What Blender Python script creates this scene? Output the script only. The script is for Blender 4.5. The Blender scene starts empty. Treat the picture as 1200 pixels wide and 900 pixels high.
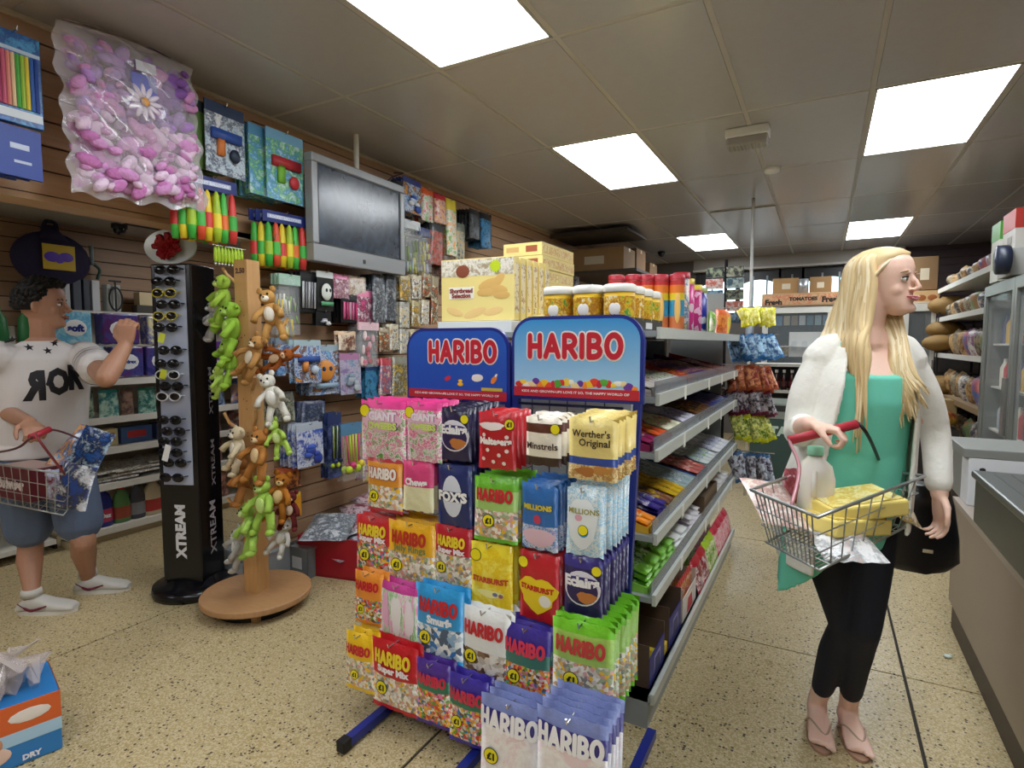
import bpy, bmesh, math, random
from mathutils import Vector, Matrix, Euler
from mathutils.bvhtree import BVHTree
C = bpy.context.scene.collection
SC = bpy.context.scene
PI = math.pi
# ------------------------------------------------------------------ camera, world, lights, exposure
CZ = 1.38; FPX = 669.0; YAW = -.499; PITCH = -.0705
cf = Vector((math.sin(YAW)*math.cos(PITCH), math.cos(YAW)*math.cos(PITCH), math.sin(PITCH)))
cr = Vector((math.cos(YAW), -math.sin(YAW), 0)); cu = cr.cross(cf)
cam_d = bpy.data.cameras.new('camera'); cam = bpy.data.objects.new('camera', cam_d); C.objects.link(cam)
cam.matrix_world = Matrix(((cr.x, cu.x, -cf.x, 0), (cr.y, cu.y, -cf.y, 0), (cr.z, cu.z, -cf.z, CZ), (0, 0, 0, 1)))
cam_d.sensor_width = 36; cam_d.lens = FPX/1200*36; cam_d.clip_start = .05
SC.camera = cam
W = bpy.data.worlds.new('world'); SC.world = W; W.use_nodes = True
wn = W.node_tree.nodes; wl = W.node_tree.links
sky = wn.new('ShaderNodeTexSky'); sky.sky_type = 'NISHITA'; sky.sun_elevation = math.radians(40); sky.sun_rotation = math.radians(200); sky.sun_disc = False
wl.new(sky.outputs[0], wn['Background'].inputs[0]); wn['Background'].inputs[1].default_value = .45
SC.view_settings.view_transform = 'Standard'; SC.view_settings.look = 'None'; SC.view_settings.gamma = 1; SC.view_settings.use_curve_mapping = False
SC.view_settings.exposure = 0.45
LIGHT_E = 10.0
SC.cycles.use_denoising = True
SC.cycles.max_bounces = 8; SC.cycles.diffuse_bounces = 4
random.seed(7)
def ray(px, py): return cf + cr*((px-600)/FPX) + cu*((450-py)/FPX)
def onx(px, py, x): d = ray(px, py); return Vector((0, 0, CZ)) + d*(x/d.x)
def ony(px, py, y): d = ray(px, py); return Vector((0, 0, CZ)) + d*(y/d.y)
def onz(px, py, z): d = ray(px, py); return Vector((0, 0, CZ)) + d*((z-CZ)/d.z)
# ------------------------------------------------------------------ materials
_M = {}
def nodes(name):
    m = bpy.data.materials.new(name); m.use_nodes = True
    return m, m.node_tree.nodes, m.node_tree.links, m.node_tree.nodes['Principled BSDF']
def rgb(c): return tuple(c)+(1,) if len(c) == 3 else c
def hx(s):
    def l(v): v /= 255; return v/12.92 if v <= .04045 else ((v+.055)/1.055)**2.4
    return tuple(l(int(s[i:i+2], 16)) for i in (0, 2, 4))
def mat(name, col, rough=.5, metal=0, spec=.5, bump=0, bs=60, var=0, trans=0, alpha=1, emit=0, coat=0, sss=0):
    if name in _M: return _M[name]
    if isinstance(col, str): col = hx(col)
    m, n, l, b = nodes(name)
    b.inputs['Base Color'].default_value = rgb(col); b.inputs['Roughness'].default_value = rough
    b.inputs['Metallic'].default_value = metal; b.inputs['Specular IOR Level'].default_value = spec
    b.inputs['Transmission Weight'].default_value = trans; b.inputs['Alpha'].default_value = alpha
    b.inputs['Coat Weight'].default_value = coat
    if sss: b.inputs['Subsurface Weight'].default_value = sss; b.inputs['Subsurface Radius'].default_value = (.02, .008, .004); b.inputs['Subsurface Scale'].default_value = .5
    if emit: b.inputs['Emission Color'].default_value = rgb(col); b.inputs['Emission Strength'].default_value = emit
    if bump or var:
        tc = n.new('ShaderNodeTexCoord'); no = n.new('ShaderNodeTexNoise'); no.inputs['Scale'].default_value = bs; no.inputs['Detail'].default_value = 4
        l.new(tc.outputs['Object'], no.inputs['Vector'])
        if bump:
            bp = n.new('ShaderNodeBump'); bp.inputs['Strength'].default_value = bump; bp.inputs['Distance'].default_value = .01
            l.new(no.outputs['Fac'], bp.inputs['Height']); l.new(bp.outputs[0], b.inputs['Normal'])
        if var:
            mx = n.new('ShaderNodeMix'); mx.data_type = 'RGBA'; mx.inputs[6].default_value = rgb([c*(1-var) for c in col]); mx.inputs[7].default_value = rgb([min(1, c*(1+var)) for c in col])
            l.new(no.outputs['Fac'], mx.inputs[0]); l.new(mx.outputs[2], b.inputs['Base Color'])
    _M[name] = m; return m
def printed(name, cols, scale=30, rough=.35, kind='noise', stretch=(1, 1, 1), bump=0):
    """busy printed packaging: several ink colours in patches"""
    if name in _M: return _M[name]
    cols = [hx(c) if isinstance(c, str) else c for c in cols]
    m, n, l, b = nodes(name); b.inputs['Roughness'].default_value = rough
    tc = n.new('ShaderNodeTexCoord'); mp = n.new('ShaderNodeMapping'); mp.inputs['Scale'].default_value = stretch
    oi = n.new('ShaderNodeObjectInfo'); l.new(tc.outputs['Object'], mp.inputs['Vector'])
    ad = n.new('ShaderNodeVectorMath'); ad.operation = 'ADD'; l.new(mp.outputs[0], ad.inputs[0]); l.new(oi.outputs['Random'], ad.inputs[1])
    if kind == 'noise':
        t = n.new('ShaderNodeTexNoise'); t.inputs['Detail'].default_value = 9; t.inputs['Roughness'].default_value = .72; t.inputs['Distortion'].default_value = .3; out = t.outputs['Fac']; lo, hi = .32, .68
    else:
        t = n.new('ShaderNodeTexVoronoi'); out = t.outputs['Color']; lo, hi = .05, .95
    t.inputs['Scale'].default_value = scale; l.new(ad.outputs[0], t.inputs['Vector'])
    if kind != 'noise':
        sp = n.new('ShaderNodeSeparateColor'); l.new(out, sp.inputs[0]); out = sp.outputs[0]
    r = n.new('ShaderNodeValToRGB'); r.color_ramp.interpolation = 'CONSTANT' if kind != 'noise' else 'LINEAR'
    k = len(cols)
    e = r.color_ramp.elements
    e[0].position = 0; e[0].color = rgb(cols[0]); e[1].position = lo+(hi-lo)*1/k; e[1].color = rgb(cols[1 % k])
    for i in range(2, k): q = e.new(lo+(hi-lo)*i/k); q.color = rgb(cols[i])
    l.new(out, r.inputs[0]); l.new(r.outputs[0], b.inputs['Base Color'])
    if bump:
        no = n.new('ShaderNodeTexNoise'); no.inputs['Scale'].default_value = 40; l.new(tc.outputs['Object'], no.inputs['Vector'])
        bp = n.new('ShaderNodeBump'); bp.inputs['Strength'].default_value = bump; bp.inputs['Distance'].default_value = .01
        l.new(no.outputs['Fac'], bp.inputs['Height']); l.new(bp.outputs[0], b.inputs['Normal'])
    _M[name] = m; return m
def short(s, n):
    w = s.split(); return ' '.join(w[:n]).rstrip(',') if len(w) > n else s
def film(c, name=None):  # glossy plastic film in one ink
    name = name or 'film_'+(c if isinstance(c, str) else '%.2f_%.2f_%.2f' % c)
    return mat(name, c, rough=.28, spec=.6, bump=.35, bs=35)
def ink(c): return mat('ink_'+c, c, rough=.4)
def card(c): return mat('card_'+c, c, rough=.45)
def plush(c): return mat('plush_'+c, c, rough=.95, spec=.1, bump=.6, bs=220, var=.12)
CHROME = mat('chrome', 'c8c8c8', rough=.25, metal=1)
WHITEMETAL = mat('white_powder_coat', 'd8d6ce', rough=.45)
CLEAR = mat('clear_plastic', 'ffffff', rough=.05, trans=.0, alpha=.16, spec=.8)
CANDY = printed('candy_window', ['e8482c', 'f2c12a', 'f6efe0', '5aa83c', 'b98a5a', 'e77fb0', '6b4a34', 'f0a03c', '2f7fbf', 'd8d2c4'], 105, kind='vor')
CANDY2 = printed('candy_window_pale', ['d8d2c4', 'f2c12a', 'efe6d4', 'a8b88c', 'c9a07a', 'e0a9a0', '8d8a84', 'f4efe6'], 92, kind='vor')
# ------------------------------------------------------------------ mesh building
class MB:
    def __init__(s): s.v = []; s.f = []; s.m = []
    def add(s, v, f, m=0):
        k = len(s.v); s.v += [tuple(p) for p in v]
        for q in f: s.f.append(tuple(i+k for i in q)); s.m.append(m)
        return s
    def box(s, c, d, m=0, R=None, taper=1.0):
        c = Vector(c); hx_, hy, hz = d[0]/2, d[1]/2, d[2]/2; P = []
        for z in (-1, 1):
            k = 1 if z < 0 else taper
            for x, y in ((-1, -1), (1, -1), (1, 1), (-1, 1)): P.append(Vector((x*hx_*k, y*hy*k, z*hz)))
        if R: P = [R @ p for p in P]
        return s.add([p+c for p in P], [(3, 2, 1, 0), (4, 5, 6, 7), (0, 1, 5, 4), (1, 2, 6, 5), (2, 3, 7, 6), (3, 0, 4, 7)], m)
    def bx(s, x0, x1, y0, y1, z0, z1, m=0): return s.box(((x0+x1)/2, (y0+y1)/2, (z0+z1)/2), (x1-x0, y1-y0, z1-z0), m)
    def rings(s, R, m=0, cap=True, closed=False):
        n = len(R[0]); k = len(s.v); F = []
        for i in range(len(R)-(0 if closed else 1)):
            a = i*n; b = ((i+1) % len(R))*n
            for j in range(n): q = (j+1) % n; F.append((a+j, a+q, b+q, b+j))
        if cap and not closed: F.append(tuple(range(n-1, -1, -1))); F.append(tuple((len(R)-1)*n+j for j in range(n)))
        return s.add([p for r in R for p in r], F, m)
    def tube(s, pts, r, n=8, m=0, cap=True, closed=False, flat=1.0, up=None):
        pts = [Vector(p) for p in pts]; N = len(pts); R = []
        rr = r if isinstance(r, (list, tuple)) else [r]*N
        prev = Vector(up) if up else None
        for i, p in enumerate(pts):
            if closed: t = pts[(i+1) % N]-pts[i-1]
            else: t = pts[min(i+1, N-1)]-pts[max(i-1, 0)]
            if t.length < 1e-9: t = Vector((0, 0, 1))
            t.normalize()
            if prev is None: prev = Vector((0, 0, 1)) if abs(t.z) < .9 else Vector((1, 0, 0))
            a = prev - t*prev.dot(t)
            if a.length < 1e-6: a = t.orthogonal()
            a.normalize(); prev = a; b = t.cross(a)
            R.append([p + a*(rr[i]*math.cos(2*PI*j/n)) + b*(rr[i]*flat*math.sin(2*PI*j/n)) for j in range(n)])
        return s.rings(R, m, cap, closed)
    def ell(s, c, r, n=12, k=8, m=0, R=None):
        if not isinstance(r, (list, tuple)): r = (r, r, r)
        c = Vector(c); V = [Vector((0, 0, -r[2]))]; F = []
        for i in range(1, k):
            a = -PI/2+PI*i/k
            for j in range(n): t = 2*PI*j/n; V.append(Vector((r[0]*math.cos(a)*math.cos(t), r[1]*math.cos(a)*math.sin(t), r[2]*math.sin(a))))
        V.append(Vector((0, 0, r[2]))); L = len(V)-1
        for j in range(n): F.append((0, 1+(j+1) % n, 1+j)); F.append((L, L-n+j, L-n+(j+1) % n))
        for i in range(k-2):
            for j in range(n): a = 1+i*n; q = (j+1) % n; F.append((a+j, a+q, a+n+q, a+n+j))
        if R: V = [R @ p for p in V]
        return s.add([p+c for p in V], F, m)
    def lathe(s, prof, c=(0, 0, 0), n=20, m=0, cap=True, sx=1, sy=1):
        c = Vector(c)
        return s.rings([[c+Vector((r*sx*math.cos(2*PI*j/n), r*sy*math.sin(2*PI*j/n), z)) for j in range(n)] for r, z in prof], m, cap)
    def poly(s, pts, d, m=0):  # extruded polygon: pts 3D, d depth vector
        d = Vector(d); n = len(pts); A = [Vector(p) for p in pts]; B = [p+d for p in A]
        return s.add(A+B, [tuple(range(n-1, -1, -1)), tuple(range(n, 2*n))]+[(j, (j+1) % n, n+(j+1) % n, n+j) for j in range(n)], m)
    def mesh(s, name, mats, smooth=False):
        me = bpy.data.meshes.new(name); me.from_pydata(s.v, [], s.f)
        for q in (mats if isinstance(mats, (list, tuple)) else [mats]): me.materials.append(q)
        me.polygons.foreach_set('material_index', s.m)
        if smooth: me.polygons.foreach_set('use_smooth', [True]*len(s.f))
        me.update(); return me
    def build(s, name, mats, parent=None, smooth=False, loc=(0, 0, 0), rot=None, bevel=0):
        o = link(name, s.mesh(name, mats, smooth), parent, loc, rot)
        if bevel:
            b = o.modifiers.new('bevel', 'BEVEL'); b.width = bevel; b.segments = 2; b.limit_method = 'ANGLE'; b.harden_normals = False
        return o
def link(name, me, parent=None, loc=(0, 0, 0), rot=None):
    o = bpy.data.objects.new(name, me); C.objects.link(o); o.location = loc
    if rot is not None: o.rotation_euler = rot
    if parent: o.parent = parent
    return o
def tag(o, label, cat, group=None, kind=None):
    o['label'] = label; o['category'] = cat
    if group: o['group'] = group
    if kind: o['kind'] = kind
    return o
def T(name, label, cat, loc=(0, 0, 0), rot=None, group=None):
    return tag(link(name, None, None, loc, rot), label, cat, group)
def S(o): o['kind'] = 'structure'; return o
def stuff(o): o['kind'] = 'stuff'; return o
KIDS = {}
def kids(o): return [c for c in o.children]
def dup(root, loc, rot=None, label=None, group=None, skip=()):
    r = root.copy(); C.objects.link(r); r.location = loc
    if rot is not None: r.rotation_euler = rot
    if label: r['label'] = label
    if group: r['group'] = group
    for ch in PARTS.get(root.name, []):
        if ch.name.split('.')[0] in skip: continue
        c = ch.copy(); C.objects.link(c); c.parent = r
        for g in PARTS.get(ch.name, []):
            d = g.copy(); C.objects.link(d); d.parent = c
    return r
class _P(dict):
    def get(s, k, d=None): return [c for c in bpy.data.objects[k].children_recursive if c.parent and c.parent.name == k] if False else CH.get(k, [])
CH = {}
_link = link
def link(name, me, parent=None, loc=(0, 0, 0), rot=None):
    o = _link(name, me, parent, loc, rot)
    if parent: CH.setdefault(parent.name, []).append(o)
    return o
PARTS = _P()
def catmull(P, k=6):
    P = [Vector(p) for p in P]; Q = [2*P[0]-P[1]]+P+[2*P[-1]-P[-2]]; out = []
    for i in range(1, len(Q)-2):
        a, b, c, d = Q[i-1:i+3]
        for j in range(k):
            t = j/k; out.append(.5*((2*b)+(c-a)*t+(2*a-5*b+4*c-d)*t*t+(3*b-a-3*c+d)*t**3))
    out.append(P[-1]); return out
def lerp(a, b, t): return a+(b-a)*t
# ------------------------------------------------------------------ lettering (converted once, reused)
TXT = {}
def prep_text(items):
    obs = []
    for s, off in items:
        cu_ = bpy.data.curves.new('t', 'FONT'); cu_.body = s; cu_.size = 1; cu_.align_x = 'CENTER'; cu_.align_y = 'CENTER'; cu_.offset = off; cu_.resolution_u = 2
        o = bpy.data.objects.new('t', cu_); C.objects.link(o); obs.append((s, off, o))
    dg = bpy.context.evaluated_depsgraph_get()
    for s, off, o in obs:
        me = bpy.data.meshes.new_from_object(o.evaluated_get(dg))
        V = [v.co.copy() for v in me.vertices]; F = [tuple(p.vertices) for p in me.polygons]
        if V:
            x0 = min(v.x for v in V); x1 = max(v.x for v in V); y0 = min(v.y for v in V); y1 = max(v.y for v in V)
            V = [((v.x-(x0+x1)/2), (v.y-(y0+y1)/2)) for v in V]
            TXT[(s, off)] = (V, F, x1-x0, y1-y0)
        cu_ = o.data; bpy.data.objects.remove(o); bpy.data.curves.remove(cu_); bpy.data.meshes.remove(me)
def letters(s, w, h, m, parent, at, R=None, off=.02, surf=None, eps=.0012, name='lettering', tilt=0):
    """flat print: local x right, z up, facing -y; at=(x,y,z) of its centre; w/h its size; surf(x,z)->y of the surface"""
    V, F, tw, th = TXT[(s, off)]
    sx = w/tw; sz = (h/th) if h else sx
    mb = MB(); P = []
    ct, st = math.cos(tilt), math.sin(tilt)
    for x, y in V:
        X = x*sx; Z = y*sz; X, Z = X*ct-Z*st, X*st+Z*ct
        X += at[0]; Z += at[2]; Y = (surf(X, Z) if surf else at[1])-eps
        P.append((X, Y, Z))
    # faces face -y
    mb.add(P, F)
    o = mb.build(name, m, parent)
    if R: o.rotation_euler = R
    return o
prep_text([(s, o) for s in ('HARIBO', "Werther's", 'Original', "FOX'S", 'Minstrels', 'Maltesers', 'STARBURST', 'Super Mix', 'Jelly Rings', 'Smurfs', 'Eclairs', 'MILLIONS', 'GIANT', 'DWEEBS', '£1', 'XTREAM', 'Shortbread', 'Selection', 'soft', 'Andrex', '12', 'Budweiser', 'TOMATOES', 'Fresh', 'TAM', 'HUGGIES', 'X', 'R', 'O', 'D', '.', 'KIDS AND GROWN-UPS LOVE IT SO, THE HAPPY WORLD OF', 'WARNING', 'Persil', 'Daz', 'Cadbury', 'SWEETS', 'PARTY', 'ROCKET BALLOONS', 'Giant', '2.50', 'BISCUITS', 'FINEST', 'ALL BRAN', 'Chews') for o in (0, .02, .06)]+[('DRY', .06)])
# ------------------------------------------------------------------ generic goods (local: front faces -y, top at z=0 when hung)
def bagprof(w, h, t):
    def f(x, z):
        u = min(1, abs(2*x/w)); v = min(1, max(0, -z/h)); e = .045
        if v < e or v > 1-e: return 0.0
        q = (v-e)/(1-2*e); q = q**.62  # fuller low down
        return -t/2*(1-u**2.6)*max(0, math.sin(PI*min(1, max(0, q))))**.5
    return f
_bagmesh = {}
def bagmesh(w, h, t, bands, mats, nx=8, nz=16, seed=0):
    """bands: list of (end fraction from top, material index)"""
    rnd = random.Random(seed); pf = bagprof(w, h, t); mb = MB(); V = []; F = []; Mi = []
    ph = [rnd.uniform(0, 6) for _ in range(6)]
    def wr(x, z, s): return .0022*math.sin(x*95*s+ph[0]+z*40)*math.sin(z*70+ph[1]) + .0016*math.sin(x*170+ph[2])*(1 if -z < h*.25 else .5)
    for side in (0, 1):
        for j in range(nz+1):
            z = -h*j/nz
            for i in range(nx+1):
                x = -w/2+w*i/nx; k = pf(x, z); y = (k if side == 0 else -k*.8)
                edge = (i in (0, nx))
                if not edge: y += wr(x, z, 1+side*.3)*(1 if side == 0 else .6) - (.0006 if side == 0 else -.0006)
                xx = x*(1-.03*math.sin(PI*j/nz))
                V.append((xx, y, z + .0025*math.sin(x*140+ph[3])*(1 if j in (0, nz) else 0)))
    n1 = (nx+1)*(nz+1)
    for j in range(nz):
        v = (j+.5)/nz; mi = next(m for e, m in bands if v <= e)
        for i in range(nx):
            a = j*(nx+1)+i; F.append((a, a+nx+1, a+nx+2, a+1)); Mi.append(mi)
            a += n1; F.append((a, a+1, a+nx+2, a+nx+1)); Mi.append(bands[0][1])
    mb.v = V; mb.f = F; mb.m = Mi
    for j in range(nz):  # close the sides
        for i, fl in ((0, 0), (nx, 1)):
            a = j*(nx+1)+i; b = a+nx+1; q = (a, a+n1, b+n1, b) if fl else (b, b+n1, a+n1, a)
            mb.f.append(q); mb.m.append(next(m for e, m in bands if (j+.5)/nz <= e))
    me = mb.mesh('bag', mats, True); return me
def _arc(cx, cy, rx, ry, a0, a1, n=8): return [(cx+rx*math.cos(math.radians(a0+(a1-a0)*k/n)), cy+ry*math.sin(math.radians(a0+(a1-a0)*k/n))) for k in range(n+1)]
STROKES = {'H': (.62, [[(.12, .1), (.12, .9)], [(.5, .1), (.5, .9)], [(.12, .5), (.5, .5)]]), 'A': (.68, [[(.1, .1), (.34, .9), (.58, .1)], [(.2, .36), (.48, .36)]]), 'R': (.62, [[(.12, .1), (.12, .9)]+_arc(.28, .68, .22, .22, 90, -90, 6)+[(.12, .46)], [(.3, .46), (.52, .1)]]), 'I': (.26, [[(.13, .1), (.13, .9)]]), 'B': (.62, [[(.12, .1), (.12, .9)]+_arc(.28, .70, .19, .20, 90, -90, 6)+[(.12, .5)], [(.12, .5)]+_arc(.29, .30, .22, .20, 90, -90, 6)+[(.12, .1)]]), 'O': (.70, [_arc(.35, .5, .24, .40, 0, 360, 14)])}
def logo(parent, w, h, at, c1, c2, surf=None, eps=.0012):
    """rounded bubble letters drawn with thick strokes, an outline behind them"""
    word = 'HARIBO'; tw = sum(STROKES[c][0] for c in word); sx, sz = w/tw, h; r = None
    for col, rad, e in ((c2, .175, eps), (c1, .112, eps+.0014)):
        if not col: continue
        mb = MB(); x0 = -tw/2; ns_ = 0
        for ch in word:
            wd, ls = STROKES[ch]
            for pl in ls:
                for (a, b), (c, d) in zip(pl, pl[1:]):
                    ang = math.atan2((d-b)*sz, (c-a)*sx); P = []
                    for k in range(5): t = ang+PI/2+PI*k/4; P.append(((x0+a)*sx+rad*sz*math.cos(t)*.9, (b-.5)*sz+rad*sz*math.sin(t)))
                    for k in range(5): t = ang-PI/2+PI*k/4; P.append(((x0+c)*sx+rad*sz*math.cos(t)*.9, (d-.5)*sz+rad*sz*math.sin(t)))
                    V = []; ns_ += 1
                    for X, Zz in P: X += at[0]; Zz += at[2]; V.append((X, (surf(X, Zz) if surf else at[1])-e-ns_*.00002, Zz))
                    mb.add(V, [tuple(range(10))])
            x0 += wd
        r = mb.build('lettering', ink(col), parent)
    return r
def blob(parent, surf, u, v, rx, rz, c, eps=.0046, name='printed_shape', wob=0):
    mb = MB(); V = []; F = []; n = 20; m_ = 5
    for k in range(m_+1):
        for j in range(n):
            a = 2*PI*j/n; q = k/m_*(1+wob*math.sin(3*a+u*40)+wob*.6*math.sin(7*a)); X = u+rx*q*math.cos(a); Zz = v+rz*q*math.sin(a); V.append((X, surf(X, Zz)-eps, Zz))
    for k in range(m_):
        for j in range(n): F.append((k*n+j, (k+1)*n+j, (k+1)*n+(j+1) % n, k*n+(j+1) % n))
    mb.add(V, F); return mb.build(name, ink(c), parent, True)
def badge(parent, x, y, z, r=.02, s='£1', c='f2e21a'):
    b = MB(); b.poly([(x+r*math.cos(a*PI/10), y, z+r*math.sin(a*PI/10)) for a in range(20)], (0, .001, 0)); b.poly([(x+r*1.12*math.cos(a*PI/10), y+.0006, z+r*1.12*math.sin(a*PI/10)) for a in range(20)], (0, .001, 0), 1)
    o = b.build('price_badge', [ink(c), ink('1a1a14')], parent)
    if s: letters(s, r*1.15, 0, ink('1a1a14'), o, (x, y, z), off=.06, eps=.0012)
    return o
def hang_card(w, h, front, head, toy=None, t=.004, headh=.16, seed=0):
    """blister card: returns (list of (name, mesh))"""
    mb = MB(); mb.bx(-w/2, w/2, -t/2, t/2, -h, -h*headh, 0); mb.bx(-w/2, w/2, -t/2-.0004, t/2+.0004, -h*headh, 0, 1)
    out = [('card', mb.mesh('card', [front, head]))]
    if toy:
        rnd = random.Random(seed); b = MB(); kind, cols = toy; ms = [card(c) for c in cols]
        if kind == 'blobs':
            for i in range(5):
                b.ell((rnd.uniform(-.3, .3)*w, -.012, -h*rnd.uniform(.35, .85)), (w*rnd.uniform(.09, .2), .012, h*rnd.uniform(.05, .13)), 8, 6, i % len(ms))
        elif kind == 'sticks':
            n = 5
            for i in range(n):
                x = -w*.36+w*.72*i/(n-1); b.tube([(x, -.008, -h*.26), (x+rnd.uniform(-.004, .004), -.008, -h*.9)], w*.055, 6, i % len(ms))
        elif kind == 'balls':
            for i in range(4):
                b.ell((w*(-.3+.2*i), -.018, -h*(.8-.06*(i % 2))), w*.13, 10, 8, i % len(ms))
            for i in range(5): b.tube([(w*(-.3+.15*i), -.01, -h*.2), (w*(-.25+.12*i), -.01, -h*.7)], w*.03, 5, (i+1) % len(ms))
        elif kind == 'gun':
            b.box((0, -.012, -h*.45), (w*.75, .02, h*.14), 0); b.box((-w*.15, -.012, -h*.62), (w*.16, .02, h*.25), 1 % len(ms)); b.ell((w*.2, -.014, -h*.7), (w*.14, .016, h*.1), 8, 6, 2 % len(ms))
        elif kind == 'face':
            b.ell((0, -.014, -h*.52), (w*.3, .016, h*.22), 12, 8, 0); b.ell((-w*.1, -.028, -h*.48), (w*.06, .006, h*.05), 8, 6, 1 % len(ms)); b.ell((w*.12, -.028, -h*.48), (w*.06, .006, h*.05), 8, 6, 1 % len(ms)); b.box((0, -.02, -h*.82), (w*.7, .01, h*.1), 2 % len(ms))
        out.append(('toy', b.mesh('toy', ms, True)))
    return out
def make(name, label, cat, parts, loc, rot=None, group=None):
    """first mesh is the thing's own when single, else an Empty parents them"""
    r = T(name, label, cat, loc, rot, group)
    for n, me in parts: link(n, me, r)
    return r
def gbox(name, label, cat, c, d, mats, rz=0, group=None, art=None, lid=False):
    """a carton: c = centre of its underside; front faces -y before rotation; mats [body, band, art]"""
    r = T(name, label, cat, c, (0, 0, rz), group)
    b = MB(); b.box((0, 0, d[2]/2), d, 0); b.build('carton', mats[0], r, bevel=min(d)*.02)
    if len(mats) > 1:
        b = MB(); b.box((0, 0, d[2]*.5), (d[0]*.86, d[1]+.0016, d[2]*.7), 0); b.box((0, 0, d[2]*.5), (d[0]+.0016, d[1]*.86, d[2]*.7), 0); b.build('printed_panel', mats[1], r)
    return r
SKIN = mat('skin_fair', (.80, .53, .42), rough=.5, sss=.15, bump=.05, bs=200, var=.06)
SKIN2 = mat('skin_tan', (.42, .21, .13), rough=.5, sss=.12, bump=.05, bs=200, var=.08)
# ================================================================== ROOM
CEIL = 2.66; YB = 9.3; XL = -2.8; XR = 1.95
def floor_mat():
    m, n, l, b = nodes('terrazzo'); b.inputs['Roughness'].default_value = .28; b.inputs['Specular IOR Level'].default_value = .35
    tc = n.new('ShaderNodeTexCoord')
    v = n.new('ShaderNodeTexVoronoi'); v.inputs['Scale'].default_value = 75; l.new(tc.outputs['Object'], v.inputs['Vector'])
    v2 = n.new('ShaderNodeTexVoronoi'); v2.inputs['Scale'].default_value = 190; l.new(tc.outputs['Object'], v2.inputs['Vector'])
    no = n.new('ShaderNodeTexNoise'); no.inputs['Scale'].default_value = 2.2; no.inputs['Detail'].default_value = 6; l.new(tc.outputs['Object'], no.inputs['Vector'])
    base = n.new('ShaderNodeMix'); base.data_type = 'RGBA'; base.inputs[6].default_value = (.35, .265, .115, 1); base.inputs[7].default_value = (.50, .39, .20, 1); l.new(no.outputs['Fac'], base.inputs[0])
    pale = n.new('ShaderNodeMix'); pale.data_type = 'RGBA'; pale.inputs[7].default_value = (.57, .47, .29, 1)
    sp = n.new('ShaderNodeSeparateColor'); l.new(v2.outputs['Color'], sp.inputs[0])
    g = n.new('ShaderNodeMath'); g.operation = 'GREATER_THAN'; g.inputs[1].default_value = .55; l.new(sp.outputs[0], g.inputs[0]); l.new(g.outputs[0], pale.inputs[0]); l.new(base.outputs[2], pale.inputs[6])
    # dark chips: random cells with a small core
    s2 = n.new('ShaderNodeSeparateColor'); l.new(v.outputs['Color'], s2.inputs[0])
    th = n.new('ShaderNodeMath'); th.operation = 'MULTIPLY'; th.inputs[1].default_value = .42; l.new(s2.outputs[0], th.inputs[0])
    lt = n.new('ShaderNodeMath'); lt.operation = 'LESS_THAN'; l.new(v.outputs['Distance'], lt.inputs[0]); l.new(th.outputs[0], lt.inputs[1])
    g2 = n.new('ShaderNodeMath'); g2.operation = 'GREATER_THAN'; g2.inputs[1].default_value = .45; l.new(s2.outputs[1], g2.inputs[0])
    mu = n.new('ShaderNodeMath'); mu.operation = 'MULTIPLY'; l.new(lt.outputs[0], mu.inputs[0]); l.new(g2.outputs[0], mu.inputs[1])
    dk = n.new('ShaderNodeMix'); dk.data_type = 'RGBA'; dk.inputs[7].default_value = (.055, .04, .028, 1); l.new(mu.outputs[0], dk.inputs[0]); l.new(pale.outputs[2], dk.inputs[6])
    l.new(dk.outputs[2], b.inputs['Base Color'])
    rr = n.new('ShaderNodeMapRange'); rr.inputs[3].default_value = .2; rr.inputs[4].default_value = .42; l.new(no.outputs['Fac'], rr.inputs[0]); l.new(rr.outputs[0], b.inputs['Roughness'])
    return m
FLOORM = floor_mat()
def wood_mat(name, c1, c2, sc=(1, 1, 14), rough=.5):
    m, n, l, b = nodes(name); b.inputs['Roughness'].default_value = rough
    tc = n.new('ShaderNodeTexCoord'); mp = n.new('ShaderNodeMapping'); mp.inputs['Scale'].default_value = sc; l.new(tc.outputs['Object'], mp.inputs['Vector'])
    no = n.new('ShaderNodeTexNoise'); no.inputs['Scale'].default_value = 6; no.inputs['Detail'].default_value = 6; no.inputs['Distortion'].default_value = .8; l.new(mp.outputs[0], no.inputs['Vector'])
    mx = n.new('ShaderNodeMix'); mx.data_type = 'RGBA'; mx.inputs[6].default_value = rgb(hx(c1)); mx.inputs[7].default_value = rgb(hx(c2)); l.new(no.outputs['Fac'], mx.inputs[0]); l.new(mx.outputs[2], b.inputs['Base Color'])
    return m
SLAT = wood_mat('slatwall_wood', 'b08a68', 'cba684', (1, .5, 10))
SLATD = mat('slat_groove_dark', '3a2a20', .7)
SLATBACK = wood_mat('slatwall_wood_dull', '8d6f55', 'a88868', (1, .5, 10))
fl = S(MB().bx(-5.6, XR+.1, -3, YB+.1, -.06, -.006).build('floor', mat('floor_joint', '2e261c', .8)))
ys = [-3+.0]+[-1.72, -.22, 1.28, 2.78, 4.28, 5.78, 7.28, 8.78, YB+.1]; xs = [-5.6, -4.43, -2.93, -1.16, .34, 1.84, XR+.1]
ys = [-3.1, -1.72, -.22, 1.28, 2.78, 4.28, 5.78, 7.28, 8.78, YB+.1]
for a, b in zip(xs, xs[1:]):
    yq = [y for y in ys if not (b < -1.0 and y in (-.22, 1.28))]
    for c, d in zip(yq, yq[1:]):
        MB().bx(a+.006, b-.006, c+.004, d-.004, -.05, 0).build('floor_tile', FLOORM, fl)
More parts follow.
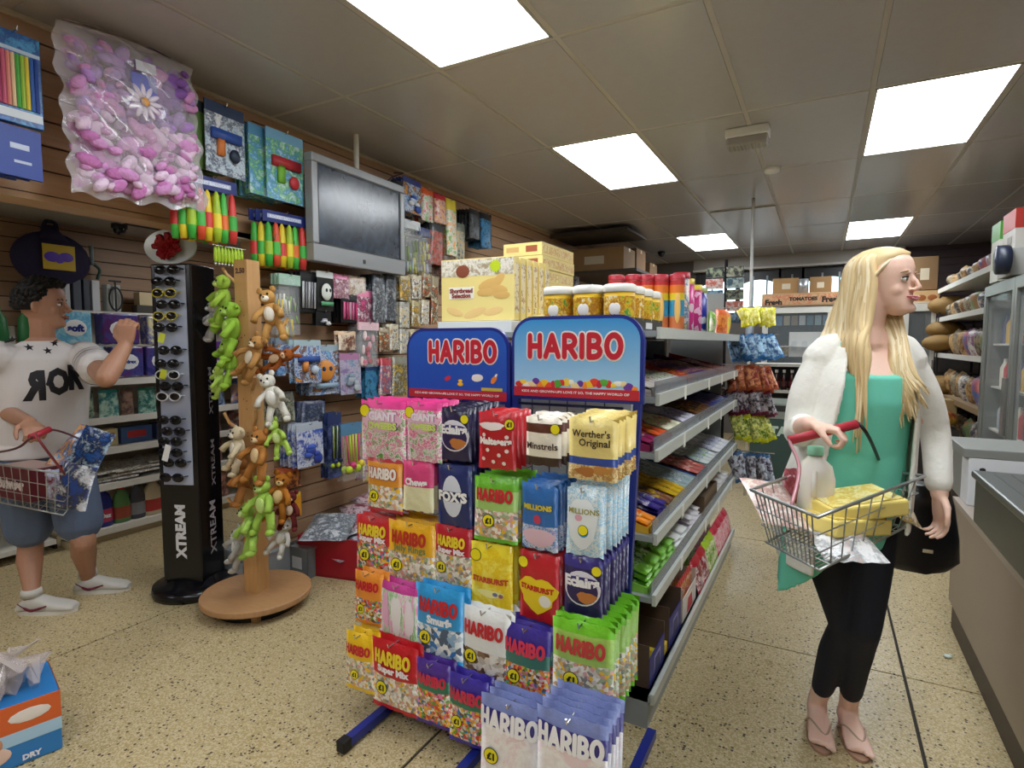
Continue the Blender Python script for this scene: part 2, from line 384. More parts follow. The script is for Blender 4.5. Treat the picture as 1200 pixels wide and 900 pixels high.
# ceiling: 0.6 x 1.2 m tiles in a T-bar grid
GX0 = -2.227; GY2 = 3.472
for i, (x_, y_) in enumerate(((-3.9, .1), (-3.75, 3.0), (-3.9, -1.6))):  # unseen panels added to brighten the dark alcove
    l = T('ceiling_light', 'added unseen light panel in the alcove ceiling '+['left of the man', 'beyond the sunglasses tower', 'far to the left'][i], 'ceiling light', (x_, y_, 2.23))
    MB().bx(-.3, .3, -.3, .3, -.012, 0).build('frame', mat('grid_bar_metal', 'b5b0a6', .4), l); MB().bx(-.28, .28, -.28, .28, -.016, -.0125).build('diffuser', mat('alcove_fill_diffuser', (1, 1, 1), rough=.4, emit=LIGHT_E*.8), l)
ce = S(MB().bx(-2.8, XR+.1, -3, YB+.1, CEIL+.012, CEIL+.06).build('ceiling', mat('ceiling_void', '4a4640', .9)))
def ceil_mat():
    m = mat('ceiling_tile_vinyl', (.44, .425, .425), rough=.24, spec=.5, bump=.04, bs=25, var=.035); return m
CT = ceil_mat(); GB = mat('grid_bar_metal', 'd4cfc4', .4)
LIGHTS = {(1, 0), (1, 2), (1, 5), (4, 2), (4, 5), (4, 0), (1, -2), (4, -2)}  # unseen panels are added; those behind the camera fill people's fronts
cx = [GX0+.6*i for i in range(-1, 7)]; cx = [XL]+[x for x in cx if x > XL+.05 and x < XR]+[XR+.05]
rows = list(range(-3, 7))
PANEL = mat('light_diffuser', (.90, .955, 1), rough=.4, emit=LIGHT_E)
for i, (a, b) in enumerate(zip(cx, cx[1:])):
    ci = round((a-GX0)/.6) if a > XL+.01 else -1
    for r in rows:
        y0 = GY2+(r-2)*1.2; y1 = min(y0+1.2, YB)
        if y1-y0 < .1: continue
        if (ci, r) in LIGHTS:
            l = T('ceiling_light', {(1, 0): 'long white ceiling light panel cut off at the top, above the sweet rack', (1, 2): 'white ceiling light panel in the middle, over the biscuit packs', (1, 5): 'small white ceiling light panel far back, left of the thin pole', (4, 2): 'large white ceiling light panel on the right, nearer than the one above the woman', (4, 5): 'far white ceiling light panel just above the blonde woman'}.get((ci, r), 'added white ceiling light panel out of view'), 'ceiling light', ((a+b)/2, (y0+y1)/2, CEIL), None, None if (ci, r) in ((1, 0), (1, 2), (1, 5), (4, 2), (4, 5)) else 'added panels out of view')
            w, d = (b-a)/2-.012, (y1-y0)/2-.012
            f = MB(); f.bx(-w, w, -d, -d+.012, -.004, .02); f.bx(-w, w, d-.012, d, -.004, .02); f.bx(-w, -w+.012, -d, d, -.004, .02); f.bx(w-.012, w, -d, d, -.004, .02); f.build('frame', GB, l)
            MB().bx(-w+.012, w-.012, -d+.012, d-.012, 0, .012).build('diffuser', PANEL, l)
            continue
        dz = -.012 if (ci, r) == (2, 4) else 0
        MB().bx(a+.013, b-.013, y0+.013, y1-.013, CEIL-.002+dz, CEIL+.01).build('ceiling_tile', CT, ce)
    MB().bx(a-.012, a+.012, -3, YB, CEIL-.001, CEIL+.012).build('grid_bar', GB, ce)
for r in rows:
    y0 = GY2+(r-2)*1.2
    MB().bx(XL, XR, y0-.012, y0+.012, CEIL-.0016, CEIL+.0115).build('grid_bar', GB, ce)
def slatwall(name, axis, pos, a0, a1, z0, z1, out, m=SLAT, th=.1, pitch=.1, first=None):
    """axis 'x': wall plane x=pos running along y; out=+1/-1 the side its face looks to"""
    back = MB()
    if axis == 'x': back.bx(min(pos-out*th, pos-out*.014), max(pos-out*th, pos-out*.014), a0, a1, z0, z1)
    else: back.bx(a0, a1, min(pos-out*th, pos-out*.014), max(pos-out*th, pos-out*.014), z0, z1)
    w = S(back.build(name, SLATD))
    z = z0
    while z < z1-.01:
        t = min(z+pitch, z1)
        b = MB()
        if axis == 'x': b.bx(min(pos, pos-out*.014), max(pos, pos-out*.014), a0, a1, z+.004, t-.004)
        else: b.bx(a0, a1, min(pos, pos-out*.014), max(pos, pos-out*.014), z+.004, t-.004)
        b.build('slat_board', m, w); z += pitch
    return w
slatwall('wall_left', 'x', XL, 2.15, YB, 0, CEIL, 1)
slatwall('wall_left_header', 'x', XL, -3, 2.15, 1.98, CEIL, 1, th=.14)
S(MB().bx(-2.95, XL, -3, 2.15, 1.955, 1.98).build('trim_1', wood_mat('trim_wood', 'b08c66', 'c9a680', (1, 1, 3))))
S(MB().bx(XL, XL+.02, -3, YB, CEIL-.018, CEIL).build('trim_2', mat('cornice_cream', 'cfc4ae', .5)))
S(MB().bx(-2.9, XL-.01, 2.13, 2.155, 0, 1.98).build('trim_3', wood_mat('trim_wood2', 'b08c66', 'c9a680', (1, 1, 3))))
S(MB().bx(XL-.1, XL-.0, 2.0, 2.15, 1.95, 1.98).build('trim_4', _M.get('x') or mat('cornice_cream', 'cfc4ae', .5)))
# alcove
slatwall('wall_alcove', 'x', -4.85, -3, 3.75, 0, 2.3, 1, SLATBACK)
S(MB().bx(-4.9, -2.9, 3.7, 3.8, 0, 2.3).build('wall_alcove_end', mat('alcove_end_paint', '8a7a68', .7)))
ac = S(MB().bx(-4.95, -2.94, -3, 3.8, 2.23, 2.3).build('ceiling_alcove', mat('alcove_ceiling', '9a968e', .6)))
S(MB().bx(-4.95, -4.85, -3, 3.8, 2.3, 2.7).build('wall_alcove_top', mat('alcove_end_paint', '8a7a68', .7)))
for i, (px, py, w) in enumerate([(100, 243, .1), (178, 262, .09), (10, 262, .08), (42, 236, .05)]):
    p = onz(px, py, 2.23)
    v = T('ceiling_vent', 'black ventilation grille in the ceiling above the man, ' + ['long one before the purple bag', 'beside the sunglasses tower', 'at the picture edge', 'small pale one'][i], 'vent', (p.x, p.y, 2.23))
    b = MB(); b.bx(-w, w, -w*1.9, w*1.9, -.02, 0); b.build('frame', mat('vent_frame', 'b8b4aa', .4), v)
    b = MB()
    for k in range(6): b.box((-w*.75+w*1.5*k/5, 0, -.022), (w*.17, w*3.4, .01))
    b.build('grille', mat('vent_black', '17171a', .5), v)
# end walls, right wall, wall behind the camera
S(MB().bx(-5.6, XR+.1, -3.1, -3, 0, CEIL+.1).build('wall_front', mat('wall_paint', 'b9b0a0', .7)))
slatwall('wall_right', 'x', XR, -3, YB, 0, CEIL, -1, SLATBACK)
# back wall with windows: solid below 1.75 and above 2.52
BW = mat('back_wall_paint', '6a6460', .6); DARKF = mat('window_frame_dark', '191a1e', .35)
bw = MB(); bw.bx(-2.9, XR, YB, YB+.1, 0, 1.72); bw.bx(-2.9, XR, YB, YB+.1, 2.5, CEIL+.05); bw.bx(-2.9, -1.75, YB, YB+.1, 1.72, 2.5); bw.bx(.72, XR, YB, YB+.1, 1.72, 2.5)
S(bw.build('wall_back', BW))
slatwall('wall_back_panelling', 'y', YB-.02, .72, XR, 1.2, CEIL, -1, mat('slat_dark', '4d4044', .45), th=.03)
fc = mat('fascia_grey', 'a8a49c', .35)
S(MB().bx(-1.8, .9, YB-.16, YB-.03, 2.5, CEIL).build('trim_5', fc))
S(MB().bx(-1.8, .9, YB-.2, YB-.03, 2.47, 2.5).build('trim_6', mat('fascia_pale', 'c4c0b8', .35)))
# windows: dark frame, arched lights
wx = [(-1.72, -1.2), (-1.14, -.62), (-.55, -.32), (-.25, .32), (.38, .68)]
arch = []
for k, (a, b) in enumerate(wx):
    wn_ = S(MB().bx(a-.06, a, YB-.04, YB+.06, 1.72, 2.5).build('window_%d' % (k+1), DARKF))
    MB().bx(b, b+.04, YB-.04, YB+.06, 1.72, 2.5).build('window_frame', DARKF, wn_)
    # arch head
    pts = [(a, YB-.03, 2.5), (a, YB-.03, 2.26)]+[(lerp(a, b, t/8), YB-.03, 2.26+.07*math.sin(PI*t/8)) for t in range(1, 8)]+[(b, YB-.03, 2.26), (b, YB-.03, 2.5)]
    MB().poly(pts, (0, .06, 0)).build('arch_head', DARKF, wn_)
    MB().bx(a, b, YB-.04, YB+.06, 1.72, 1.78).build('window_sill', DARKF, wn_)
    for t in ((.35, .72) if b-a > .3 else (.5,)):
        MB().bx(lerp(a, b, t)-.012, lerp(a, b, t)+.012, YB-.05, YB-.03, 1.74, 2.38).build('security_bar', mat('bar_grey', '7c8288', .35, .6), wn_)
    MB().bx(a, b, YB+.02, YB+.026, 1.75, 2.4).build('pane', mat('window_glass', 'eef6fa', .05, trans=1, spec=.5), wn_)
tag(MB().bx(-3.2, 2.2, YB+3.2, YB+3.6, 0, 1.9).build('garden_wall', mat('outside_wall', 'cfcabf', .8)), 'pale wall outside, seen through the back windows', 'wall', kind='structure')
sh = T('outdoor_shrub', 'green shrub outside the right-hand back window', 'shrub', (.55, YB+1.6, 0))
b = MB()
for i in range(140):
    a = random.uniform(0, 6.3); r = random.uniform(0, .38); z = random.uniform(1.0, 2.9)
    b.ell((r*math.cos(a), r*math.sin(a), z), (.09, .07, .05), 6, 4, 0, Euler((random.uniform(-1, 1), random.uniform(-1, 1), a)).to_matrix())
b.build('foliage', mat('leaf_green', '3c6b34', .5), sh); MB().tube([(0, 0, 0), (0, 0, 1.2)], .04).build('stem', mat('bark', '4a3a2a', .8), sh)
# skirting on left wall
S(MB().bx(XL, XL+.012, 2.16, YB, 0, .09).build('baseboard_left', mat('skirting_dark', '4a3b30', .5)))
# pole, emergency light, smoke detector
p = onz(883, 232, CEIL)
po = T('ceiling_pole', 'thin white pole rising to the ceiling behind the sweet gondola', 'pole', (p.x, p.y, 0))
MB().tube([(0, 0, 0), (0, 0, CEIL)], .013, 12).build('post', mat('pole_white', 'd8d8d4', .4), po, True); MB().lathe([(.03, 1.42), (.035, 1.44), (.035, 1.54), (.02, 1.56)], n=14).build('collar', mat('collar_grey', '9aa4ae', .3), po, True)
p = onz(877, 152, CEIL)
em = T('emergency_light', 'white box emergency light fixed to the ceiling with a clear ribbed cover', 'emergency light', (p.x, p.y-.02, CEIL))
MB().box((0, 0, -.03), (.24, .13, .055)).build('housing', mat('em_white', 'e6e6e2', .4), em, bevel=.008)
MB().box((0, 0, -.08), (.23, .12, .055), 0, None, 1.0).build('diffuser', mat('em_cover', 'b8b4ac', .25, trans=.4), em, bevel=.012)
for k in range(8): pass
b = MB()
for k in range(11): b.box((-.1+.02*k, 0, -.108), (.004, .115, .004))
b.build('rib', mat('em_rib', '98948c', .3), em)
p = onz(905, 197, CEIL)
sd = T('smoke_detector', 'round white smoke detector on the ceiling', 'smoke detector', (p.x, p.y, CEIL))
MB().lathe([(.055, 0), (.058, -.012), (.05, -.03), (.02, -.036)], n=24).build('housing', mat('em_white', 'e6e6e2', .4), sd, True); MB().lathe([(.06, 0), (.06, -.006)], n=24).build('base_ring', mat('sd_ring', 'cfcdc6', .5), sd)
for (px, py, y, nm) in ((775, 295, 7.5, 'black'), (140, 268, 2.4, 'dark')):
    p = onz(px, py, CEIL if px > 700 else 2.2)
    c_ = T('dome_camera', nm+' dome camera '+('near the back wall ceiling' if px > 700 else 'under the ceiling beside the purple bag'), 'camera', (p.x, p.y, CEIL if px > 700 else 2.23))
    MB().lathe([(.05, 0), (.05, -.03), (.045, -.032)], n=18).build('mount', mat('vent_black', '17171a', .5), c_, True); MB().ell((0, 0, -.035), (.04, .04, .04), 14, 8).build('dome', mat('dome_glass', '202226', .08), c_, True)
# small pale litter on the floor by the counter
p = onz(1110, 771, 0)
b = MB(); b.ell((0, 0, .008), (.016, .012, .008), 8, 6); b.ell((.012, .006, .01), (.008, .007, .01), 6, 5)
tag(b.build('paper_scrap', ink('d8e4dc'), loc=(p.x, p.y, 0)), 'tiny pale crumpled scrap lying on the floor by the counter', 'litter')
# ================================================================== SWEET RACK: two wire display stands side by side
RY = 1.86
RB = mat('rack_blue', '1c2c86', .35, bump=.0); RCAP = mat('rubber_cap', '121214', .6); WIRE = mat('wire_dark', '20264a', .35, .5)
def header(parent, x0, x1, z0, z1, ground, y, kind):
    r = .075; W_ = x1-x0
    def shape(g, r):
        P = [(x0-g, z0-g), (x1+g, z0-g)]
        P += [(x1+g-r*(1-math.cos(a*PI/16)), z1+g-r*(1-math.sin(a*PI/16))) for a in range(9)]
        P += [(x0-g+r*(1-math.cos(a*PI/16)), z1+g-r*(1-math.sin(a*PI/16))) for a in range(8, -1, -1)]
        return P
    def ring(g, R, y0, y1, name, m):
        MB().poly([(a, y0, b) for a, b in shape(g, R)], (0, y1-y0, 0)).build(name, m, parent)
    ring(.012, r+.012, y-.006, y+.012, 'header_frame', RB)
    ring(0, r, y-.009, y-.0062, 'header_panel', ground)
    hp = CH[parent.name][-1]
    MB().bx(x0, x1, y-.0105, y-.0092, z0, z0+.034).build('red_strip', ink('c02434'), parent)
    letters('KIDS AND GROWN-UPS LOVE IT SO, THE HAPPY WORLD OF', W_*.86, .010, ink('f4f0ee'), parent, ((x0+x1)/2, y-.0105, z0+.018), off=.02)
    tz = z0+(z1-z0)*(.66 if kind else .70); tx = (x0+x1)/2+(0 if kind else .03)
    tw = W_*(.80 if kind else .72); th = (z1-z0)*.30
    logo(parent, tw*.97, th*1.12, (tx, y-.0092, tz), 'c81f34', 'f2ece6', eps=.0006)
    # printed sweets along the bottom
    rnd = random.Random(3); cols = ['d8342c', 'f0d9a0', 'f2c12a', '5aa83c', 'f4f0e4', 'f08a2c', 'c82440', 'f6d34a', '6a3a9a', 'e8482c']
    b = MB(); ms = [ink(c) for c in cols]
    if kind:
        for i in range(26):
            px = lerp(x0+.02, x1-.02, i/25); b.ell((px, y-.0098-.00005*(i % 5), z0+.047+rnd.uniform(-.008, .010)), (rnd.uniform(.010, .02), .0006, rnd.uniform(.008, .015)), 12, 6, i*7 % 10)
    else:
        for (u, v, a, c_, w_) in ((.42, .30, .4, 6, .016), (.55, .22, 0, 2, .014), (.55, .27, 0, 2, .010), (.72, .32, .1, 4, .026), (.70, .34, .1, 4, .015), (.88, .30, .9, 5, .018), (.90, .36, .9, 4, .008)):
            b.ell((lerp(x0, x1, u), y-.0098, lerp(z0, z1, v)), (w_, .0006, w_*.55), 12, 6, c_, Euler((0, -a, 0)).to_matrix())
    b.build('printed_sweets', ms, parent)
    if not kind: MB().bx(lerp(x0, x1, .76), lerp(x0, x1, .96), y-.0108, y-.0095, z0+.036, z0+.048).build('yellow_strip', ink('d8b83a'), parent)
def hgrad(name, c1, c2, z0, z1):
    m, n, l, b = nodes(name); b.inputs['Roughness'].default_value = .25
    tc = n.new('ShaderNodeTexCoord'); s_ = n.new('ShaderNodeSeparateXYZ'); mr = n.new('ShaderNodeMapRange'); mr.inputs[1].default_value = z0; mr.inputs[2].default_value = z1
    l.new(tc.outputs['Object'], s_.inputs[0]); l.new(s_.outputs[2], mr.inputs[0])
    mx = n.new('ShaderNodeMix'); mx.data_type = 'RGBA'; mx.inputs[6].default_value = rgb(hx(c1)); mx.inputs[7].default_value = rgb(hx(c2)); l.new(mr.outputs[0], mx.inputs[0]); l.new(mx.outputs[2], b.inputs['Base Color'])
    return m
def stand(label, x0b, x1b, x0t, x1t, hz0, hz1, ground, kind, feet):
    t = T('sweet_display_stand', label, 'display stand', ((x0b+x1b)/2, RY, 0)); ox = (x0b+x1b)/2
    for a, b in ((x0b, x0t), (x1b, x1t)):
        MB().tube([(a-ox, 0, .03), (b-ox, 0, hz1-.07)], .017, 4, up=(1, 1, 0)).build('post', RB, t)
    for (fx, fy0, fx1, fy1) in feet:
        f = MB().box(((fx+fx1)/2-ox, (fy0+fy1)/2-RY, .028), (.03, abs(fy1-fy0), .03)).build('foot', RB, t)
        MB().box((fx-ox, fy0-RY-.015, .028), (.036, .04, .04)).build('foot_cap', RCAP, f, bevel=.004)
    for z in (.30, .55, .78, 1.0, 1.2, hz0-.03):
        MB().tube([(x0b-ox, -.004, z), (x1b-ox, -.004, z)], .005, 6).build('cross_wire', WIRE, t)
    b = MB()
    for k in range(1, 6): b.tube([(lerp(x0b, x1b, k/6)-ox, .004, .1), (lerp(x0b, x1b, k/6)-ox, .004, hz0)], .002, 5)
    b.build('upright_wire', WIRE, t)
    MB().bx(x0b-ox, x1b-ox, -.01, .01, .085, .105).build('base_rail', RB, t)
    header(t, x0t-ox, x1t-ox, hz0, hz1, ground, -.012, kind)
    return t, ox
zr0, zr1 = ony(680, 466, RY).z, ony(680, 374, RY).z; zl0, zl1 = ony(540, 467, RY).z, ony(540, 388, RY).z
xr0, xr1 = ony(606, 420, RY).x, ony(752, 420, RY).x; xl0, xl1 = ony(483, 430, RY).x, ony(597, 430, RY).x
sl, oxl = stand('blue wire sweet stand on the left, under the dark blue header sign', -1.45, -1.03, xl0, xl1, zl0, zl1, hgrad('header_blue', '2450b4', '2a5cc0', zl0, zl1), 0, [(-1.38, 1.36, -1.38, 1.9), (-.965, 1.30, -.96, 1.9)])
sr, oxr = stand('blue wire sweet stand on the right, under the pale sky blue header sign', -1.0, -.585, xr0, xr1, zr0, zr1, hgrad('header_sky', 'a8d4f2', '3f9ade', zr0+.03, zr1), 1, [(-.48, 1.62, -.48, 1.9), ])
def hooks(st, ox, x, z, y0):
    MB().tube([(x-ox, 0, z-.0), (x-ox, y0-RY-.03, z+.004), (x-ox, y0-RY-.035, z+.02)], .003, 6).build('hook', CHROME, st)
def bagstack(row, col, kind, box, yp, n, side, label, bands, mats, prints=(), price=None, t=.034, rest=None, dz=0, ang=0, shapes=()):
    a = ony(box[0], (box[1]+box[3])/2, yp).x; c = ony(box[2], (box[1]+box[3])/2, yp).x; xm = (box[0]+box[2])/2
    zt = ony(xm, box[1], yp).z; zb = ony(xm, box[3], yp).z; w = abs(c-a); h = zt-zb
    me = bagmesh(w, h, t, bands, mats, seed=hash((row, col)) % 99)
    rnd = random.Random(row*10+col); cat = 'sweet bag'
    st, ox = (sl, oxl) if side == 0 else (sr, oxr)
    xc = (a+c)/2
    hooks(st, ox, xc, zt-.012, yp)
    for k in range(n):
        y = yp+k*(t*.8+.004)
        if y > RY-.03: break
        o = link(kind, me, None, (xc+rnd.uniform(-.004, .004)+k*.002, y, zt+k*.002+rnd.uniform(-.002, .002)), (math.radians(rnd.uniform(-1.5, 1.5)-1), 0, math.radians(ang+rnd.uniform(-3, 3))))
        if k == 0:
            tag(o, label, cat); pf = bagprof(w, h, t)
            for q_, (u, v, rx, rz, c_, wb) in enumerate(shapes): blob(o, pf, u*w, -v*h, rx*w, rz*h, c_, .0034+.0006*q_, wob=wb)
            for (s, u, v, fw, c1, off, c2) in prints:
                if s == 'HARIBO': logo(o, w*fw, w*fw/3.1, (u*w, 0, -v*h), c1, c2, pf, .0052); continue
                if c2: letters(s, w*fw*1.03, 0, ink(c2), o, (u*w, 0, -v*h), off=.06 if off else .02, surf=pf, eps=.0052)
                letters(s, w*fw*(.98 if c2 else 1), 0, ink(c1), o, (u*w, 0, -v*h), off=off, surf=pf, eps=.0062 if c2 else .0054)
            if price: badge(o, price[0]*w, pf(price[0]*w, -price[1]*h)-.0058, -price[1]*h, min(.022, w*.12), s=price[2] if len(price) > 2 else '£1')
            # euro hole
            b = MB(); b.poly([(.014*math.cos(q*PI/8), -.0045, -h*.055+.004*math.sin(q*PI/8)) for q in range(16)], (0, .0005, 0)); b.build('hang_hole', ink('20203a'), o)
        else:
            tag(o, rest or short(label.split(',')[0].split(' with ')[0]+' behind the front one'+(',' + ','.join(label.split(',')[1:]) if ',' in label else ''), 16), cat, '%s stack row %d column %d' % (kind.replace('_', ' '), row, col))
F_ = film
H0 = [(.36, 0), (.96, 1), (1, 0)]
def hb(c, w=CANDY): return [F_(c), w]
stripe = printed('pink_stripe_sweets', ['f4f0ee', 'f08ac0', 'f4eef0', '7ac860', 'f6f0f0'], 14, kind='noise', stretch=(4, 1, .6), rough=.3)
pinkp = printed('pink_berry_print', ['e8609c', 'f4b8d0', 'd83c78', 'f8e8ec', '6aa84a', 'ec7cb0'], 34, rough=.3)
gpr = printed('green_pink_print', ['7ab850', 'e4ecd0', 'd8649c', 'f0f0e8', '5a9a3c'], 34, rough=.3)
pale = printed('pale_blue_print', ['a8d4ea', 'e8f4f8', '7cbcdc', 'f6f2e8', '8cc8e4', 'c8e4f0'], 40, rough=.25)
milk = printed('blue_pink_print', ['2f74b8', 'f0c8d8', '3c86c8', 'e4e8f0', '2a68a8'], 50, rough=.3)
bisc = printed('caramel_print', ['f0dc8c', 'c88c40', 'f4e4a8', 'a86a2c', 'ecd480'], 30, rough=.3)
purp = printed('eclair_print', ['3a2a6a', '2a1c50', 'd8d4e4', '4a3884', '241a48'], 28, rough=.25)
brn = printed('mint_brown', ['f0e4d0', '4a2c1c', 'f4ecdc', '3a2218'], 18, rough=.3)
redm = printed('red_white_print', ['c81c28', 'd42430', 'f4e8e4', 'b81822'], 26, rough=.25)
ylw = printed('yellow_star', ['f2d818', 'f6e23c', 'eecb10', 'f8ea60'], 16, rough=.22)
rdy = printed('red_yellow_star', ['f2d21c', 'f4dc34', 'f0a828', 'c8281c'], 22, rough=.25)
R1, R3, R4, R5, R6 = 1.6, 1.6, 1.55, 1.5, 1.42
A = bagstack
RED, YEL, WHT, NAVY = 'c8202c', 'f0d230', 'f4f2ee', '1c1c3c'
A(1, 1, 'sweet_bag', (424, 470, 476, 540), R1, 4, 0, 'pink strawberry sweet bag, top row of the rack, first from the left', [(.14, 0), (.72, 1), (1, 2)], [F_('e0408c'), pinkp, gpr], [('GIANT', .05, .24, .62, 'f4e8f0', .06, 'a83c8c'), ('DWEEBS', .05, .40, .62, 'd8e878', .06, '6a4a8c')], (-.36, .17, ''), shapes=[(.0, .33, .44, .16, 'f0c4d8', .06)])
A(1, 2, 'sweet_bag', (477, 472, 519, 541), R1, 4, 0, 'pink strawberry sweet bag, top row of the rack, second from the left', [(.14, 0), (.72, 1), (1, 2)], [F_('e0408c'), pinkp, gpr], [('GIANT', .05, .24, .7, 'f4e8f0', .06, 'a83c8c'), ('DWEEBS', .05, .40, .7, 'd8e878', .06, '6a4a8c')], (-.36, .17, ''), shapes=[(.0, .33, .44, .16, 'f0c4d8', .06)])
A(1, 3, 'sweet_bag', (518, 478, 553, 540), R1, 6, 0, 'dark navy toffee bag with white swirl, top row of the rack, third from the left', [(.12, 0), (1, 1)], [F_('1c1838'), F_('241c48')], [('Eclairs', 0, .40, .86, 'f4f2f4', .06, '2a1c50')], (.34, .2, ''), shapes=[(0, .52, .46, .30, 'e4e0ec', .0), (0, .56, .40, .23, '2c2058', .0), (.12, .66, .24, .10, 'c87c3c', .1), (0, .40, .42, .09, '34286c', .05)])
A(1, 4, 'chocolate_bag', (563, 483, 606, 550), R1, 4, 1, 'bright red chocolate ball bag, top row of the rack, left end of right stand', [(.18, 0), (1, 1)], [F_('c41c28'), F_('c01c26')], [('Maltesers', 0, .50, .86, 'f8f0ec', .06, 'a01420')], (.36, .2, '£1'), shapes=[(-.1, .24, .34, .07, 'f0e4e0', .1)]+[(x_, y_, .05, .035, 'f0dcd4', 0) for x_, y_ in ((-.3, .40), (.3, .42), (-.2, .66), (.1, .74), (.3, .66), (-.32, .82), (.22, .88), (-.05, .86))])
A(1, 5, 'chocolate_bag', (615, 488, 658, 545), R1, 4, 1, 'brown and white mint chocolate bag, top row of the rack, middle of right stand', [(.14, 0), (.34, 1), (.80, 2), (1, 3)], [F_('efe6d6'), F_('5a2c1c'), F_('f2ead8'), F_('3a2016')], [('Minstrels', 0, .58, .84, '3a2016', .02, None)], (.36, .22, ''))
A(1, 6, 'toffee_bag', (667, 490, 726, 563), R1, 6, 1, 'pale gold caramel sweet bag, top row of the rack, right end', [(.60, 0), (.72, 1), (1, 2)], [F_('ecd684'), F_('2c4a9c'), bisc], [("Werther's", -.02, .24, .76, '3a2a1c', .02, None), ('Original', .06, .40, .6, '3a2a1c', .02, None)], shapes=[(-.12, .86, .20, .08, 'b87434', .15), (.2, .82, .18, .07, 'c88c44', .15)])
A(2, 1, 'sweet_bag', (432, 538, 473, 600), R1, 4, 0, 'orange and yellow sweet bag with window, second row, first from the left', [(.08, 2), (.52, 0), (.95, 1), (1, 2)], [F_('e89a2c'), CANDY2, F_('b83040')], [('HARIBO', 0, .26, .78, 'f0e8dc', .06, 'b84c5c')], (-.25, .70))
A(2, 2, 'sweet_bag', (473, 540, 508, 598), R1, 4, 0, 'small pink and cream sweet bag, second row, second from the left', [(.12, 0), (.5, 1), (1, 2)], [F_('e0407c'), F_('d8447c'), F_('e8e4b8')], [('Chews', 0, .40, .7, 'f4f0f0', .06, None)])
A(2, 3, 'mint_bag', (512, 545, 553, 617), R1, 5, 0, 'navy mint bag with white oval, second row, third from the left', [(1, 0)], [F_('1c2c68')], [("FOX'S", 0, .50, .84, 'f6f6f6', .06, '101c50')], shapes=[(0, .50, .28, .34, 'dce0ec', 0), (0, .50, .46, .085, '101c50', 0)])
A(2, 4, 'sweet_bag', (557, 560, 607, 635), R1, 5, 1, 'lime green sweet bag with yellow price badge, second row, left end of right stand', [(.18, 0), (.50, 1), (.94, 2), (1, 0)], [F_('6cb82c'), F_('a8d070'), CANDY2], [('HARIBO', 0, .26, .82, RED, .06, None)], (-.12, .66))
A(2, 5, 'sweet_bag', (612, 567, 655, 645), R1, 5, 1, 'blue sweet bag with pink sweets, second row, middle of right stand', [(.62, 0), (1, 1)], [F_('2c6cb4'), milk], [('MILLIONS', 0, .34, .78, 'd8c434', .06, '1c3c74')], shapes=[(0, .80, .44, .14, 'e8c4d4', .06), (0, .52, .10, .07, 'c83c5c', 0)])
A(2, 6, 'sweet_bag', (664, 572, 708, 650), R1, 8, 1, 'pale ice blue sweet bag, second row, right end under the gold bag', [(1, 0)], [pale], [('MILLIONS', 0, .32, .8, '9a9434', .02, None)], (.0, .6, ''), shapes=[(-.05, .5, .40, .38, 'e8eef0', .05), (0, .62, .14, .09, '3c9cd0', 0), (-.12, .42, .10, .05, 'e0a8b8', 0)])
A(3, 1, 'sweet_bag', (420, 605, 462, 672), R3, 3, 0, 'red and orange mixed sweet bag with window, third row, leftmost', [(.46, 0), (.94, 1), (1, 0)], [F_('c8242c'), CANDY], [('HARIBO', 0, .22, .74, YEL, .06, None), ('Super Mix', 0, .38, .72, 'f4ecf0', .06, None)], (-.2, .66))
A(3, 2, 'sweet_bag', (458, 612, 512, 684), R3, 4, 0, 'golden yellow sweet bag with red lettering, third row, between two red bags', [(.52, 0), (.94, 1), (1, 2)], [F_('f0b41c'), CANDY2, F_('e89a2c')], [('HARIBO', -.02, .24, .72, 'c03020', .06, None), ('Jelly Rings', 0, .42, .66, '6a8a5a', .02, None)], (-.28, .70))
A(3, 3, 'sweet_bag', (510, 617, 554, 690), R3, 4, 0, 'red mixed sweet bag with window, third row, third from the left', [(.46, 0), (.94, 1), (1, 0)], [F_('c01e30'), CANDY2], [('HARIBO', 0, .22, .74, YEL, .06, None), ('Super Mix', 0, .38, .72, 'f4ecf0', .06, None)], (-.28, .66))
A(3, 4, 'chew_bag', (553, 637, 601, 716), R3, 5, 1, 'bright yellow fruit chew bag, third row, left end of right stand', [(1, 0)], [ylw], [('STARBURST', 0, .52, .84, 'c84828', .06, None)], (-.34, .18, ''), shapes=[(.0, .72, .3, .06, 'f4ee9c', .1), (.12, .72, .06, .03, '6c6c9c', 0), (.25, .73, .05, .03, '9c5c7c', 0)])
A(3, 5, 'chew_bag', (608, 648, 657, 728), R3, 5, 1, 'red and yellow fruit chew bag, third row, middle of right stand', [(.34, 0), (.82, 1), (1, 0)], [F_('c4202c'), F_('c4202c')], [('STARBURST', 0, .50, .82, 'c8281c', .06, None)], (-.36, .16, ''), ang=-8, shapes=[(0, .58, .46, .26, 'f2d41c', .12), (.2, .66, .14, .09, 'f0ece4', 0)])
A(3, 6, 'sweet_bag', (662, 652, 707, 722), R3, 8, 1, 'dark purple toffee bag with white swirl, third row, right end', [(.16, 0), (1, 1)], [F_('3c3484'), F_('2c2258')], [('Eclairs', 0, .40, .9, 'f4f2f4', .06, '2a1c50')], (.36, .2, ''), shapes=[(0, .52, .46, .30, 'e4e0ec', .0), (0, .56, .40, .23, '2c2058', .0), (.12, .66, .24, .10, 'c87c3c', .1), (0, .40, .42, .09, '34286c', .05)])
A(4, 1, 'sweet_bag', (418, 670, 450, 730), R4, 3, 0, 'orange sweet bag mostly hidden, fourth row, leftmost', [(.5, 0), (.94, 1), (1, 0)], [F_('e8902c'), CANDY], [('HARIBO', 0, .24, .8, RED, .06, None)], (-.2, .7))
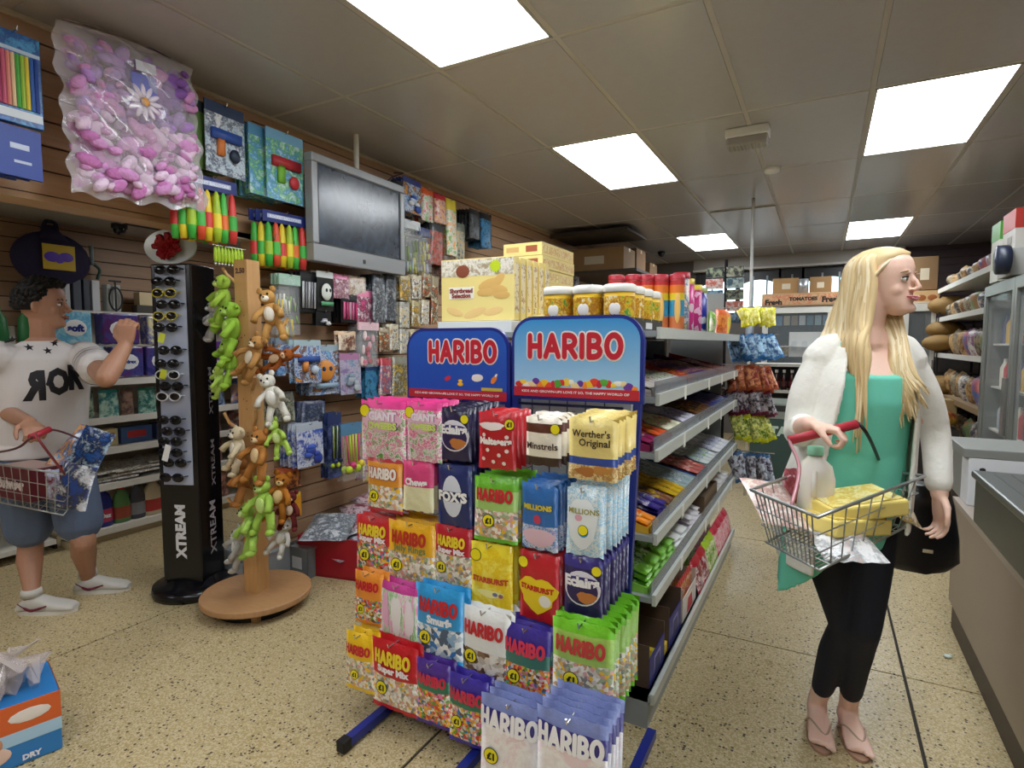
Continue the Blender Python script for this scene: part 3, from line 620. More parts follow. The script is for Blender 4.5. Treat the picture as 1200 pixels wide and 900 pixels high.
A(4, 2, 'sweet_bag', (445, 684, 493, 754), R4, 4, 0, 'pink and white striped sweet bag, fourth row, second from the left', [(.14, 0), (1, 1)], [F_('c83c94'), stripe], shapes=[(.0, .5, .12, .34, 'f0ecee', .1), (-.28, .45, .10, .3, 'f0b8d8', .1), (.3, .5, .1, .3, 'f4e8ee', .1), (0, .92, .42, .06, '7cc060', .1)])
A(4, 3, 'sweet_bag', (489, 688, 546, 778), R4, 5, 0, 'sky blue sweet bag with white and red lettering, fourth row, third from the left', [(.50, 0), (.90, 1), (1, 0)], [F_('2c9cdc'), printed('blue_sweets_window', ['e4ecf0', '3c7cc0', '8cb0d0', 'f4f4f0', '506078', 'b8c8d4'], 60, kind='vor')], [('HARIBO', .02, .24, .78, RED, .06, None), ('Smurfs', .06, .41, .5, 'f0f4f8', .06, None)], (-.24, .66))
A(4, 4, 'liquorice_bag', (541, 714, 600, 800), R4, 4, 1, 'white sweet bag with red lettering and brown sweets, fourth row, left end of right stand', [(.56, 0), (.92, 1), (1, 0)], [F_('eef0ee'), printed('brown_sweets_window', ['c8beb0', '6a4a34', 'e8e0d4', '8c6c50', 'f0eee8'], 60, kind='vor')], [('HARIBO', .0, .26, .78, RED, .06, None)], (-.27, .66))
A(4, 5, 'sweet_bag', (591, 734, 647, 822), R4, 4, 1, 'violet sweet bag with red lettering and dark sweets, fourth row, middle of right stand', [(.30, 0), (.5, 2), (.92, 1), (1, 0)], [F_('3c2c90'), CANDY, F_('3c7a6c')], [('HARIBO', .0, .26, .84, 'd83454', .06, None)], (-.22, .66))
A(4, 6, 'sweet_bag', (647, 728, 719, 833), R4, 8, 1, 'large lime green sweet bag with yellow price badge, fourth row, right end', [(.10, 0), (.46, 1), (.92, 2), (1, 0)], [F_('74c428'), F_('a4cc60'), CANDY2], [('HARIBO', -.02, .26, .80, 'c83c3c', .06, None)], (-.16, .64))
A(5, 1, 'sweet_bag', (408, 742, 440, 808), R5, 3, 0, 'yellow sweet bag at the bottom left corner of the rack', [(.44, 0), (.92, 1), (1, 0)], [F_('f0c41c'), CANDY2], [('HARIBO', 0, .26, .84, RED, .06, None)], (-.1, .7))
A(5, 2, 'sweet_bag', (436, 752, 490, 832), R5, 4, 0, 'red mixed sweet bag with window, bottom row, second from the left', [(.48, 0), (.96, 1), (1, 0)], [F_('c41824'), CANDY2], [('HARIBO', 0, .22, .76, YEL, .06, None), ('Super Mix', .02, .40, .66, 'f4ecf0', .06, None)], (-.24, .68))
A(5, 3, 'sweet_bag', (489, 775, 528, 850), R5, 4, 0, 'purple and green sweet bag, bottom row, left one of a pair', [(.22, 0), (.44, 2), (.96, 1), (1, 0)], [F_('4c2c8c'), CANDY, F_('2c7a5c')], [('HARIBO', 0, .26, .84, 'd02c4c', .06, None)])
A(5, 4, 'sweet_bag', (526, 792, 572, 872), R5, 4, 0, 'purple and green sweet bag with price badge, bottom row, right one of a pair', [(.22, 0), (.44, 2), (.96, 1), (1, 0)], [F_('3c2c98'), CANDY, F_('2c7a5c')], [('HARIBO', 0, .26, .84, 'd02c4c', .06, None)], (-.24, .66))
bigw = printed('white_marshmallow_print', ['f4f0ee', 'f0d8dc', 'f8f6f4', 'ece4e4'], 9, rough=.22)
A(5, 5, 'marshmallow_bag', (566, 822, 636, 930), R6, 3, 1, 'big white marshmallow bag with purple band and price badge, bottom row, partly covered', [(.10, 2), (.33, 0), (1, 1)], [F_('3a3286'), bigw, F_('7c88bc')], [('HARIBO', -.0, .22, .96, 'f4f2f4', .06, None)], (-.28, .62))
A(5, 6, 'marshmallow_bag', (628, 838, 712, 960), R6-.03, 5, 1, 'big white marshmallow bag with purple band, lowest at the right end of the rack', [(.10, 2), (.33, 0), (1, 1)], [F_('3a3286'), bigw, F_('7c88bc')], [('HARIBO', -.0, .22, .92, 'f4f2f4', .06, None)])
# ================================================================== SWEET GONDOLA (faces +x)
GX1 = -.5; GXC = -1.0; GY0 = 1.95; GY1 = 4.05; GX0_ = -1.5
GREYM = mat('shelf_grey', '9aa0a0', .45); BACKM = mat('gondola_back', '3c3e42', .6); RAIL = mat('price_rail', 'c4c8c0', .35); RISER = mat('riser_clear', '8a8e96', .2, alpha=.55)
g = T('gondola_shelving', 'grey metal gondola shelving full of chocolate and sweets, running back from the rack', 'shelving', (0, 0, 0))
MB().bx(GX0_+.02, GX1-.01, GY0, GY1, 0, .12).build('plinth', GREYM, g)
MB().bx(GXC-.02, GXC+.02, GY0, GY1, .12, 1.40).build('back_panel', BACKM, g)
for y in (GY0+.015, 3.0, GY1-.015): MB().bx(GXC-.035, GXC+.035, y-.015, y+.015, 0, 1.41).build('upright', WHITEMETAL, g)
MB().bx(GX0_+.03, GXC+.42, GY0-.02, GY0-.004, .12, 1.38).build('end_panel', mat('end_panel_white', 'c8ccd0', .5), g)
SH = [.12, .485, .705, 1.0, 1.195, 1.425]
for i, z in enumerate(SH):
    for sx in (1, -1):
        a, b = (GXC+.02, GX1) if sx > 0 else (GX0_, GXC-.02)
        s_ = MB().bx(a, b, GY0, GY1, z-.02, z).build('shelf', GREYM, g)
        e = b if sx > 0 else a
        MB().bx(e-.002 if sx > 0 else e-.012, e+.012 if sx > 0 else e+.002, GY0, GY1, z-.028, z+.012).build('price_rail', RAIL, s_)
        if i not in (0, 5) and sx > 0:
            MB().bx(e-.006, e-.003, GY0, GY1, z+.01, z+.055).build('front_riser', RISER, s_)
    for k, y in enumerate((2.35, 2.9, 3.3, 3.8)):
        if i in (1, 2, 3, 4): MB().bx(GX1+.012, GX1+.014, y, y+.035, z-.04, z+.014).build('price_tag', ink('f4f2ea'), g)
# --- chocolate bars and packs on the shelves
def wrapmesh(w, h, t, c1, c2, c3=None, seed=0):
    return bagmesh(w, h, t, [(.2, 0), (.75, 1), (1, 0)], [F_(c1), printed('wrap_%s_%s' % (c1, c2), [c1, c2, c1, c3 or c2], 46, rough=.28)], 4, 7, seed)
FLAT = Matrix(((0, 0, -1), (1, 0, 0), (0, -1, 0)))   # bar laid flat: length along x, face up
def flat_e(tilt=0, spin=0):
    return (Matrix.Rotation(spin, 3, 'Z') @ Matrix.Rotation(tilt, 3, 'Y') @ FLAT).to_euler()
nbars = [0]
ORD = ['lowest', 'second', 'third', 'fourth', 'fifth', 'top']
def tray(si, y0, y1, kind, c1, c2, c3, desc, n_x=2, n_y=2, layers=2, L=.15, trayc=None, depth=.42, rise=.10, cat='chocolate bar', messy=.0, t=.018):
    z0 = SH[si]; xf = GX1-.02; rnd = random.Random(int(y0*100)+si)
    gname = desc+' on the %s gondola shelf' % ORD[si]
    d = T('display_tray', 'card tray of '+desc+', '+ORD[si]+' gondola shelf', 'tray', (xf-depth/2, (y0+y1)/2, z0))
    tm = card(trayc or c1); w = y1-y0-.006
    MB().bx(-depth/2, depth/2, -w/2, w/2, 0.001, .004).build('base', tm, d)
    MB().poly([(-depth/2, w/2-.003, .004), (depth/2, w/2-.003, .004), (depth/2, w/2-.003, .022), (-depth/2, w/2-.003, .022+rise)], (0, .003, 0)).build('side', tm, d); b = MB(); b.poly([(-depth/2, -w/2, .004), (depth/2, -w/2, .004), (depth/2, -w/2, .022), (-depth/2, -w/2, .022+rise)], (0, .003, 0)); b.build('side', tm, d)
    MB().bx(depth/2-.003, depth/2, -w/2, w/2, .004, .03).build('front_lip', tm, d)
    me = wrapmesh((w-.008)/n_y*.98, L, t, c1, c2, c3, int(y0*10))
    tilt = math.atan2(rise, depth)
    for lay in range(layers):
        for i in range(n_x):
            for j in range(n_y):
                xx = xf-.004-i*(L+.002); up = rise*((xf-xx)/depth)
                yy = y0+.007+(j+.5)*(w-.008)/n_y
                o = link(kind, me, None, (xx-L+L*(1-math.cos(tilt)) - .002+L, yy+rnd.uniform(-messy, messy), z0+.0045+t*.55+lay*t*.95+up), None)
                # top end (local z=0) towards the back
                o.location.x = xx-L; o.location.z = z0+.006+t*.5+lay*t*.95+rise*((xf-xx+L)/depth)*.92
                o.rotation_euler = flat_e(tilt, rnd.uniform(-messy, messy)*8)
                tag(o, desc[0].lower()+desc[1:]+', in a tray, '+ORD[si]+' gondola shelf', cat, gname); nbars[0] += 1
B4 = 4
tray(4, 1.97, 2.22, 'chocolate_bar', 'c0b8b0', '5a3424', 'd8c8a0', 'silver and brown wrapped chocolate bars', 2, 4, 2, messy=.006)
tray(4, 2.23, 2.55, 'chocolate_bar', 'd8d8d4', '3c3c44', 'a8c04c', 'white and black wrapped chocolate bars', 2, 5, 2, messy=.008)
tray(4, 2.56, 2.78, 'chocolate_bar', 'b83424', '6a1c2c', 'e8a02c', 'red and copper wrapped chocolate bars', 2, 4, 2)
tray(4, 2.80, 3.20, 'chocolate_bar', '4a1c6c', '7c3ca0', 'e0b040', 'purple wrapped chocolate bars with gold marks', 2, 6, 2)
tray(4, 3.22, 3.60, 'chocolate_bar', '5c2048', 'c8a440', '8c2c3c', 'plum and gold wrapped chocolate bars', 2, 5, 1)
tray(4, 3.62, 4.0, 'chocolate_bar', '8c1c28', 'd8c0a0', '5a1418', 'dark red wrapped chocolate bars at the far end', 2, 5, 1)
tray(3, 1.97, 2.12, 'wafer_bar', '8c1c50', 'e84c34', 'f4b8c0', 'magenta and orange wrapped fruit chews', 2, 2, 2)
tray(3, 2.13, 2.28, 'wafer_bar', 'e85c24', 'f4b84c', 'd83c24', 'orange wrapped biscuit bars', 2, 2, 2)
tray(3, 2.29, 2.55, 'wafer_bar', 'f0eccc', 'c8282c', '9cb83c', 'cream wrapped wafer bars with red marks', 2, 3, 2)
tray(3, 2.57, 2.86, 'wafer_bar', 'd8d4e4', '3c3484', '8c84c0', 'white and violet wrapped chocolate bars', 2, 3, 2)
tray(3, 2.88, 3.30, 'chocolate_bar', '6a4424', 'e0a850', '3c2818', 'brown and gold wrapped chocolate bars', 2, 5, 2)
tray(3, 3.32, 4.0, 'chocolate_bar', '1c2c7c', '3c5cb8', 'c87c40', 'blue wrapped chocolate bars', 2, 6, 1)
tray(2, 1.97, 2.10, 'chocolate_bar', 'f08c1c', 'f4d0a0', 'c84824', 'orange wrapped caramel bars', 2, 2, 2, trayc='e0b030')
tray(2, 2.11, 2.27, 'chocolate_bar', '2c1c7c', '6c5cc8', 'e8e4f0', 'deep purple wrapped milk chocolate bars', 2, 2, 3, trayc='3a2a8c')
tray(2, 2.28, 2.40, 'chocolate_bar', '7c4c24', 'f0d020', '5a3480', 'brown and yellow wrapped nut bars', 2, 2, 2, trayc='e8cc20')
tray(2, 2.41, 2.60, 'chocolate_bar', 'd8b018', '5a3424', 'b88c20', 'yellow and brown wrapped toffee bars', 2, 3, 2, trayc='e8cc20')
tray(2, 2.62, 2.86, 'wafer_bar', '9cb0b4', 'e4eaea', '6c8c94', 'grey blue wrapped wafer bars', 2, 3, 1, trayc='b8c8cc')
tray(2, 2.88, 3.12, 'wafer_bar', 'c06058', 'e8c8b8', 'a83834', 'dusty red wrapped biscuit bars', 2, 3, 2, trayc='2a4a9c')
tray(2, 3.14, 3.50, 'wafer_bar', 'dce4e0', '4c6cb0', '7cb45c', 'white blue and green wrapped cereal bars', 2, 4, 2, trayc='f0f0f0')
tray(2, 3.52, 4.0, 'wafer_bar', 'e8e8ec', '5464a8', 'a8b0d0', 'white and blue wrapped cereal bars at the far end', 2, 4, 2, trayc='f4f4f4')
tray(1, 1.97, 2.42, 'sweet_packet', '7cc03c', 'e8f4d8', '2c2c30', 'bright green sweet packets with black and white faces', 2, 4, 3, L=.16, trayc='8cc84c', cat='sweet packet', t=.026)
tray(1, 2.44, 2.70, 'sweet_packet', 'eef0ec', 'd4dcd4', 'c8d0c8', 'plain white paper packets', 1, 2, 2, L=.3, trayc='e8ece4', cat='sweet packet', t=.026)
tray(1, 2.72, 2.98, 'sweet_packet', 'f0ecf0', '9c2c6c', 'd8a8c8', 'white and plum sweet packets', 2, 3, 3, L=.16, trayc='e8e4e8', cat='sweet packet', t=.024)
tray(1, 3.50, 4.0, 'sweet_packet', 'd8d4d0', '3c5c8c', 'c89c50', 'mixed pale sweet packets at the far end', 2, 4, 2, L=.16, trayc='b8b0a0', cat='sweet packet', t=.024)
bb = T('open_carton', 'open brown carton on the second gondola shelf', 'carton', (-.72, 3.24, SH[1])); 
for (x, y, w, d) in ((0, -.2, .4, .005), (0, .2, .4, .005), (-.2, 0, .005, .4), (.2, 0, .005, .4)): MB().box((x, y, .05), (w, d, .10)).build('side', card('6a5440'), bb)
MB().box((0, 0, .004), (.4, .4, .006)).build('base', card('5a4838'), bb); MB().box((0, 0, .085), (.385, .385, .004)).build('flap', card('74604c'), bb)
# base shelf goods
def carton(y0, y1, h, body, front, name, label, loose=None, xd=.40, txt=None, xo=0):
    d = T(name, label, 'carton', (GX1-.02-xd/2-xo, (y0+y1)/2, SH[0])); w = y1-y0
    for (x, y, a, b_) in ((0, -w/2, xd, .004), (0, w/2, xd, .004), (-xd/2, 0, .004, w)): MB().box((x, y, h/2), (a, b_, h)).build('side', card(body), d)
    MB().box((xd/2, 0, h*.35), (.004, w, h*.7)).build('front_panel', card(front), d); MB().box((0, 0, .003), (xd, w, .004)).build('base', card(body), d)
    b = MB(); b.box((xd/2+.0025, 0, h*.36), (.001, w*.42, h*.42)); b.build('printed_panel', card('8c84c4' if front == '2a2a7c' else 'f0e8dc'), d)
    b = MB(); b.poly([(xd/2+.004, -w*.2, h*.08), (xd/2+.004, w*.2, h*.08), (xd/2+.004, w*.13, h*.5), (xd/2+.004, -w*.13, h*.5)], (-.001, 0, 0)); b.build('printed_badge', card('1c1c60' if front == '2a2a7c' else 'c82434'), d)
    if loose:
        me = wrapmesh(.05, min(.16, h*1.02), .02, *loose)
        n = max(2, int(w/.034))
        for i in range(n):
            for k in range(3):
                o = link('chocolate_bar', me, None, (d.location.x+xd/2-.03-k*.06, y0+.03+(w-.05)*i/(n-1), SH[0]+min(.165, h*1.02+.012)), (0, math.radians(0), PI/2)); tag(o, loose[0] and 'chocolate bar standing in the '+label.split(' on ')[0], 'chocolate bar', 'bars standing in '+label.split(' on ')[0])
    return d
carton(2.0, 2.22, .16, '5c4a3c', '2a2a7c', 'display_carton', 'nearest brown topped carton with purple front on the bottom gondola shelf', xo=.0)
MB()
carton(2.30, 2.52, .18, '5c4a3c', '2a2a7c', 'display_carton', 'second brown topped carton with purple front on the bottom gondola shelf')
for y in (2.11, 2.41):
    o = tag(MB().bx(-.12, .12, -.1, .1, 0, .003).build('carton_lid', card('6a5648'), loc=(-.78, y, SH[0]+(.162 if y < 2.3 else .182))), 'folded brown lid on the %s purple carton, bottom gondola shelf' % ('nearest' if y < 2.3 else 'second'), 'lid')
ye = tag(MB().box((0, 0, .02), (.06, .14, .04)).build('chocolate_box', card('e8cc30')), 'small yellow box in front of the nearest purple carton, bottom gondola shelf', 'box'); ye.location = (-.56, 1.99-.0, SH[0]-.0); ye.location = (-.555, 2.26, SH[0])
carton(2.56, 2.86, .15, 'c8b8a8', 'e8e0d8', 'display_carton', 'pale carton of red and white bars on the bottom gondola shelf', ('c83434', 'f0e8dc', 'e8c030'))
def packs(y0, y1, n, kind, c, label, x=-.56, h=.17, w=.16, rows_=2, cat='sweet packet'):
    me = bagmesh(w, h, .05, [(.2, 0), (.85, 1), (1, 0)], [F_(c[0]), printed('pk_%s_%s' % (c[0], c[1]), list(c), 30, rough=.3)], 6, 9, int(y0*9))
    for k in range(rows_):
        for i in range(n):
            o = link(kind, me, None, (x-k*.13, lerp(y0, y1, (i+.5)/n), SH[0]+h*.93+.003), (0, math.radians(-28), 0)); 
            o.rotation_euler = (Matrix.Rotation(math.radians(-18), 3, 'Y') @ Matrix.Rotation(PI/2, 3, 'Z')).to_euler()
            tag(o, label, cat, label)
packs(2.90, 3.20, 2, 'sweet_packet', ('b81c2c', 'e8d8d8', '8c1420'), 'red sweet packets leaning on the bottom gondola shelf')
packs(3.22, 3.46, 2, 'sweet_packet', ('a8c82c', 'e8f0c0', '6c9c1c'), 'lime green sweet packets on the bottom gondola shelf')
packs(3.48, 4.0, 4, 'sweet_packet', ('c83048', 'f0d0d4', 'e87c8c'), 'pink and red sweet packets at the far end of the bottom gondola shelf')
# --- top shelf: biscuits, tubs, tubes
ZT = SH[5]
BY = 'f0dc8c'; BYP = printed('biscuit_carton_print', ['f4e498', 'e8c878', 'f6eab4', 'd8a860', 'f4e498', 'f8f0cc'], 16, rough=.45)
def shortbread(i, x, y):
    r = T('biscuit_pack', 'pale yellow shortbread carton standing in a row, '+('front one with the biscuit picture' if i == 0 else 'one of the row seen edge on'), 'biscuit pack', (x, y, ZT+.055), (0, 0, math.radians(4)), None if i == 0 else 'shortbread cartons seen edge on')
    w, h, t = .36, .27, .05
    MB().bx(-w/2, w/2, 0, t, 0, h).build('carton', card(BY), r, bevel=.002)
    if i == 0:
        MB().bx(-w/2+.003, w/2-.003, -.0008, 0, h*.72, h-.004).build('printed_band', printed('biscuit_band', ['d8d0b8', 'b8a88c', 'f0ece0', 'a89878'], 22), r)
        b = MB(); b.ell((-.02-.05, -.001, h*.80), (.035, .001, .028), 16, 6); b.build('emblem', card('8a4a34'), r)
        b = MB(); b.poly([(.09+.03*(1 if k % 2 else .72)*math.cos(k*PI/12), -.0022, h*.86+.03*(1 if k % 2 else .72)*math.sin(k*PI/12)) for k in range(24)], (0, .001, 0)); b.build('green_burst', card('c4d820'), r)
        MB().bx(-.14, -.015, -.0012, 0, h*.36, h*.55).build('white_panel', card('f6f0e4'), r)
        letters('Shortbread', .115, 0, ink('8a3a34'), r, (-.078, -.0012, h*.49), off=.06); letters('Selection', .095, 0, ink('8a3a34'), r, (-.078, -.0012, h*.41), off=.06)
        b = MB()
        for (x_, z_, a, sx, sz) in ((.06, .58, .3, .055, .022), (.10, .50, -.2, .05, .02), (.05, .46, .1, .05, .02), (.10, .62, .8, .045, .02), (-.11, .15, -.3, .045, .018), (-.01, .13, .3, .06, .02), (.08, .15, .2, .05, .018), (.12, .40, 0, .04, .018)):
            b.ell((x_, -.001, h*z_), (sx, .0012, sz), 14, 6, 0 if z_ > .3 else 1, Euler((0, -a, 0)).to_matrix())
        b.build('printed_biscuits', [card('e0b468'), card('ecc884')], r)
    else:
        MB().bx(-w/2-.0006, -w/2, .004, t-.004, .01, h-.01).build('printed_side', BYP, r)
    MB().bx(w/2, w/2+.0006, .003, t-.003, h*.12, h*.9).build('printed_spine', printed('spine_print', ['f6f0dc', 'a88464', 'f4ecc8', 'e8dcc0'], 42), r)
rz_ = T('riser_box', 'white low riser box under the shortbread cartons on the gondola top', 'riser', (-1.335, 2.29, ZT)); MB().bx(-.19, .19, -.19, .20, 0, .052).build('box_body', card('d4d6d8'), rz_, bevel=.003)
for i in range(6): shortbread(i, -1.335+.002*i, 2.13+i*.056)
xr_ = ony(635, 330, 2.62).x; xl_ = ony(590, 330, 2.62).x; yf_ = onx(672, 330, xr_).y; wq = (xr_-xl_); lq = (yf_-2.62)/2
# stacks of biscuit cartons behind
for k in range(7):
    for j in range(2):
        r = T('biscuit_carton', 'flat yellow biscuit carton in the tall stack behind the shortbread row', 'biscuit carton', ((xr_+xl_)/2+.004*(k % 2), 2.62+lq*(j+.5), ZT+k*.067), (0, 0, .0), 'yellow biscuit cartons in the tall stack')
        MB().bx(-wq/2, wq/2, -lq/2, lq/2, 0, .065).build('carton', card('f2e094'), r, bevel=.002); MB().bx(-wq/2-.0005, wq/2+.0005, -lq/2+.005, lq/2-.005, .012, .052).build('printed_panel', BYP, r)
        MB().bx(-wq*.42, -.02, -lq/2-.0006, .0, .02, .046).build('printed_label', card('d8b070'), r)
        MB().bx(.02, wq*.38, -lq/2-.0006, -lq/2+.01, .018, .05).build('printed_label', card('a85c3c'), r)
for k in range(5):
    for j in range(2):
        r = T('biscuit_carton', 'flat yellow biscuit carton in the lower stack left of the red lidded tubes', 'biscuit carton', (-.98, 3.42+j*.34, ZT+k*.066), (0, 0, 0), 'yellow biscuit cartons in the lower stack')
        MB().bx(-.13, .13, -.16, .16, 0, .064).build('carton', card('eedc90'), r, bevel=.002); MB().bx(-.125, .1305, -.155, .155, .012, .05).build('printed_panel', BYP, r)
def tubp(i, x, y, c):
    r = T('snack_tub', 'white lidded yellow snack tub in the black tray above the sky blue header', 'tub', (x, y, ZT+.03), (0, 0, 0), 'snack tubs in the black tray')
    w = .085
    MB().lathe([(.050, 0), (.056, .11)], n=20, m=0).build('body', card('ecc028'), r, True)
    MB().lathe([(.0565, .012), (.0572, .05), (.0568, .095)], n=20, cap=False).build('printed_band', printed('tub_print', ['f0c62c', 'f4ecdc', 'f0c62c', 'b06a2c', 'f0c62c', '58a04c'], 20), r, True)
    MB().lathe([(.058, .11), (.060, .112), (.060, .136), (.052, .14), (.0, .141)], n=20, cap=False).build('lid', card('f0eee6'), r, True)
    b = MB(); b.ell((0, -.0545, .05), (.022, .004, .024), 12, 8); b.build('white_patch', card('f4f0ea'), r)
tr = T('tub_tray', 'black shallow tray holding the yellow snack tubs', 'tray', (-.78, 2.2, ZT))
MB().bx(-.17, .17, -.24, .24, 0, .03).build('base', mat('tray_black', '2c2c30', .4), tr); MB().bx(-.176, -.17, -.24, .24, 0, .05).build('side', mat('tray_black', '2c2c30', .4), tr); MB().bx(.17, .176, -.24, .24, 0, .05).build('side', mat('tray_black', '2c2c30', .4), tr)
MB().bx(.1765, .178, -.02, .07, .012, .036).build('white_label', ink('e8e8ea'), tr)
for j in range(4):
    for i in range(3): tubp(i, -.90+.12*i, 2.03+j*.118, 0)
pt = tag(MB().box((0, 0, .04), (.30, .20, .08)).build('snack_carton', card('f0d878'), bevel=.003), 'flat yellow carton with white top beside the tubs', 'carton'); pt.location = (-1.06, 2.36, ZT)
# rainbow tubes with red lids
for i, (px) in enumerate((722, 742, 757, 774, 793)):
    y = 2.80+.03*i; x = ony(px, 350, y).x
    for k in range(2):
        yy = y+k*.10; xx = x-k*.005
        r = T('snack_tube', 'rainbow striped snack tube with a red lid, standing in a row on the gondola top', 'snack tube', (xx, yy, ZT+.0), None, 'rainbow snack tubes')
        MB().lathe([(.038, 0), (.038, .27)], n=18).build('body', card('e8e0d8'), r, True)
        for a, b_, c in ((.005, .09, 'c87040'), (.09, .17, '3c94b8'), (.17, .205, 'e8cc30'), (.205, .245, 'e87c2c'), (.245, .268, 'c42c34')): MB().lathe([(.0386, a), (.0386, b_)], n=18, cap=False).build('colour_band', card(c), r, True)
        MB().lathe([(.040, .27), (.040, .295), (.034, .298), (0, .298)], n=18, cap=False).build('lid', card('b82434'), r, True)
        b = MB(); b.ell((.012, -.036, .13), (.016, .006, .075), 10, 8); b.build('printed_crisp', card('e8b864'), r, True)
# pink spotted and blue tubes
def tubeitem(name, label, x, y, r_, h, c1, c2, lid):
    r = T(name, label, 'snack tube', (x, y, ZT))
    MB().lathe([(r_, 0), (r_, h)], n=18).build('body', printed('tube_'+c1, [c1, c2, c1, c1], 30, kind='vor'), r, True); MB().lathe([(r_*1.04, h), (r_*1.04, h+.03), (0, h+.032)], n=18, cap=False).build('lid', card(lid), r, True)
tubeitem('sweet_tube', 'magenta sweet tube with white spots and a yellow top, nearer of the pair', -.66, 3.17, .042, .27, 'd8308c', 'f4d8e8', 'd8c030')
tubeitem('sweet_tube', 'magenta sweet tube with pale marks, behind the nearer one', -.64, 3.32, .036, .25, 'c82c84', 'f0c0dc', 'e8d040')
tubeitem('drink_tube', 'deep blue drink tube with white marks right of the magenta tubes', -.68, 3.62, .052, .26, '1c2c94', 'd8dcf0', '8c9a4c')
# long blue/orange tall pack next to the tubes
fr = T('snack_tube', 'tall blue and orange snack tube nearest the magenta tubes', 'snack tube', (-.64, 2.96, ZT))
MB().lathe([(.04, 0), (.04, .28)], n=18).build('body', printed('tube_mix', ['3c94b8', 'e87c2c', 'f0ece0', '2c6ca8', 'e8cc30'], 14), fr, True); MB().lathe([(.042, .28), (.042, .31), (0, .312)], n=18, cap=False).build('lid', card('b82434'), fr, True)
# loose bags on top at the far end
def loose(name, label, loc, w, h, c, rot, cat='sweet bag', t=.05, group=None):
    me = bagmesh(w, h, t, [(.2, 0), (.82, 1), (1, 0)], [F_(c[0]), printed('lb_%s_%s' % (c[0], c[1]), list(c), 28, rough=.3)], 6, 10, int(w*1000))
    return tag(link(name, me, None, loc, rot), label, cat, group)
loose('sweet_bag', 'green and cream sweet bag sagging on the far end of the gondola top', (-.60, 3.62, ZT+.15), .14, .16, ('84b83c', 'e8e0c0', '5c9c2c'), (0, 0, PI/2))
loose('sweet_bag', 'orange sweet bag propped on the far end of the gondola top', (-.57, 3.78, ZT+.17), .16, .18, ('e86424', 'f49c4c', 'c84818'), (0, 0, PI/2-.3))
loose('sweet_bag', 'orange and green sweet bag beside the orange one on the gondola top', (-.56, 3.95, ZT+.16), .15, .17, ('e8742c', 'b8cc3c', 'f0a850'), (0, 0, PI/2+.2))
# --- clip strips of bags hanging on the far end of the gondola
def strip(z, n, x0, y0, c, kind, label, h=.17, w=.10, fan=.0, cat='snack bag'):
    w *= .62; n += 3; label += ''
    me = bagmesh(w, h, .03, [(.15, 0), (.85, 1), (1, 0)], [F_(c[0]), printed('st_%s_%s' % (c[0], c[1]), list(c), 34, rough=.28)], 5, 9, n)
    MB().tube([(x0-.12, y0, z+.0), (x0+.15, y0, z)], .003, 5)
    for i in range(n):
        o = link(kind, me, None, (x0+.021*i+.01, y0-.02+random.uniform(-.03, .03), z+random.uniform(-.012, .004)), (math.radians(random.uniform(-14, 4)), math.radians(-20+random.uniform(-9, 9)), math.radians(random.uniform(-50, 20))))
        tag(o, label, cat, label)
a = T('end_hook_panel', 'wire hook panel fixed to the far end of the gondola, hung with bags', 'panel', (-.6, GY1+.03, 0))
MB().bx(-.35, .0, -.004, .004, .3, 1.72).build('panel', GREYM, a)
for k, z in enumerate((1.62, 1.44, 1.24, 1.08, .92, .66)):
    MB().tube([(-.02, 0, z), (.34, .0, z)], .004, 6).build('hook', CHROME, a)
    MB().tube([(-.3, 0, z), (-.02, 0, z)], .004, 6).build('cross_bar', CHROME, a)
YE = GY1+.03
strip(1.615, 7, -.50, YE, ('e4e02c', 'f4f0a0', 'c8c41c'), 'snack_bag', 'yellow snack bags on the highest hook at the gondola end', .12, .10)
strip(1.435, 9, -.56, YE, ('2c6ca8', 'a8cce4', '1c4c84'), 'snack_bag', 'blue snack bags on the second hook at the gondola end', .17, .11)
strip(1.235, 9, -.56, YE, ('b85c34', 'e8a070', '8c2c28'), 'snack_bag', 'copper orange snack bags on a hook at the gondola end', .17, .11)
strip(1.075, 10, -.58, YE, ('6c1c34', 'b8b0b4', '2c1c28'), 'snack_bag', 'dark red and silver snack bags on a hook at the gondola end', .17, .12)
strip(.915, 7, -.54, YE, ('d4d820', 'f0f090', '5c7c1c'), 'snack_bag', 'lime yellow snack bags on a hook at the gondola end', .18, .10)
strip(.655, 8, -.54, YE, ('3c6c9c', 'd8dce4', '4c3c4c'), 'snack_bag', 'blue and silver snack bags low at the gondola end', .2, .12)
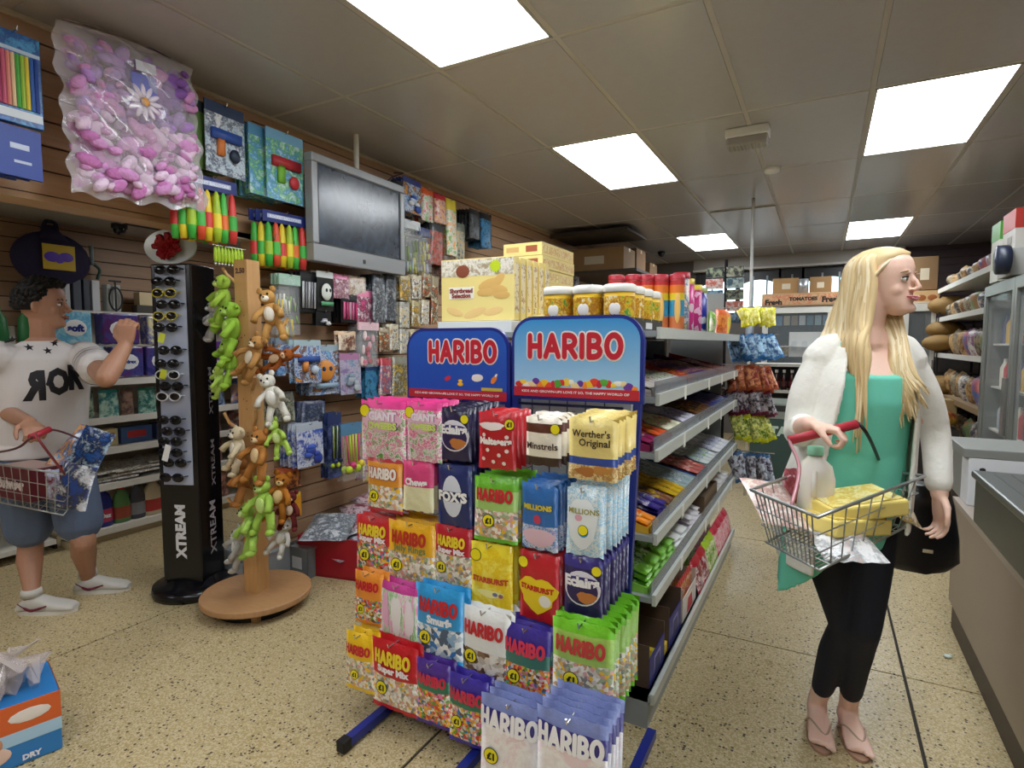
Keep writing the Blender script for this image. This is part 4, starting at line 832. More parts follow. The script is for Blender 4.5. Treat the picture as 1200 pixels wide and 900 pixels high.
# ================================================================== GOODS ON THE LEFT SLATWALL
RX = PI/2   # faces +x
def hookx(y, z, x1):
    o = MB().tube([(XL, y, z), (x1+.02, y, z+.003), (x1+.025, y, z+.016)], .003, 6).build('peg_hook', CHROME)
    return tag(o, 'chrome peg hook', 'hook')
PEGS = []
def peg(y, z, x1): PEGS.append(((XL, y, z), (x1+.02, y, z+.003), (x1+.025, y, z+.016)))
def wallstack(name, cat, label, box, xf, n, parts, dx=.03, jit=3, prints=(), front_kids=None, tilt=0, rest=None):
    """box in picture pixels measured on the plane x = xf; items hang one behind another towards the wall"""
    ym = (box[1]+box[3])/2; xm = (box[0]+box[2])/2
    a, c = onx(box[0], ym, xf).y, onx(box[2], ym, xf).y; zt, zb = onx(xm, box[1], xf).z, onx(xm, box[3], xf).z
    w, h = abs(c-a), zt-zb; rnd = random.Random(int(box[0]*7+box[1]))
    pr = parts(w, h); peg((a+c)/2, zt-.01, xf)
    for k in range(n):
        x = xf-dx*k
        if x < XL+.012: break
        r = None
        if len(pr) == 1 or k:
            r = link(name, pr[0][1], None); 
            if k and len(pr) > 1 and n <= 3:
                for nn, me in pr[1:]: link(nn, me, r)
        else:
            r = link(name, pr[0][1], None)
            for nn, me in pr[1:]: link(nn, me, r)
        r.location = (x, (a+c)/2+rnd.uniform(-.004, .004), zt+rnd.uniform(-.002, .002)); r.rotation_euler = (math.radians(rnd.uniform(-2, 2)), math.radians(tilt+rnd.uniform(-1, 1)), RX+math.radians(rnd.uniform(-jit, jit)))
        if k == 0:
            tag(r, label, cat)
            for (s, u, v, fw, c1) in prints: letters(s, w*fw, 0, ink(c1), r, (u*w, -.0035, -v*h), off=.06, eps=.0006)
        else: tag(r, rest or short('one hanging behind the '+label, 16), cat, label+', those behind')
    return w, h
def cardp(front, head, toy=None, t=.004, hh=.16, seed=0): return lambda w, h: hang_card(w, h, front, head, toy, t, hh, seed)
def bagp(cols, t=.03, top=None, seed=0):
    return lambda w, h: [('sweet_bag', bagmesh(w, h, t, [(.16, 0), (1, 1)], [F_(top or cols[0]), printed('wb_'+'_'.join(cols[:3]), list(cols), 26, rough=.3)], 6, 10, seed))]
def clearp(cols, top, t=.03, seed=0, kind='blobs'):
    """clear bag with coloured things in it and a card top"""
    def f(w, h):
        me = bagmesh(w, h, t, [(.01, 0), (1, 0)], [mat('clear_bag', 'e8ecee', .12, alpha=.14, spec=.8, bump=.4, bs=40)], 6, 10, seed)
        b = MB(); b.bx(-w/2-.001, w/2+.001, -.006, .006, -h*.17, 0.002)
        rnd = random.Random(seed); c = MB(); ms = [card(q) for q in cols]
        for i in range(12):
            m_ = i % len(ms); x_ = rnd.uniform(-.34, .34)*w; z_ = -h*rnd.uniform(.28, .9)
            if kind == 'blobs': c.ell((x_, rnd.uniform(-.3, .3)*t*.6, z_), (w*rnd.uniform(.08, .16), t*.28, h*rnd.uniform(.05, .12)), 7, 5, m_)
            else: c.tube([(x_, 0, z_), (x_+rnd.uniform(-.1, .1)*w, 0, z_-rnd.uniform(.1, .3)*h)], w*.04, 6, m_)
        return [('clear_bag', me), ('header_card', b.mesh('header_card', [card(top)])), ('contents', c.mesh('contents', ms, True))]
    return f
pr1 = printed('blue_toy_print', ['2c4c9c', '8cc0e0', '3c64b4', 'd8e4f0', '1c2c64', 'e8a03c'], 16)
pr2 = printed('aqua_toy_print', ['6cb4dc', 'a8d8ec', '4c94cc', '7cc46c', 'c8e4f0'], 20)
pr3 = printed('penguin_print', ['b8ccd8', '8ca8c0', 'd0dce4', '3c4c6c', 'e8ecf0'], 12)
pr4 = printed('pen_box_print', ['2464b4', '2c78c8', '1c4c94', '48a0d8'], 18)
# pens box at the very left, and the blue box below
b = T('felt_pen_pack', 'blue pack of felt pens in pink, green, yellow and blue at the top left', 'pen pack', (-2.64, 1.04, 2.19), (0, 0, RX)); w, h = .15, .33
MB().bx(-w/2, w/2, 0, .03, 0, h).build('carton', pr4, b, bevel=.003)
pc = ['b02860', 'd86080', 'e89080', 'f0d0a0', '4cb040', 'a8d040', 'f0d840', '2c60b8', '2048a0']
for i, c in enumerate(pc): MB().tube([(-w*.38+i*w*.095, -.002, .06), (-w*.38+i*w*.095, -.002, h*.76)], w*.046, 7).build('felt_pen', card(c), b)
MB().bx(-w/2+.004, w/2-.004, -.002, 0, .02, .05).build('white_strip', card('e0e8f0'), b); MB().bx(-w/2+.004, w/2-.004, -.002, 0, h*.78, h*.82).build('white_strip', card('c8dcf0'), b)
for k in range(3):
    o = tag(MB().bx(-.07, .07, 0, .012, 0, .18).build('blue_carton', card('2444a0'), loc=(-2.63-.03*k, 1.03-.03*k, 1.995), rot=(0, 0, RX+.08)), 'small blue carton leaning at the left under the felt pens'+(', front one' if k == 0 else ''), 'carton', None if k == 0 else 'small blue cartons under the felt pens')
    if k == 0:
        q = MB(); q.bx(-.03, .03, -.001, 0, .10, .12); q.bx(-.02, .035, -.001, 0, .05, .06); q.build('white_print', card('c8d4ec'), o)
peg(1.03, 2.51, -2.62)
# big pink party bag
pk = T('dress_up_bag', 'large clear plastic bag with a pink and purple costume, hanging over the alcove', 'bag', (-2.58, 1.40, 2.64), (0, math.radians(-4), RX))
def bigbag():
    w, h, t, nx, nz = .55, .66, .15, 26, 28; pf = bagprof(w, h, t); rnd = random.Random(5); V = []; F = []
    for side in (0, 1):
        for j in range(nz+1):
            for i in range(nx+1):
                x = -w/2+w*i/nx; z = -h*j/nz; y = pf(x, z)*(1 if side == 0 else -.5)
                if 0 < i < nx and 0 < j < nz: y += rnd.uniform(-.010, .010)+.012*math.sin(x*30+z*24)
                V.append((x*(1-.03*math.sin(j*.7))+.01*math.sin(j*1.3), y, z-.05*(abs(x)/w)*(1 if j == 0 else 0)+.012*math.sin(i*.9)*(j/nz)))
    n1 = (nx+1)*(nz+1)
    for j in range(nz):
        for i in range(nx):
            a = j*(nx+1)+i; F.append((a, a+nx+1, a+nx+2, a+1)); a += n1; F.append((a, a+1, a+nx+2, a+nx+1))
    m = MB(); m.v = V; m.f = F; m.m = [0]*len(F); return m
cl = mat('glossy_clear_film', 'f4eef6', .06, alpha=.30, spec=1.0, coat=.6)
bigbag().build('clear_film', cl, pk, True)
b = MB(); rnd = random.Random(9)
pinks = [mat('fluff_pink', 'd89ad0', .9, bump=.8, bs=60, var=.3), mat('fluff_pale', 'ecd0e8', .9, bump=.8, bs=60, var=.2), mat('fluff_purple', '8c5cb0', .8, var=.25, bs=40), mat('fluff_lilac', 'b890d4', .9, bump=.6, bs=60, var=.3), mat('fluff_rose', 'c87cb8', .9, bump=.6, bs=70, var=.3)]
for i in range(420):
    x = rnd.uniform(-.23, .23); z = -rnd.uniform(.08, .62); 
    mi = (1 if rnd.random() < .45 else (0 if rnd.random() < .5 else 4)) if z < -.34 else (2 if (x > .0 and -.38 < z < -.08 and rnd.random() < .6) else 3 if rnd.random() < .6 else 0)
    s_ = rnd.uniform(.012, .034); b.ell((x, rnd.uniform(-.045, .03), z), (s_*1.5, .018, s_*.8), 8, 5, mi, Euler((0, rnd.uniform(-1, 1), 0)).to_matrix())
b.build('costume', pinks, pk, True)
b = MB()
for k in range(12): a = k*PI/6; b.ell((.0+.045*math.cos(a), -.068, -.26+.045*math.sin(a)), (.03, .006, .010), 8, 5, 0, Euler((0, -a, 0)).to_matrix())
fl_ = b.build('flower', card('ece0f0'), pk, True); MB().ell((0, -.076, -.26), (.018, .008, .018), 10, 6).build('flower_centre', card('e0a050'), fl_, True)
MB().bx(-.02, .06, -.075, -.07, -.14, -.10).build('white_label', card('d8d8e4'), pk); MB().bx(-.04, .06, -.068, -.062, -.24, -.15).build('blue_label', card('6a70c0'), pk)
b = MB(); b.tube([(-.22, .03, .0), (.0, .02, .03), (.2, .03, 0)], .005, 6); b.build('hanger', CHROME, pk)
# books with green edges and a penguin blister set in front
pg_toy = ('face', ['c8682c', '1c2438', '2c4c9c'])
wallstack('activity_set', 'toy set', 'pale blue boxed toy set with orange cone, right of the pink bag', (240, 124, 286, 206), -2.60, 1, cardp(pr3, card('2c3c5c'), ('gun', ['2c50a0', 'd87c3c', '1c2a40']), .006, .16, 3))
wallstack('activity_set', 'toy set', 'thin green edged toy set', (222, 122, 264, 200), -2.635, 6, cardp(card('5c7c3c'), card('2c3c3c'), None, .012), dx=.026, rest='green edged toy set hanging behind the one with the orange cone')
wallstack('water_gun_set', 'toy set', 'pale blue toy card with a red toy gun, left of the television', (312, 156, 356, 236), -2.60, 1, cardp(pr2, card('7cb4d8'), ('gun', ['b42c34', '7cc040', 'c8343c']), .006, .14, 4))
wallstack('water_gun_set', 'toy set', 'pale blue toy card', (291, 152, 334, 232), -2.64, 5, cardp(pr2, card('5c9cc8'), None, .012), dx=.028, rest='pale blue toy card stacked behind the one with the red gun')
# rocket balloon packs
def rocketpack(name, label, px0, y0, px1, y1, xf):
    a, c = onx(px0, (y0+y1)/2, xf), onx(px1, (y0+y1)/2, xf); w = abs(c.y-a.y); zt = onx((px0+px1)/2, y0, xf).z; zb = onx((px0+px1)/2, y1, xf).z; h = zt-zb
    peg((a.y+c.y)/2, zt-.01, xf)
    for k in range(3):
        r = T('party_rocket_pack', label if k == 0 else label+', hanging behind', 'party pack', (xf-.04*k, (a.y+c.y)/2-.02*k, zt), (0, 0, RX+.1*(k-1)), None if k == 0 else label+' behind')
        MB().bx(-w/2, w/2, -.003, .003, -h*.2, 0).build('header_card', card('1c2c74'), r)
        MB().bx(-w*.4, w*.38, -.0042, -.003, -h*.13, -h*.06).build('white_print', card('b8c4e4'), r)
        cols = ['3cb040', 'e05030', 'e8d030', 'a8c830', '48b848', 'd83c38', 'f0d838', 'e87030']; rn = random.Random(k)
        for i in range(6):
            x = -w*.38+w*.76*i/5; b = MB(); b.lathe([(w*.06, -h*.98), (w*.085, -h*.8), (w*.075, -h*.5), (w*.05, -h*.26), (.004, -h*.2)], (x, -.008*(i % 2), 0), 8)
            rk = b.build('balloon', card(cols[(i+k*2) % 8]), r, True)
            MB().lathe([(w*.0885, -h*.78), (w*.082, -h*.55)], (x, -.008*(i % 2), 0), 8, cap=False).build('printed_band', card(cols[(i+3+k) % 8]), rk, True)
        letters('ROCKET BALLOONS', w*.7, 0, ink('e8ecf8'), r, (0, -.0045, -h*.1), off=.06)
rocketpack('x', 'green red and yellow balloon pack under the penguin toy set', 218, 208, 276, 284, -2.60)
rocketpack('x', 'green red and yellow balloon pack left of the television frame', 310, 250, 357, 315, -2.62)
# row of lime pegs clips
cl_ = T('clip_row', 'row of lime green clips hanging at the end of the header board', 'clips', (-2.62, 1.86, 1.86), (0, 0, RX))
for i in range(9): MB().lathe([(.003, -.085), (.009, -.07), (.008, -.02), (.004, 0)], (-.075+.018*i, 0, 0), 8).build('clip', card('a8c830'), cl_, True)
MB().tube([(-.09, 0, -.0), (.09, 0, 0)], .003, 6).build('rail', CHROME, cl_)
for i in range(9): MB().ell((-.075+.018*i, 0, -.09), (.008, .006, .008), 8, 5).build('clip_ring', CHROME, cl_, True)
# ---- television
t = T('television', 'silver framed flat television on a bracket, switched off with patchy dark screen', 'television', (-2.56, 2.72, 2.145), (0, 0, RX+.02)); w, h = .82, .60
SIL = mat('tv_silver', '9a9c9e', .35, .3); 
b = MB(); b.bx(-w/2, w/2, -.03, .03, h/2-.05, h/2); b.bx(-w/2, w/2, -.03, .03, -h/2, -h/2+.10); b.bx(-w/2, -w/2+.045, -.03, .03, -h/2+.10, h/2-.05); b.bx(w/2-.045, w/2, -.03, .03, -h/2+.10, h/2-.05); b.build('bezel', SIL, t, bevel=.006)
def screen_mat():  # screen colour mixes two dark blues by distorted noise
    m, n, l, q = nodes('tv_screen'); q.inputs['Roughness'].default_value = .22; q.inputs['Specular IOR Level'].default_value = .7
    tc = n.new('ShaderNodeTexCoord'); no = n.new('ShaderNodeTexNoise'); no.inputs['Scale'].default_value = 5; no.inputs['Distortion'].default_value = 2.5; no.inputs['Detail'].default_value = 6; l.new(tc.outputs['Object'], no.inputs['Vector'])
    r = n.new('ShaderNodeValToRGB'); r.color_ramp.elements[0].position = .35; r.color_ramp.elements[0].color = (.012, .018, .034, 1); r.color_ramp.elements[1].position = .72; r.color_ramp.elements[1].color = (.045, .07, .11, 1); l.new(no.outputs['Fac'], r.inputs[0]); l.new(r.outputs[0], q.inputs['Base Color']); return m
MB().bx(-w/2+.045, w/2-.045, -.022, -.01, -h/2+.10, h/2-.05).build('screen', screen_mat(), t)
sb = MB(); sb.bx(-w/2+.043, w/2-.043, -.026, -.02, -h/2+.098, -h/2+.108); sb.bx(-w/2+.043, w/2-.043, -.026, -.02, h/2-.058, h/2-.048); sb.bx(-w/2+.043, -w/2+.052, -.026, -.02, -h/2+.1, h/2-.05); sb.bx(w/2-.052, w/2-.043, -.026, -.02, -h/2+.1, h/2-.05); sb.build('screen_surround', mat('tv_dark', '2a2c30', .4), t)
MB().bx(-w/2+.06, w/2-.06, .03, .075, -h/2+.05, h/2-.06).build('back_housing', mat('tv_dark', '2a2c30', .4), t, bevel=.01)
MB().bx(-.01, .01, -.033, -.03, -h/2+.03, -h/2+.055).build('logo_plate', mat('tv_logo', '3a3a3c', .3), t)
MB().tube([(-.02, .0, h/2-.01), (-.02, .0, CEIL-2.145)], .016, 12).build('ceiling_bracket', WHITEMETAL, t); MB().bx(-.06, .06, .075, .23, -.1, .1).build('wall_bracket', mat('tv_dark', '2a2c30', .4), t)
MB().tube(catmull([(.27, .05, h/2-.03), (.34, .02, h/2+.05), (.44, .0, h/2+.10), (.46, .1, h/2+.12)]), .004, 6).build('cable', mat('cable_brown', '4a2c24', .5), t, True)
# ---- cluster right of the television and the packed pegs beneath
WS = wallstack
WS('toy_packet', 'toy packet', 'blue and white toy packet right of the television top', (472, 210, 494, 250), -2.6, 4, cardp(pr1, card('2c3c8c'), ('blobs', ['e8ecf4', '2c50b0', 'c8d4ec'])))
WS('toy_packet', 'toy packet', 'dark packet wedged against the television corner', (462, 212, 474, 262), -2.6, 3, bagp(['2c3038', '5c6878', '8c98a8']))
WS('toy_packet', 'toy packet', 'orange and green toy packet, upper row right of the television', (494, 222, 508, 260), -2.6, 4, bagp(['e8642c', '6cb840', 'e8e4e0', 'd84830']))
WS('toy_packet', 'toy packet', 'red and orange toy packet, upper row right of the television', (508, 228, 522, 262), -2.6, 4, bagp(['c8303c', 'f09c30', 'e8d0c0', 'b82c34']))
WS('toy_packet', 'toy packet', 'tall yellow strip of bubbles tubes on the upper row', (522, 234, 534, 300), -2.6, 4, bagp(['e8d040', '7cb048', 'e8e8e0', 'f0a030']))
WS('toy_packet', 'toy packet', 'clear bag of green and yellow toys right of the television', (467, 258, 492, 316), -2.6, 3, clearp(['a8b858', 'd8cc80', 'b8c4c8', '88a048'], 'd8dce0', seed=2, kind='sticks'))
WS('toy_packet', 'toy packet', 'clear bag of yellow sticks beside the green toys', (490, 268, 506, 318), -2.6, 3, clearp(['d8cc50', 'b8b4c4', 'e8dca0'], '3c4c84', seed=3, kind='sticks'))
WS('toy_packet', 'toy packet', 'dark packet of small toys in the middle of the upper cluster', (503, 262, 520, 310), -2.6, 4, bagp(['3c4044', '8c8c84', 'c84c3c', '4c5448']))
WS('toy_packet', 'toy packet', 'brown and silver small toy packet in the upper cluster', (519, 300, 533, 345), -2.6, 4, bagp(['6c5c50', 'b8b0a4', '9c3c34', 'd8d0c0']))
WS('toy_packet', 'toy packet', 'grey green toy packet at the far side of the upper cluster', (533, 262, 545, 310), -2.6, 4, bagp(['6c7468', '2c343c', 'a8ac9c', 'c89c48']))
WS('keyring_bunch', 'keyrings', 'bunch of black keyrings on the far upper peg', (549, 246, 563, 280), -2.58, 5, bagp(['24262c', '3c4048', '5c6064', '1c1c20']))
WS('keyring_bunch', 'keyrings', 'bunch of dark keyrings with a blue tag on the farthest upper peg', (563, 250, 576, 290), -2.58, 5, bagp(['1c1e24', '4c545c', '3c8cc0', '2c3034']))
# second row, right under the television
WS('fishing_toy', 'toy packet', 'clear bag with a yellow and green windmill toy, beside the wooden post', (327, 322, 352, 392), -2.62, 3, clearp(['e8c82c', 'b8b4a8', '8cb048', 'f0ece0'], 'a8ccb8', seed=5, kind='sticks'))
WS('black_comb_card', 'hair card', 'black card of hair accessories beneath the left end of the television', (352, 318, 372, 366), -2.62, 4, cardp(mat('card_black', '18181c', .35), card('202024'), ('sticks', ['c8c8cc', '8c8c94'])))
WS('mask_card', 'toy card', 'black card with a white and green mask face', (372, 318, 391, 364), -2.60, 3, cardp(mat('card_black', '18181c', .35), card('d8dcd8'), ('face', ['e8ece4', '1c1c20', '5ca878'])))
WS('small_black_card', 'toy card', 'small black card with white print below the mask card', (370, 365, 388, 382), -2.62, 2, cardp(mat('card_black', '18181c', .35), card('2c2c34'), ('blobs', ['d8d8dc', 'a8a8b0'])))
WS('hair_band_card', 'hair card', 'pink and white hair band card under the television', (391, 322, 410, 350), -2.62, 4, bagp(['e88cb0', 'f0e4e8', '8c2c50', 'c8b0b8']))
WS('hair_band_card', 'hair card', 'beige hair band card under the television', (408, 324, 428, 346), -2.62, 3, bagp(['e0c8b4', 'f0e8e0', 'b89c84']))
WS('hair_clip_card', 'hair card', 'dark hair clip card with pink clips, centre of the packed wall', (400, 346, 420, 378), -2.62, 4, cardp(mat('card_black', '18181c', .35), card('3c3c44'), ('sticks', ['e870a0', 'c83c74', 'd8a8bc'])))
WS('hair_clip_card', 'hair card', 'pink hair clip card right of the dark one', (418, 340, 438, 380), -2.62, 4, bagp(['e880a8', 'f0d8e0', '5c2438', 'd8588c']))
WS('sunglass_card', 'glasses card', 'card of dark slim glasses under the right end of the television', (436, 322, 452, 378), -2.60, 5, bagp(['4c5058', '8c9098', '24262c', 'b0b4b8']))
WS('sunglass_card', 'glasses card', 'second card of dark slim glasses further along the wall', (452, 322, 466, 376), -2.60, 5, bagp(['3c4048', 'a8acb0', '1c1e24', '70747c']))
k = 0
gold = [['b8a878', 'e0d8c0', '6c5c40', 'e8b840'], ['c8bca0', '5c5044', 'e8e4d8', 'a88c50'], ['9c8c6c', 'd8cca8', '3c3830', 'c86c3c'], ['a8a498', '4c5460', 'e0dcd0', 'c8a848']]
for (x0, y0, x1, y1) in ((468, 322, 481, 352), (482, 322, 494, 350), (495, 320, 506, 348), (468, 354, 480, 384), (482, 352, 493, 382), (494, 352, 504, 380), (506, 324, 514, 380), (468, 386, 479, 414), (480, 386, 490, 412), (456, 380, 467, 410), (444, 384, 456, 412)):
    WS('novelty_packet', 'toy packet', ('small gold and clear novelty packet, ' + ['first', 'second', 'third', 'fourth', 'fifth', 'sixth', 'seventh', 'eighth', 'ninth', 'tenth', 'eleventh'][k]+' peg of the crowd above the left sweet sign')[:110], (x0, y0, x1, y1), -2.6, 3, bagp(gold[k % 4], seed=k)); k += 1
# third row
WS('bottle_set', 'toy set', 'white framed blue toy set with orange shell, front one right of the wooden post', (344, 398, 376, 448), -2.58, 2, cardp(pr1, card('b0c8d0'), ('gun', ['2c50a0', 'e08c3c', 'c8d8e8']), .005, .14, 6), tilt=0)
WS('bottle_set', 'toy set', 'blue framed toy set behind and right of the first', (362, 404, 397, 462), -2.64, 5, cardp(pr1, card('a8bcc8'), ('face', ['e0903c', '2c4470', '9cb8d0']), .005, .12, 7))
WS('bottle_set', 'toy set', 'thin blue toy packet', (322, 396, 342, 440), -2.66, 4, cardp(pr1, card('8c9cb0'), None, .01), rest='thin blue toy packet between the post and the front toy set')
WS('bead_card', 'toy card', 'tan card with dark red beads', (396, 388, 416, 410), -2.62, 2, bagp(['d8b894', '6c3428', 'e8d4bc']))
WS('bead_card', 'toy card', 'mauve card with silver oval outline', (398, 414, 422, 462), -2.62, 3, cardp(printed('mauve_print', ['a890b8', '7c9cb8', 'c8bcd0', '8c7ca8'], 12), card('b880a8'), ('blobs', ['b8c0c8', '8ca0b0'])))
WS('doll_card', 'toy card', 'long pink clear pack of dolls accessories', (420, 378, 444, 430), -2.60, 4, clearp(['d87890', 'e8b0b8', 'b83c50', 'f0d8d8'], 'f0c8d0', seed=8))
WS('game_card', 'toy card', 'dark blue card set hanging left of the left sweet sign', (428, 428, 447, 466), -2.62, 4, cardp(printed('navy_print', ['1c4c7c', '2c6ca0', '4c98c0', '143858'], 18), card('1c3c6c')))
WS('game_card', 'toy card', 'red and cream figure packet hanging left of the sweet sign', (446, 420, 460, 462), -2.60, 3, bagp(['b83440', 'e8ccb8', '4c5488', 'd86c5c']))
WS('game_card', 'toy card', 'grey and gold packet just left of the sweet sign', (460, 418, 478, 464), -2.60, 3, bagp(['8c8874', 'c8a850', '3c3c34', 'b8b4a4']))
# fourth row
WS('toy_bag', 'toy packet', 'dark silver packet with pale straps low beside the wooden post', (322, 460, 345, 494), -2.64, 4, bagp(['5c5c50', 'a8a890', '2c2c2c', '8c8c78']))
WS('toy_bag', 'toy packet', 'dark navy small toy packets above the low blue card', (352, 470, 382, 496), -2.64, 3, bagp(['2c3454', '5c6c8c', '1c2038', '8c94a8']))
WS('blue_bubble_card', 'toy card', 'white and royal blue toy card low on the wall', (346, 496, 378, 546), -2.60, 5, cardp(printed('royal_white', ['d0d8e0', '2c48a8', 'e0e4ec', '3c5cb8'], 14), card('b8c0cc'), ('blobs', ['2c44a4', '3c5cc0'])))
WS('ball_game_bag', 'toy packet', 'clear bag with lime and pink balls low on the wall', (400, 496, 424, 562), -2.58, 2, cardp(mat('clear_bag', 'e8ecee', .12, alpha=.14), card('5c8cb0'), ('balls', ['c8e030', 'e03c80', 'c8e030', 'e8d03c']), .004, .2))
WS('ball_game_bag', 'toy packet', 'clear bag with a lime ball and dark handles, left of the pair', (384, 484, 400, 560), -2.6, 3, cardp(printed('dark_royal', ['2c3c84', '1c2450', '5c6ca0'], 14), card('2c3c6c'), ('balls', ['b8d830', '2c3468', 'c8e030', '1c2444'])))
WS('ball_game_bag', 'toy packet', 'yellow and pink ball game bag partly behind the sweet rack', (424, 498, 440, 562), -2.62, 3, bagp(['d8c83c', 'b83c7c', 'c8ccd0', 'e8d850']))
WS('small_yellow_card', 'toy card', 'small orange yellow card low on the slatwall by the toy stand', (337, 578, 352, 606), -2.66, 2, cardp(card('e0981c'), card('e8b83c')))
WS('small_brown_card', 'toy card', 'small dark orange packet above the yellow card', (330, 548, 352, 572), -2.66, 3, bagp(['a84c24', 'd8843c', '5c2418']))
# generic rows farther along, above the gondola and seen between things
kk = 0
names_ = ['near', 'next', 'middle', 'farther', 'farthest']
for zi, (zt, hh) in enumerate(((2.30, .26), (1.96, .26))):
    for yi in range(5):
        y = 4.75+yi*.42
        if zi == 0 and yi < 1: continue
        c = [['7c8890', 'c8ccd0', '3c4450'], ['a88c5c', 'e0d4b8', '5c4c38'], ['8c3c48', 'd8c8cc', '4c2430'], ['5c7c5c', 'c8d4c0', '2c3c2c'], ['6c6478', 'c8c0d0', '343040']][(yi+zi) % 5]
        me = bagp(c, seed=kk)(.16, hh)[0][1]; peg(y, zt-.01, -2.62)
        for q in range(3):
            o = link('novelty_packet', me, None, (-2.62-.04*q, y, zt), (0, 0, RX)); tag(o, 'muted novelty packet on the far left wall, '+['upper', 'lower'][zi]+' row, '+names_[yi]+' peg', 'toy packet', 'novelty packets far wall %d %d' % (zi, yi)); 
        kk += 1
hk = T('wall_peg_set', 'chrome peg hooks stuck in the grooves of the left slatwall', 'hooks', (0, 0, 0))
for q in PEGS[:300]: MB().tube(list(q), .0028, 5).build('hook', CHROME, hk)
# empty hooks low on header
for (px, py) in ((318, 292), (296, 285)):
    p = onx(px, py, -2.78); o = MB().tube([(XL, p.y, p.z), (XL+.2, p.y, p.z+.01), (XL+.21, p.y, p.z+.03)], .003, 6).build('hook', CHROME, hk)
# ---- red basket with magazines/packs on the floor under the wall
rb = T('red_basket', 'red plastic shopping basket on the floor by the left wall, heaped with packs', 'basket', (-2.58, 2.62, 0), (0, 0, math.radians(12)))
RP = mat('basket_red', 'a01828', .4)
b = MB(); w, d, h = .40, .52, .24
for (x0, x1, y0, y1) in ((-w/2, w/2, -d/2, -d/2+.012), (-w/2, w/2, d/2-.012, d/2)):
    b2 = MB(); b2.bx(x0, x1, y0, y1, 0, h); b2.build('end_wall', RP, rb)
for s in (-1, 1):
    MB().bx(s*w/2-.006, s*w/2+.006, -d/2, d/2, h*.75, h).build('top_rail', RP, rb)
    MB().bx(s*w/2-.006, s*w/2+.006, -d/2, d/2, 0, h*.2).build('bottom_rail', RP, rb)
    for k in range(9): MB().box((s*w/2, -d/2+.03+k*(d-.06)/8, h*.47), (.008, .022, h*.56)).build('side_slat', RP, rb)
MB().bx(-w/2, w/2, -d/2, d/2, 0, .01).build('base', RP, rb)
gr_ = printed('grey_pack', ['a8b4c0', 'dce0e4', '3c4858', 'c8d0d8'], 14, rough=.3); mr_ = printed('maroon_pack', ['6c1430', '8c2444', 'd8c8d0', '541028'], 16, rough=.3); pu_ = printed('plum_pack', ['3c2c4c', '8c8ca0', '5c3454', 'c8c8d4'], 14, rough=.3)
for i, (x, y, z, ax, ay, az, m_, nm) in enumerate(((-.02, -.16, .27, 80, 10, 30, gr_, 'grey white'), (.02, .0, .24, 84, -8, -20, gr_, 'grey white'), (.03, .1, .28, 78, 6, 60, mr_, 'maroon'), (-.04, .2, .30, 80, 4, 10, mr_, 'maroon'), (0, .28, .31, 76, -6, 100, mr_, 'maroon'), (.08, -.05, .19, 84, 0, 0, pu_, 'dark plum'), (.05, .12, .20, 86, 0, 20, pu_, 'dark plum'), (-.05, .05, .15, 88, 0, 10, pu_, 'dark plum'), (.02, -.1, .12, 88, 0, 80, mr_, 'maroon'))):
    me = bagmesh(.28, .34, .06, [(.1, 0), (.9, 0), (1, 0)], [m_], 8, 12, i)
    o = link('snack_pack', me, None); R = Matrix.Rotation(math.radians(az), 4, 'Z') @ Matrix.Rotation(math.radians(-ax), 4, 'X')
    o.matrix_world = Matrix.Translation((-2.58+x, 2.62+y, z+.0)) @ R @ Matrix.Translation((0, 0, .17))
    tag(o, nm+' shiny pack heaped in the red basket'+(', topmost at the front' if i == 0 else ''), 'pack', nm+' packs in the red basket' if i else None)
for i in range(4):
    o = link('snack_pack', bagmesh(.3, .36, .07, [(1, 0)], [mr_], 8, 12, i+20), None); o.matrix_world = Matrix.Translation((-2.56+.02*i, 2.98+.1*i, .05+.08*i)) @ Matrix.Rotation(i*.5, 4, 'Z') @ Matrix.Rotation(-1.45, 4, 'X') @ Matrix.Translation((0, 0, .17))
    tag(o, 'maroon shiny pack piled on the floor beyond the red basket', 'pack', 'maroon packs beyond the red basket')
# clear storage boxes
for i, (x, y, c) in enumerate(((-2.93, 2.2, 'b0b8bc'), (-2.70, 2.62-.2, '8c9498'))):
    s_ = T('storage_box', 'clear grey plastic storage box on the floor '+('behind the toy stand, left' if i == 0 else 'between the toy stand and the red basket'), 'storage box', (x, y, 0))
    m_ = mat('storage_clear'+str(i), c, .2, alpha=.6)
    q = .17 if i == 0 else .09
    for (a0, a1, b0, b1) in ((-q, q, -.13, -.126), (-q, q, .126, .13), (-q, -q+.004, -.13, .13), (q-.004, q, -.13, .13)): MB().bx(a0, a1, b0, b1, 0, .17).build('side', m_, s_)
    MB().bx(-q, q, -.13, .13, 0, .004).build('base', m_, s_); MB().bx(-q-.008, q+.008, -.138, .138, .17, .18).build('lid', m_, s_)
    MB().bx(-.04, .04, -.1315, -.1305, .05, .12).build('white_label', card('d8dce0'), s_)
